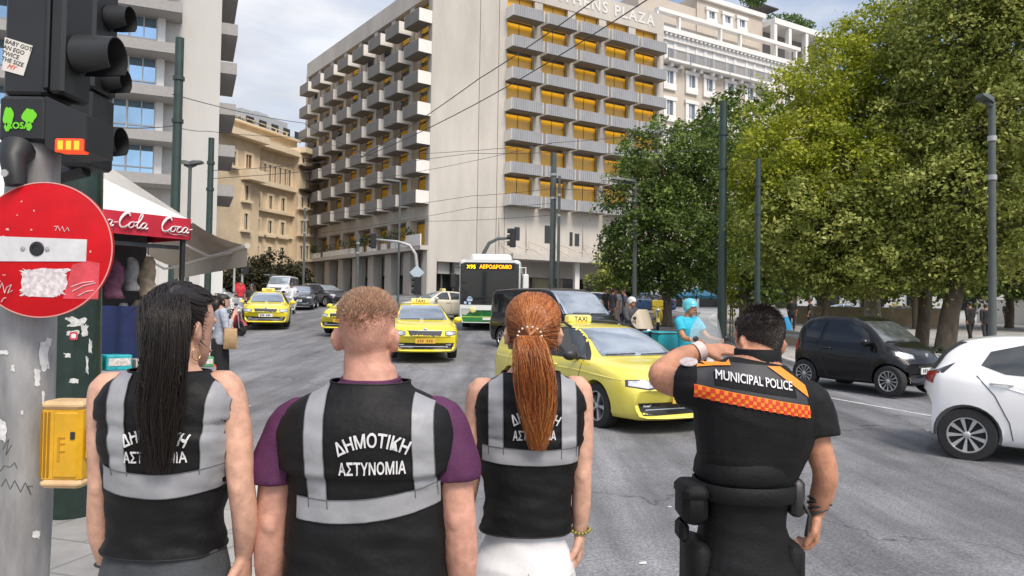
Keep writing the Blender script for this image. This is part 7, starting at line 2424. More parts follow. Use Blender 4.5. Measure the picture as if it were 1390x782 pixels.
vest_marks(w3, v3, ((fx(662), fx(682), fz(505)), (fx(664), fx(684), fz(618))), ((fx(761), fx(782), fz(510)), (fx(762), fx(783), fz(622))),
           (fx(655), fx(786), fz(618), fz(618), .048, .006),
           [('ΔΗΜΟΤΙΚΗ', (.132, .031), fx(726), fz(570), .13, 0), ('ΑΣΤΥΝΟΜΙΑ', (.126, .031), fx(725), fz(597), 0, 0)], cx)
WJ = pm('white_jeans', (.66, .66, .68), .85, var=.05, scale=14, bump=.06, bscale=120)
m_ = MB(); legs(m_, .82, .088, .46, .09, [.098, .092, .066, .056, .05]); m_.loft(torso_rings(B3, .005, .78, zhem + .05, 16))
for s in (1, -1): m_.ell((cx - .016 + s * .076, -.072, .84), (.084, .07, .098), 18, 12)
jo = remesh(m_, 'jeans', WJ, w3, .006, 9, lambda p: wr(p, .004, (7, 7, 13), 1.1))
bj = bvh_of(jo)
for s in (1, -1):
    m_ = MB(); x0 = cx + s * .085
    pts = [(x0 - .052, .935), (x0 + .052, .935), (x0 + .047, .83), (x0, .81), (x0 - .047, .83), (x0 - .052, .935)]
    q = []
    for (a0, b0), (a1, b1) in zip(pts[:-1], pts[1:]):
        for k in range(8):
            h = shoot(bj, (a0 + (a1 - a0) * k / 8, -1, b0 + (b1 - b0) * k / 8), Vector((0, 1, 0)), .0005)
            if h is not None: q.append(h)
    m_.tube(q + [q[0]], .0022, 5); m_.build('pocket_seam', pm('jean_seam', (.46, .46, .48), .9), jo, smooth=True)
q = [h for h in (shoot(bj, (cx, -1, .955 - .22 * k / 14), Vector((0, 1, 0)), .0005) for k in range(15)) if h is not None]
m_ = MB(); m_.tube(q, .002, 5); m_.build('centre_seam', MATS['jean_seam'], jo)
shoes(w3, .10, pm('shoe_white', (.6, .6, .6), .6))
tie3 = f3(719, 456, -.115)
pth = [f3(719, 456, -.115), f3(721, 475, -.155), f3(726, 510, -.165), f3(729, 545, -.155), f3(730, 580, -.150), f3(731, 612, -.145)]
ponytail(w3, M3, 1.0, tie3, pth, [.028, .050, .060, .054, .040, .016], 1500, .0008, HRED, pm('pearl', (.70, .58, .50), .25), 15, cap_off=.012, loose=20, endvar=.32, wave=.012, rad=.036, capmat=pm('red_hair_roots', (.11, .032, .012), .5, var=.4, scale=30))
m_ = MB(); q = RA[-1] + Vector((0, 0, .006))
for k in range(18):
    a = 2 * math.pi * k / 18; m_.ell(q + Vector((.032 * math.cos(a), .028 * math.sin(a), .004 * math.cos(a * 2))), (.0058, .0058, .0058), 8, 6)
m_.build('bead_bracelet', pm('olive_gold', (.30, .28, .08), .3, metal=.5), w3, smooth=True)

# ------------------------------------------------------------------ 4: police officer
bp4 = base_at(1012, 2.50, .0)
f4 = loc_from(bp4)
po = thing('person', bp4, 'police officer in a dark uniform with orange chequered band, shading the eyes', 'person')
HT = f4(1036, 419).z; zs_ = f4(1020, 494).z; cx = f4(1016, 600).x
tilt = R(9)
cw = f4(1010, 650).x; cs2 = f4(1022, 540).x
B4 = [(.72, cw, 0, .155, .12, .14), (.86, cw, 0, .160, .13, .135), (.96, cw, 0, .130, .15, .118), (1.06, cw - .004, 0, .120, .15, .106), (1.18, (cw + cs2) / 2 - .006, 0, .140, .14, .113), (zs_ - .20, cs2, -.005, .184, .13, .13), (zs_ - .11, cs2, -.012, .190, .11, .122), (zs_ - .055, cs2, -.014, .172, .085, .10), (zs_ - .02, cs2 + .005, -.01, .125, .07, .082), (zs_ + .012, cs2 + .012, -.004, .078, .064, .07), (zs_ + .05, cs2 + .018, .0, .066, .06, .066)]
def tiltR(rings):
    out = []
    for rg in rings:
        o2 = []
        for p in rg:
            t_ = max(0.0, min(1.0, (p[2] - 1.15) / .25)); o2.append((p[0], p[1], p[2] - (p[0] - cs2) * .16 * t_))
        out.append(o2)
    return out
hz4 = HT - .230
M4 = headM(f4(1034, 440).x, .02, hz4, yaw=R(16), pitch=R(-3), roll=R(1)) @ Matrix.Diagonal((.94, .97, 1.03, 1))
m_ = MB(); m_.loft(tiltR(torso_rings(B4))); add_head(m_, M4)
m_.tube([(cs2 + .01, -.004, zs_ - .03), (f4(1032, 490).x, .004, zs_ + .04), (f4(1036, 460).x, .015, hz4 + .06)], [.07, .066, .064], 18)
LA = [f4(946, 524, 0), f4(907, 517, .10), f4(898, 507, .13), f4(924, 487, .22), f4(953, 475, .25)]
RA = [f4(1098, 555, 0), f4(1108, 600, -.02), f4(1120, 640, -.03), f4(1116, 670, .0), f4(1108, 694, .02)]
limb(m_, [(LA[0].x + .05, 0, LA[0].z)] + LA, [.056, .056, .050, .046, .043, .029])
limb(m_, [(RA[0].x - .04, 0, RA[0].z + .01)] + RA, [.054, .054, .047, .041, .040, .029])
add_hand(m_, LA[-1], (.97, .12, .03), (.05, .45, -.9), 1, .10, 1.02, spread=.3, thumb=.2)
add_hand(m_, RA[-1], (-.04, .10, -1), (-1, .25, .1), 1, .62, 1.12)
legs(m_, .82, .095, .46, .08, [.09, .085, .062, .055, .042])
remesh(m_, 'body', SK_T, po, .006, 5)
face_bits(po, M4, 1.0)
UNI = pm('uniform_black', (.0055, .0055, .0065), .68, var=.3, scale=10, bump=.15, bscale=120, spec=.25)
m_ = MB(); m_.loft(tiltR(torso_rings(B4, .014, .90, zs_ + .012, 34, extra=lambda z: (.012 * max(0, (1.05 - z) / .15), .0, .012 * max(0, (1.05 - z) / .15)))))
eL = LA[0].lerp(LA[1], .42); eR = RA[1].lerp(RA[2], -.15)
limb(m_, [(LA[0].x + .09, 0, LA[0].z + .005), (LA[0].x + .02, .0, LA[0].z), eL], [.080, .084, .080])
limb(m_, [(RA[0].x - .085, 0, RA[0].z + .03), RA[0] + Vector((-.006, 0, .01)), eR + Vector((.002, 0, 0))], [.076, .083, .079])
sh4 = remesh(m_, 'uniform_shirt', UNI, po, .0062, 4, lambda p: wr(p, .007 if p.z < 1.28 else .004, (5, 5, 11), 6.0))
m_ = MB(); n = 26
rows = [[Vector((cs2 + .014 + (.074 + d_) * math.cos(2 * math.pi * k / n), -.002 + (.068 + d_) * math.sin(2 * math.pi * k / n), zs_ + z + .0 * k)) for k in range(n)] for z, d_ in ((-.015, .008), (.015, .004), (.048, .003), (.052, .0), (.046, -.004), (.0, -.006))]
m_.loft(rows, False); m_.build('collar', UNI, po, smooth=True)
bs = bvh_of(sh4)
ORG = pm('uniform_orange', (.80, .25, .015), .55, var=.08, scale=20)
ORR = pm('uniform_red_orange', (.78, .10, .02), .55)
GRYY = pm('yoke_grey', (.030, .030, .036), .6, var=.15, scale=12)
fz = lambda px, py: f4(px, py, -.13)
def on4(poly_px, mat, name, off=.003, edge=.02):
    m_ = MB(); decal(m_, bs, [(fz(x, y).x, fz(x, y).z) for x, y in poly_px], lambda a, b: (a, -1, b), (0, 1, 0), off, edge); return m_.build(name, mat, sh4, smooth=True, fix=False)
on4([(955, 500), (1000, 494), (1050, 498), (1098, 534), (1098, 566), (950, 538)], GRYY, 'yoke', .002)
on4([(955, 502), (960, 495), (1000, 492), (998, 499)], ORG, 'shoulder_flash', .006)
on4([(1046, 499), (1064, 500), (1098, 526), (1099, 541), (1082, 528)], ORG, 'shoulder_flash', .006)
# text panel and lettering follow the shirt's slope
tp0, tp1 = fz(976, 517), fz(1080, 533)
ang = math.atan2(tp1.z - tp0.z, tp1.x - tp0.x)
on4([(974, 507), (1080, 524), (1081, 541), (974, 524)], UNI, 'name_panel', .004)
m_ = MB(); vs, fs = text_fit('MUNICIPAL POLICE', .235, .028, .016); mid_ = (tp0 + tp1) / 2; c_, s_ = math.cos(ang), math.sin(ang)
k_ = 1.0
_lay(m_, bs, [(mid_.x - .006 + x * k_ * c_ - y * s_, mid_.z + .002 + x * k_ * s_ + y * c_) for x, y in vs], fs, lambda a, b: (a, -1, b), Vector((0, 1, 0)), .0075)
m_.build('name_lettering', VTEXT, sh4, fix=False)
on4([(949, 524), (1100, 552), (1101, 568), (949, 540)], ORG, 'chequered_band', .004)
m_ = MB(); a0, a1 = fz(949, 525), fz(1101, 553); hb = (fz(949, 524).z - fz(949, 540).z)
for rrow in range(3):
    for k in range(30):
        if (k + rrow) % 2: continue
        u0, u1 = k / 30, (k + 1) / 30; z0_, z1_ = -(rrow / 3) * hb, -((rrow + 1) / 3) * hb
        q = [(a0.x + (a1.x - a0.x) * u, a0.z + (a1.z - a0.z) * u + z) for u, z in ((u0, z0_), (u1, z0_), (u1, z1_), (u0, z1_))]
        decal(m_, bs, q, lambda a, b: (a, -1, b), (0, 1, 0), .0055, .05)
m_.build('chequer_squares', pm('chequer_red', (.62, .035, .015), .55), sh4, fix=False)
# sleeve badge on the raised arm
m_ = MB(); e = eL; ax = (LA[1] - LA[0]).normalized(); 
m_.lathe([(.001, 0), (.030, 0), (.030, .003), (.001, .003)], 'Z', 20); bo = m_.build('sleeve_badge', pm('badge_pale', (.42, .36, .36), .6, var=.3, scale=60), sh4); bo.location = LA[0] + Vector((-.03, -.006, .080)); bo.rotation_euler = (R(24), R(-8), 0)
# trousers
m_ = MB(); legs(m_, .80, .100, .46, .09, [.098, .092, .082, .078, .076], stance=.115); m_.loft(torso_rings(B4, .008, .80, .985, 12))
for s in (1, -1): m_.ell((cw + s * .080, -.060, .85), (.086, .085, .12), 18, 12)
tr4 = remesh(m_, 'uniform_trousers', UNI, po, .0068, 5, lambda p: wr(p, .006, (6, 6, 10), 9.0))
bt4 = bvh_of(tr4)
for (x0, x1, y0, y1, cutx) in ((962, 1003, 688, 706, 0), (1054, 1076, 688, 704, 0)):
    m_ = MB(); decal(m_, bt4, [(f4(x, y, -.14).x, f4(x, y, -.14).z) for x, y in ((x0, y0), (x1, y0 + 1), (x1 - 2, y1), ((x0 + x1) / 2, y1 + 3), (x0 + 2, y1 - 1))], lambda a, b: (a, -1, b), (0, 1, 0), .006, .02); m_.build('pocket_flap', pm('uniform_flap', (.016, .016, .019), .7), tr4, smooth=True, fix=False)
for s, px in ((-1, 948), (1, 1072)):
    q = f4(px, 765, -.04); m_ = MB(); m_.bbox(q.x - .035, q.x + .035, -.10, .10, q.z - .11, q.z + .07, .02); m_.build('cargo_pocket', UNI, tr4, smooth=True)
# belt, pouches, radio
BELT = pm('belt_black', (.006, .006, .007), .65, bump=.2, bscale=60, spec=.25)
zb0, zb1 = f4(1010, 672).z, f4(1010, 650).z
m_ = MB(); m_.loft([sect(cw, 0, z, .156 + d_, .155 + d_, .138 + d_, 40) for z, d_ in ((zb0 - .002, .004), (zb0 + .004, .010), (zb1 - .004, .012), (zb1, .006))], False); belt = m_.build('duty_belt', BELT, po, smooth=True)
m_ = MB(); m_.loft([sect(cw - .004, 0, z, .138 + d_, .15 + d_, .128 + d_, 40) for z, d_ in ((zb1 + .002, .004), (zb1 + .018, .018), (zb1 + .05, .016), (zb1 + .075, .004))], False); ob = m_.build('shirt_overhang', UNI, po, smooth=True); displace(ob, lambda p: wr(p, .010, (8, 8, 20), 3.3))
q = f4(940, 683, -.05); m_ = MB(); m_.bbox(q.x - .040, q.x + .044, -.10, .05, q.z - .062, q.z + .062, .02); pch = m_.build('belt_pouch', BELT, po, smooth=True, angle=40)
m_ = MB(); m_.bbox(q.x - .043, q.x + .047, -.105, .055, q.z + .01, q.z + .066, .018); m_.build('pouch_flap', UNI, pch, smooth=True, angle=40)
m_ = MB(); m_.bbox(q.x - .045, q.x - .012, -.07, .02, q.z - .125, q.z - .062, .012); m_.build('pouch_strap', BELT, pch)
q = f4(1080, 672, -.03); m_ = MB(); m_.bbox(q.x - .032, q.x + .012, -.09, .0, q.z - .06, q.z + .06, .012); m_.build('radio', BLACKP, po, smooth=True, angle=40)
m_ = MB(); q2 = q + Vector((.0, -.05, .0)); m_.tube([q2, q2 + Vector((.022, -.01, -.05)), q2 + Vector((.015, 0, -.12))], .006, 6); m_.build('radio_cord', BLACKP, po, smooth=True)
m_ = MB(); q = f4(1026, 684, -.15); h = shoot(bt4, (q.x, -1, q.z), Vector((0, 1, 0)), .004)
if h is not None: m_.lathe([(.001, 0), (.008, 0), (.008, -.003), (.004, -.004), (.004, -.002), (.001, -.002)], 'Y', 14, tuple(h)); m_.build('rivet', GALV, po)
shoes(po, .10, SHOEB)
# hair
r_ = random.Random(19); m_ = MB()
def dn4(z, a):
    back = -math.sin(a)
    lo = .036 if back > .2 else (.10 if back > -.3 else .165)
    return 1.0 if z > lo + .012 else (.35 if z > lo else 0)
spikes(m_, M4, 1.0, 15000, .034, .2275, lambda z, a: .007 + .013 * max(0, (z - .12) / .1), (.22, lambda a, z: (-.15 * math.cos(a), -.05 - .25 * max(0, min(1, (z - .15) / .06)), -.80 + .7 * max(0, min(1, (z - .15) / .07)))), r_, .0009, dn4, .002)
m_.build('hair', HBRN, po, fix=False)
m_ = MB(); m_.M = M4; rings = []
for i in range(22):
    z = .040 + (.2275 - .040) * i / 21; rg = []
    for k in range(40):
        a = 2 * math.pi * k / 40; back = -math.sin(a); lo = .040 if back > .2 else (.105 if back > -.3 else .168)
        zz = max(z, lo); rg.append(head_pt(min(zz, .2275), a, .003 if zz > lo + .004 else .0, 1.0))
    rings.append(rg)
m_.loft(rings, True); m_.build('hair_base', pm('brown_scalp', (.020, .014, .012), .6, var=.3, scale=50), po, smooth=True)
m_ = MB(); q = LA[-1].lerp(LA[-2], .18); ax = (LA[-1] - LA[-2]).normalized(); 
u_ = ax.orthogonal().normalized(); w_ = ax.cross(u_)
rows = [[q + ax * s + (u_ * math.cos(2 * math.pi * k / 20) + w_ * math.sin(2 * math.pi * k / 20)) * .037 for k in range(20)] for s in (-.016, 0, .016)]
m_.loft(rows, False); m_.build('pale_wristband', pm('wristband_pale', (.62, .50, .48), .5), po, smooth=True)
for k in range(4):
    q = RA[-1].lerp(RA[-2], .12 + .16 * k); m_ = MB(); m_.tube([q + Vector((.036 * math.cos(a), .034 * math.sin(a), .012 * math.cos(a + k))) for a in np.linspace(0, 2 * math.pi, 20)], .0045, 6); m_.build('bracelet', BLACKP, po, smooth=True)
# ================================================================== SCOOTERS AND PASSERS-BY
STEEL = pm('steel', (.35, .35, .36), .35, metal=.7)
SEATM = pm('seat_vinyl', (.02, .02, .021), .6)
CLEAR = pm('clear_screen', (.55, .58, .60), .08)
CLEAR.node_tree.nodes['Principled BSDF'].inputs['Alpha'].default_value = .38
_wt, _wk = wheel_meshes(.26, .11, 'five', 20)
def scooter(kind, px, d, rz, col, label, group=None, screen=None, box=None, loc=None, lift=0.0):
    b = loc or at(px, d, lift); t = thing(kind, b, label, 'motor scooter', group, R(rz))
    pc = pm('scooter_%d_%d_%d' % tuple(int(c * 100) for c in col), col, .3, coat=.6)
    for x, tn in ((.66, 'wheel'), (-.62, 'wheel')):
        w = bpy.data.objects.new('wheel', _wt); COL.objects.link(w); w.parent = t; w.location = (x, 0, .26)
        k = bpy.data.objects.new('rim', _wk); COL.objects.link(k); k.parent = w
    m_ = MB()
    for s in (1, -1): m_.tube([(.66, s * .075, .26), (.58, s * .07, .6), (.50, s * .05, .85)], .022, 6)
    m_.build('fork', STEEL, t)
    m_ = MB()   # rear body and floor
    rings = []
    for x, w, z0, z1 in ((-.90, .05, .62, .72), (-.8, .13, .46, .76), (-.5, .17, .32, .76), (-.2, .17, .24, .72), (-.05, .16, .20, .42), (.15, .17, .18, .30), (.32, .17, .18, .34)):
        rings.append([(x, w * math.cos(2 * math.pi * k / 12), (z0 + z1) / 2 + (z1 - z0) / 2 * math.sin(2 * math.pi * k / 12)) for k in range(12)])
    m_.loft(rings); m_.build('body', pc, t, smooth=True)
    m_ = MB(); rings = []
    for x, w, z in ((.30, .16, .30), (.38, .20, .45), (.44, .22, .62), (.47, .20, .78), (.46, .15, .92), (.42, .10, 1.0)):
        rings.append([(x + .05 * math.cos(2 * math.pi * k / 14) - .06 * abs(math.sin(2 * math.pi * k / 14)), w * math.sin(2 * math.pi * k / 14), z) for k in range(14)])
    m_.loft(rings); m_.build('front_shield', pc, t, smooth=True)
    m_ = MB(); rings = []
    for x, w, h in ((-.82, .10, .84), (-.6, .15, .86), (-.3, .14, .83), (-.08, .10, .80)):
        rings.append([(x, w * math.cos(2 * math.pi * k / 10), h - .05 + .05 * math.sin(2 * math.pi * k / 10)) for k in range(10)])
    m_.loft(rings); m_.build('seat', SEATM, t, smooth=True)
    m_ = MB(); m_.tube([(.30, .34, 1.03), (.36, .2, 1.05), (.40, 0, 1.0), (.36, -.2, 1.05), (.30, -.34, 1.03)], .018, 6); m_.build('handlebar', BLACKP, t)
    m_ = MB(); m_.ell((.52, 0, .88), (.05, .10, .07), 12, 8); m_.build('headlight', LAMPG, t, smooth=True)
    for s in (1, -1):
        m_ = MB(); m_.tube([(.33, s * .28, 1.04), (.36, s * .34, 1.2)], .008, 5); m_.ell((.36, s * .36, 1.22), (.02, .065, .045), 10, 6); m_.build('mirror', BLACKP, t, smooth=True)
    m_ = MB(); m_.tube([(-.75, -.2, .3), (-.3, -.18, .24)], .05, 8); m_.build('exhaust', STEEL, t)
    m_ = MB(); rings = [[(.66 + r_ * math.cos(a), y, .26 + r_ * math.sin(a)) for a in np.linspace(R(20), R(160), 9)] for r_, y in ((.28, -.07), (.31, 0), (.28, .07))]
    m_.loft(rings, False, closed=False); m_.build('front_fender', pc, t, smooth=True)
    if screen:
        h, tint = screen; m_ = MB(); rows = []
        for i in range(9):
            f = i / 8; z = .95 + h * f; w = .34 * math.sin(math.pi * min(1, .30 + .58 * f)) + .03
            rows.append([(.52 - .20 * f - .10 * (y / .26) ** 2, y, z) for y in [w * (k / 6 - 1) for k in range(13)]])
        m_.loft(rows, False, closed=False); m_.build('windscreen', tint, t, smooth=True)
    if box:
        c, sz, col2 = box; m_ = MB(); m_.bbox(-.82 - sz * .5, -.82 + sz * .5, -sz * .5, sz * .5, .88, .88 + sz * .9, .03); bo = m_.build('top_box', pm('box_%d_%d' % (int(c[0] * 100), int(c[2] * 100)), c, .5), t, smooth=True, angle=30)
        if col2:
            m_ = MB()
            for z0, z1 in ((.05, .10), (.80, .86)): m_.bbox(-.82 - sz * .51, -.82 + sz * .51, -sz * .51, sz * .51, .88 + sz * z0, .88 + sz * z1, .01)
            m_.bbox(-.86, -.78, -sz * .515, sz * .515, .89, .88 + sz * .9, .01); m_.build('box_straps', BLACKP, bo)
    return t

def extra(px, d, face, top, bottom, label, hair=(.03, .02, .015), h=1.7, pose='stand', skin=SK_T, sleeve=.5, group=None, loc=None, up=0.0, long_hair=False, helmet=None, skirt=False, shorts=False, seed=1, vox=.012, bag=None):
    """a passer-by; face is the heading in degrees (0 = right, -90 = towards us)"""
    b = loc or at(px, d, up); t = thing('person', b, label, 'person', group, R(face - 90)); k = h / 1.72
    m_ = MB(); m_.M = Matrix.Diagonal((k, k, k, 1))
    r_ = random.Random(seed)
    sit = pose == 'ride' or pose == 'sit'
    hz = .84 if not sit else .80
    up_ = 0.0 if not sit else hz - .84 + .02
    hy = 0.0
    TB = [(.80 + up_, 0, 0, .165, .10, .115), (.90 + up_, 0, 0, .170, .11, .11), (1.06 + up_, 0, .0, .150, .105, .095), (1.26 + up_, 0, .0, .168, .12, .11), (1.36 + up_, 0, 0, .172, .10, .105), (1.425 + up_, 0, -.01, .13, .07, .08), (1.455 + up_, 0, 0, .07, .055, .06), (1.50 + up_, 0, .01, .055, .05, .055)]
    m_.loft(torso_rings(TB, seg=20, n=18))
    Mh = Matrix.Diagonal((k, k, k, 1)) @ headM(0, .03, 1.49 + up_, pitch=R(-3))
    sv = m_.M; m_.M = None; add_head(m_, Mh); m_.M = sv
    m_.tube([(0, 0, 1.44 + up_), (0, .02, 1.56 + up_)], [.056, .054], 12)
    arms = []
    for s in (1, -1):
        S_ = Vector((s * .185, 0, 1.385 + up_))
        if pose == 'ride': A = [S_, Vector((s * .25, .16, 1.16 + up_)), Vector((s * .24, .40, 1.12 + up_))]
        elif pose == 'phone' and s > 0: A = [S_, Vector((s * .24, .06, 1.12)), Vector((s * .12, .20, 1.36))]
        else:
            sw = .12 * s if pose == 'walk' else .02; A = [S_, Vector((s * .225, -.01 + sw * .5, 1.11 + up_)), Vector((s * .215, .06 + sw, .87 + up_))]
        limb(m_, [Vector((s * .13, 0, 1.40 + up_))] + A, [.055, .055, .042, .028], 10); arms.append(A)
        dv = (A[2] - A[1]).normalized(); add_hand(m_, A[2], dv, (-s, .1, -.1), s, .5)
    lg = []
    for s in (1, -1):
        H_ = Vector((s * .09, 0, .86 + up_))
        if sit: Lp = [H_, Vector((s * .17, .40, .82 + up_)), Vector((s * .16, .42, .36)), Vector((s * .16, .42, .30))]
        else:
            sw = (.16 * s) if pose == 'walk' else .01
            Lp = [H_, Vector((s * .10, .02 + sw * .5, .48)), Vector((s * .10, -.02 + sw, .10)), Vector((s * .10, -.02 + sw, .06))]
        limb(m_, Lp, [.085, .062, .045, .04], 10); lg.append(Lp)
    remesh(m_, 'body', skin, t, vox, 3)
    # clothes
    m2_ = MB(); m2_.M = sv
    m2_.loft(torso_rings(TB, .018, .82 + up_, 1.452 + up_, 16, seg=20))
    for s, A in zip((1, -1), arms):
        e = A[0].lerp(A[1], sleeve * 2) if sleeve <= .5 else A[1].lerp(A[2], (sleeve - .5) * 2)
        pts = [Vector((s * .11, 0, 1.40 + up_)), A[0], e] if sleeve <= .5 else [Vector((s * .11, 0, 1.40 + up_)), A[0], A[1], e]
        limb(m2_, pts, [.07, .073, .062] if sleeve <= .5 else [.07, .072, .058, .044], 10)
    nm = 'top_%d_%d_%d' % tuple(int(c * 100) for c in top)
    remesh(m2_, 'shirt', pm(nm, top, .8, var=.15, scale=10), t, vox, 3, lambda p: wr(p, .008, (6, 6, 10), seed))
    m3_ = MB(); m3_.M = sv
    nm = 'bottom_%d_%d_%d' % tuple(int(c * 100) for c in bottom)
    if skirt: m3_.loft([sect(0, 0, z, a, a * .8, a * .8, 18) for z, a in ((.94, .165), (.85, .18), (.6, .20), (.3, .21), (.22, .215))])
    else:
        m3_.loft(torso_rings(TB, .010, .81 + up_, 1.0 + up_, 8, seg=20))
        for Lp in lg:
            if shorts: limb(m3_, [Lp[0], Lp[0].lerp(Lp[1], .9)], [.105, .085], 10)
            else: limb(m3_, Lp[:3], [.105, .078, .062], 10)
    remesh(m3_, 'skirt' if skirt else 'trousers', pm(nm, bottom, .8, var=.15, scale=10), t, vox, 3)
    for s, Lp in zip((1, -1), lg):
        q = Lp[-1] * k; m_ = MB(); rings = []
        for y, w, hh in ((-.09, .03, .07), (-.04, .042, .10), (.06, .046, .075), (.14, .042, .05), (.18, .02, .03)):
            rings.append([(q.x + w * math.cos(2 * math.pi * j / 10), q.y + y, q.z - .06 * k + hh * .5 + hh * .5 * math.sin(2 * math.pi * j / 10)) for j in range(10)])
        m_.loft(rings); m_.build('shoe', SHOEB, t, smooth=True)
    if helmet:
        m_ = MB(); m_.M = Mh; rings = []
        for i in range(12):
            z = .055 + .1725 * i / 11; rings.append([head_pt(min(.2275, max(z, .135 if math.sin(2 * math.pi * j / 28) > .15 else z)), 2 * math.pi * j / 28, .03) for j in range(28)])
        m_.loft(rings, True); m_.build('helmet', pm('helmet_%d_%d' % (int(helmet[0] * 100), int(helmet[2] * 100)), helmet, .25, coat=.6), t, smooth=True)
    else:
        m_ = MB(); m_.M = Mh; rings = []
        lo0 = .02 if long_hair else .075
        for i in range(12):
            z = lo0 + (.2275 - lo0) * i / 11; rings.append([head_pt(min(.2275, max(z, .165 if math.sin(2 * math.pi * j / 28) > -.1 else z)), 2 * math.pi * j / 28, .014 + (.010 if long_hair else 0)) for j in range(28)])
        m_.loft(rings, True)
        if long_hair: m_.tube([(0, -.10, .14), (0, -.13, .02), (0, -.12, -.10)], [.07, .075, .03], 12)
        m_.build('hair', pm('hair_%d' % int(hair[0] * 1000), hair, .5, var=.3, scale=40), t, smooth=True)
    face_bits(t, Mh, 1.0)
    return t, arms, k

PED = 'pedestrians in the background'
# delivery scooter and rider
ds = at(944, 12.1); hd_ = -58
scooter('motor_scooter', 0, 0, hd_, (.62, .63, .64), 'white delivery scooter with a tall clear screen and turquoise box', 'scooters in traffic', screen=(.70, CLEAR), box=((.02, .36, .42), .46, True), loc=ds)
TURQ = (.03, .42, .60)
fwv = Vector((math.cos(R(hd_)), math.sin(R(hd_)), 0))
extra(0, 0, hd_, TURQ, (.07, .045, .03), 'delivery rider in turquoise shirt and helmet on the white scooter', pose='ride', helmet=(.10, .50, .62), loc=ds + fwv * -.16, h=1.86, sleeve=.3, shorts=True, vox=.010)
s2 = at(862, 19.5); hd_ = -55; fwv = Vector((math.cos(R(hd_)), math.sin(R(hd_)), 0))
scooter('motor_scooter', 0, 0, hd_, (.10, .10, .11), 'dark scooter with a tan windscreen behind the pale yellow taxi', 'scooters in traffic', screen=(.50, pm('tan_screen', (.42, .36, .26), .3)), loc=s2)
extra(0, 0, hd_, (.055, .055, .062), (.03, .03, .035), 'scooter rider in grey with a pale helmet behind the pale yellow taxi', pose='ride', helmet=(.62, .60, .60), loc=s2 + fwv * -.16, h=1.78, sleeve=.95)
scooter('motor_scooter', 893, 33, -100, (.62, .46, .03), 'yellow scooter waiting behind the delivery rider', 'scooters in traffic', box=((.70, .52, .03), .5, False))
# parked motorcycles on the left
PK = 'motorcycles parked along the left kerb'
for i, (px, d_, rz, c, lab) in enumerate(((300, 24, -50, (.02, .02, .022), 'black scooter parked nearest, beyond the woman with the shopping bags'),
        (313, 26.5, -35, (.30, .02, .03), 'dark red scooter parked between two dark ones'), (322, 29, -60, (.03, .03, .05), 'navy scooter parked just left of the lone taxi'),
        (289, 29, -20, (.45, .45, .46), 'silver scooter parked by the white rectangular sign'), (304, 33, -40, (.6, .6, .6), 'white scooter parked in the middle of the far row'),
        (318, 37, -30, (.05, .05, .05), 'black scooter parked at the end of the far row'), (284, 36, -60, (.5, .05, .05), 'red scooter parked deep under the beige awning'), (296, 40, -10, (.4, .4, .42), 'grey scooter parked farthest back by the thin pole'))):
    scooter('motor_scooter', px, d_, rz, c, lab, PK, screen=(.4, CLEAR) if i % 3 == 1 else None, box=((.02, .02, .02), .36, False) if i % 2 == 0 else None)
scooter('motor_scooter', 396, 40, -85, (.6, .6, .6), 'white scooter right of the lone taxi, facing us', 'scooters in traffic', screen=(.4, CLEAR))
extra(396, 40.3, -85, (.55, .56, .6), (.03, .03, .05), 'rider in white on the scooter right of the lone taxi', pose='ride', helmet=(.03, .03, .03), vox=.016)
extra(341, 34, -80, (.03, .03, .03), (.03, .03, .04), 'rider with a black helmet just behind the lone taxi', pose='stand', helmet=(.02, .02, .022), vox=.016)
extra(326, 41, -70, (.55, .03, .05), (.05, .05, .08), 'pedestrian in a red shirt by the far round sign', vox=.016, group=PED)
# woman with shopping bags
wb, arms_, k_ = extra(300, 13.2, 35, (.38, .42, .50), (.012, .012, .014), 'dark haired woman in a pale blue shirt and black skirt carrying bags', hair=(.02, .014, .012), h=1.70, pose='phone', skin=SK_F, sleeve=.8, skirt=True, up=.09, long_hair=True, vox=.010)
def paper_bag(px, py, d_, w, h, col, label, soft=False):
    p = P(px, py, d_); t = thing('bag', p, label, 'bag', None, .4)
    c = pm('bag_%d_%d' % (int(col[0] * 100), int(col[2] * 100)), col, .7, var=.15, scale=10)
    m_ = MB()
    if soft:
        m_.loft([[(a * w * .5 * math.cos(2 * math.pi * j / 14) * (1 + .1 * math.sin(j * 3 + i)), a * w * .28 * math.sin(2 * math.pi * j / 14), -h * f) for j in range(14)] for i, (f, a) in enumerate(((0, .35), (.12, .55), (.35, .95), (.7, 1.05), (.95, .9), (1, .6)))])
    else: m_.bbox(-w / 2, w / 2, -w * .3, w * .3, -h, 0, .012)
    m_.build('bag_body', c, t, smooth=True, angle=40)
    m_ = MB(); m_.tube([(-w * .2, 0, -.01), (-w * .12, 0, .12), (w * .12, 0, .12), (w * .2, 0, -.01)], .006, 5); m_.build('handle', c, t)
paper_bag(279, 487, 12.8, .34, .36, (.75, .10, .015), 'orange plastic bag hanging beside the black skirt', True)
paper_bag(313, 446, 13.0, .22, .36, (.42, .28, .15), 'brown paper bag at the right side of the pale blue shirt')
# kiosk customers
extra(187, 11.2, 150, (.48, .33, .33), (.03, .03, .05), 'person in a pink top at the kiosk goods, seen from the side', skin=SK_F, vox=.012, up=.1, h=1.55, group=PED)
extra(243, 17, -120, (.30, .25, .22), (.05, .05, .06), 'person with brown hair under the beige awning', hair=(.08, .04, .02), vox=.014, up=.1, h=1.78, group=PED)
extra(262, 26, 100, (.05, .05, .07), (.03, .03, .03), 'person in dark clothes beyond the beige awning', vox=.016, up=.1, group=PED)
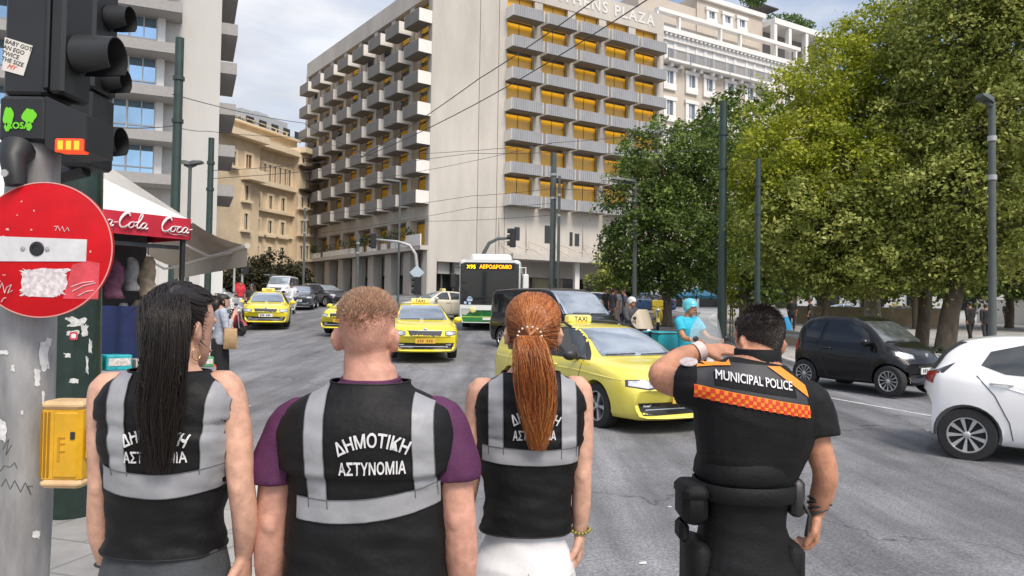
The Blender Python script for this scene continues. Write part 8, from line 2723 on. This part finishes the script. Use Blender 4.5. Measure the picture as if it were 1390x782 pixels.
# pedestrians by the van
for i, (px, d_, face, tp_, bt_, lab) in enumerate(((823, 36, -60, (.03, .03, .035), (.03, .03, .05), 'pedestrian in black, leftmost of the group behind the van'),
        (832, 35, 30, (.05, .04, .045), (.25, .16, .12), 'pedestrian with bare legs in the middle of the group behind the van'),
        (838, 36, -150, (.60, .58, .56), (.4, .4, .42), 'pedestrian in white, right of the middle of the group behind the van'),
        (848, 33, 170, (.07, .08, .10), (.03, .03, .035), 'tall pedestrian in slate clothes left of the grey street lamp'))):
    extra(px, d_, face, tp_, bt_, lab, vox=.016, seed=i, group=PED, pose='walk' if i % 2 else 'stand', h=1.74, sleeve=.45)
extra(897, 40, -30, (.6, .45, .4), (.1, .1, .2), 'pedestrian in a pale top beyond the delivery rider', vox=.016, group=PED)
extra(1317, 33, 100, (.012, .012, .013), (.012, .012, .013), 'dark clothed walker beside the leaning trunk on the plaza', vox=.014, pose='walk', h=1.8, group=PED, up=.1, sleeve=.9)
extra(1338, 34, 80, (.02, .02, .022), (.03, .03, .035), 'second dark walker, partly behind the grey lamp post', vox=.014, pose='walk', group=PED, up=.1, sleeve=.9)
extra(1366, 54, -100, (.08, .08, .09), (.06, .06, .08), 'lone distant walker before the pale stair wall', vox=.018, pose='walk', group=PED, up=.1, sleeve=.9)
for i, (px, lab) in enumerate(((1075, 'left'), (1100, 'right'))):
    extra(px, 38, 60 + i * 90, (.02, .02, .025), (.02, .02, .03), 'person resting in the tree shade on the plaza, %s of two' % lab, vox=.016, group=PED, up=.1)
paper_bag(1066, 430, 36, .75, 1.1, (.03, .30, .62), 'bright blue sack standing in the tree shade', True)
# blue market parasol
p = at(945, 48); t = thing('parasol', p, 'light blue parasol under the dense dark tree', 'parasol')
m_ = MB(); zz = P(945, 402, 48).z - p.z
m_.loft([[(r0 * math.cos(2 * math.pi * j / 8), r0 * math.sin(2 * math.pi * j / 8), zz + dz) for j in range(8)] for r0, dz in ((1.5, -.15), (1.5, 0), (.05, .55))], True); m_.build('canopy', pm('parasol_blue', (.10, .38, .58), .7), t)
m_ = MB(); m_.cyl((0, 0, 0), (0, 0, zz + .3), .03, .03, 8); m_.build('pole', PGREY, t)
# litter on the road
r_ = random.Random(33)
lit = pm('litter_paper', (.6, .6, .58), .8)
for i, (px, py, lab) in enumerate(((338, 552, 'small white scrap on the road left of the fair haired man'), (872, 766, 'small pale scrap on the road by the police officer'), (908, 690, 'tiny pale scrap on the road left of the belt pouch'))):
    q = G(px, py); m_ = MB(); m_.add([(-.025, -.015, .004), (.025, -.02, .006), (.03, .018, .01), (-.02, .02, .005), (0, 0, .014)], [(0, 1, 4), (1, 2, 4), (2, 3, 4), (3, 0, 4), (3, 2, 1, 0)]); o = m_.build('paper_scrap', lit); o.location = q + Vector((0, 0, .004)); tag(o, lab, 'litter', 'scraps of litter')
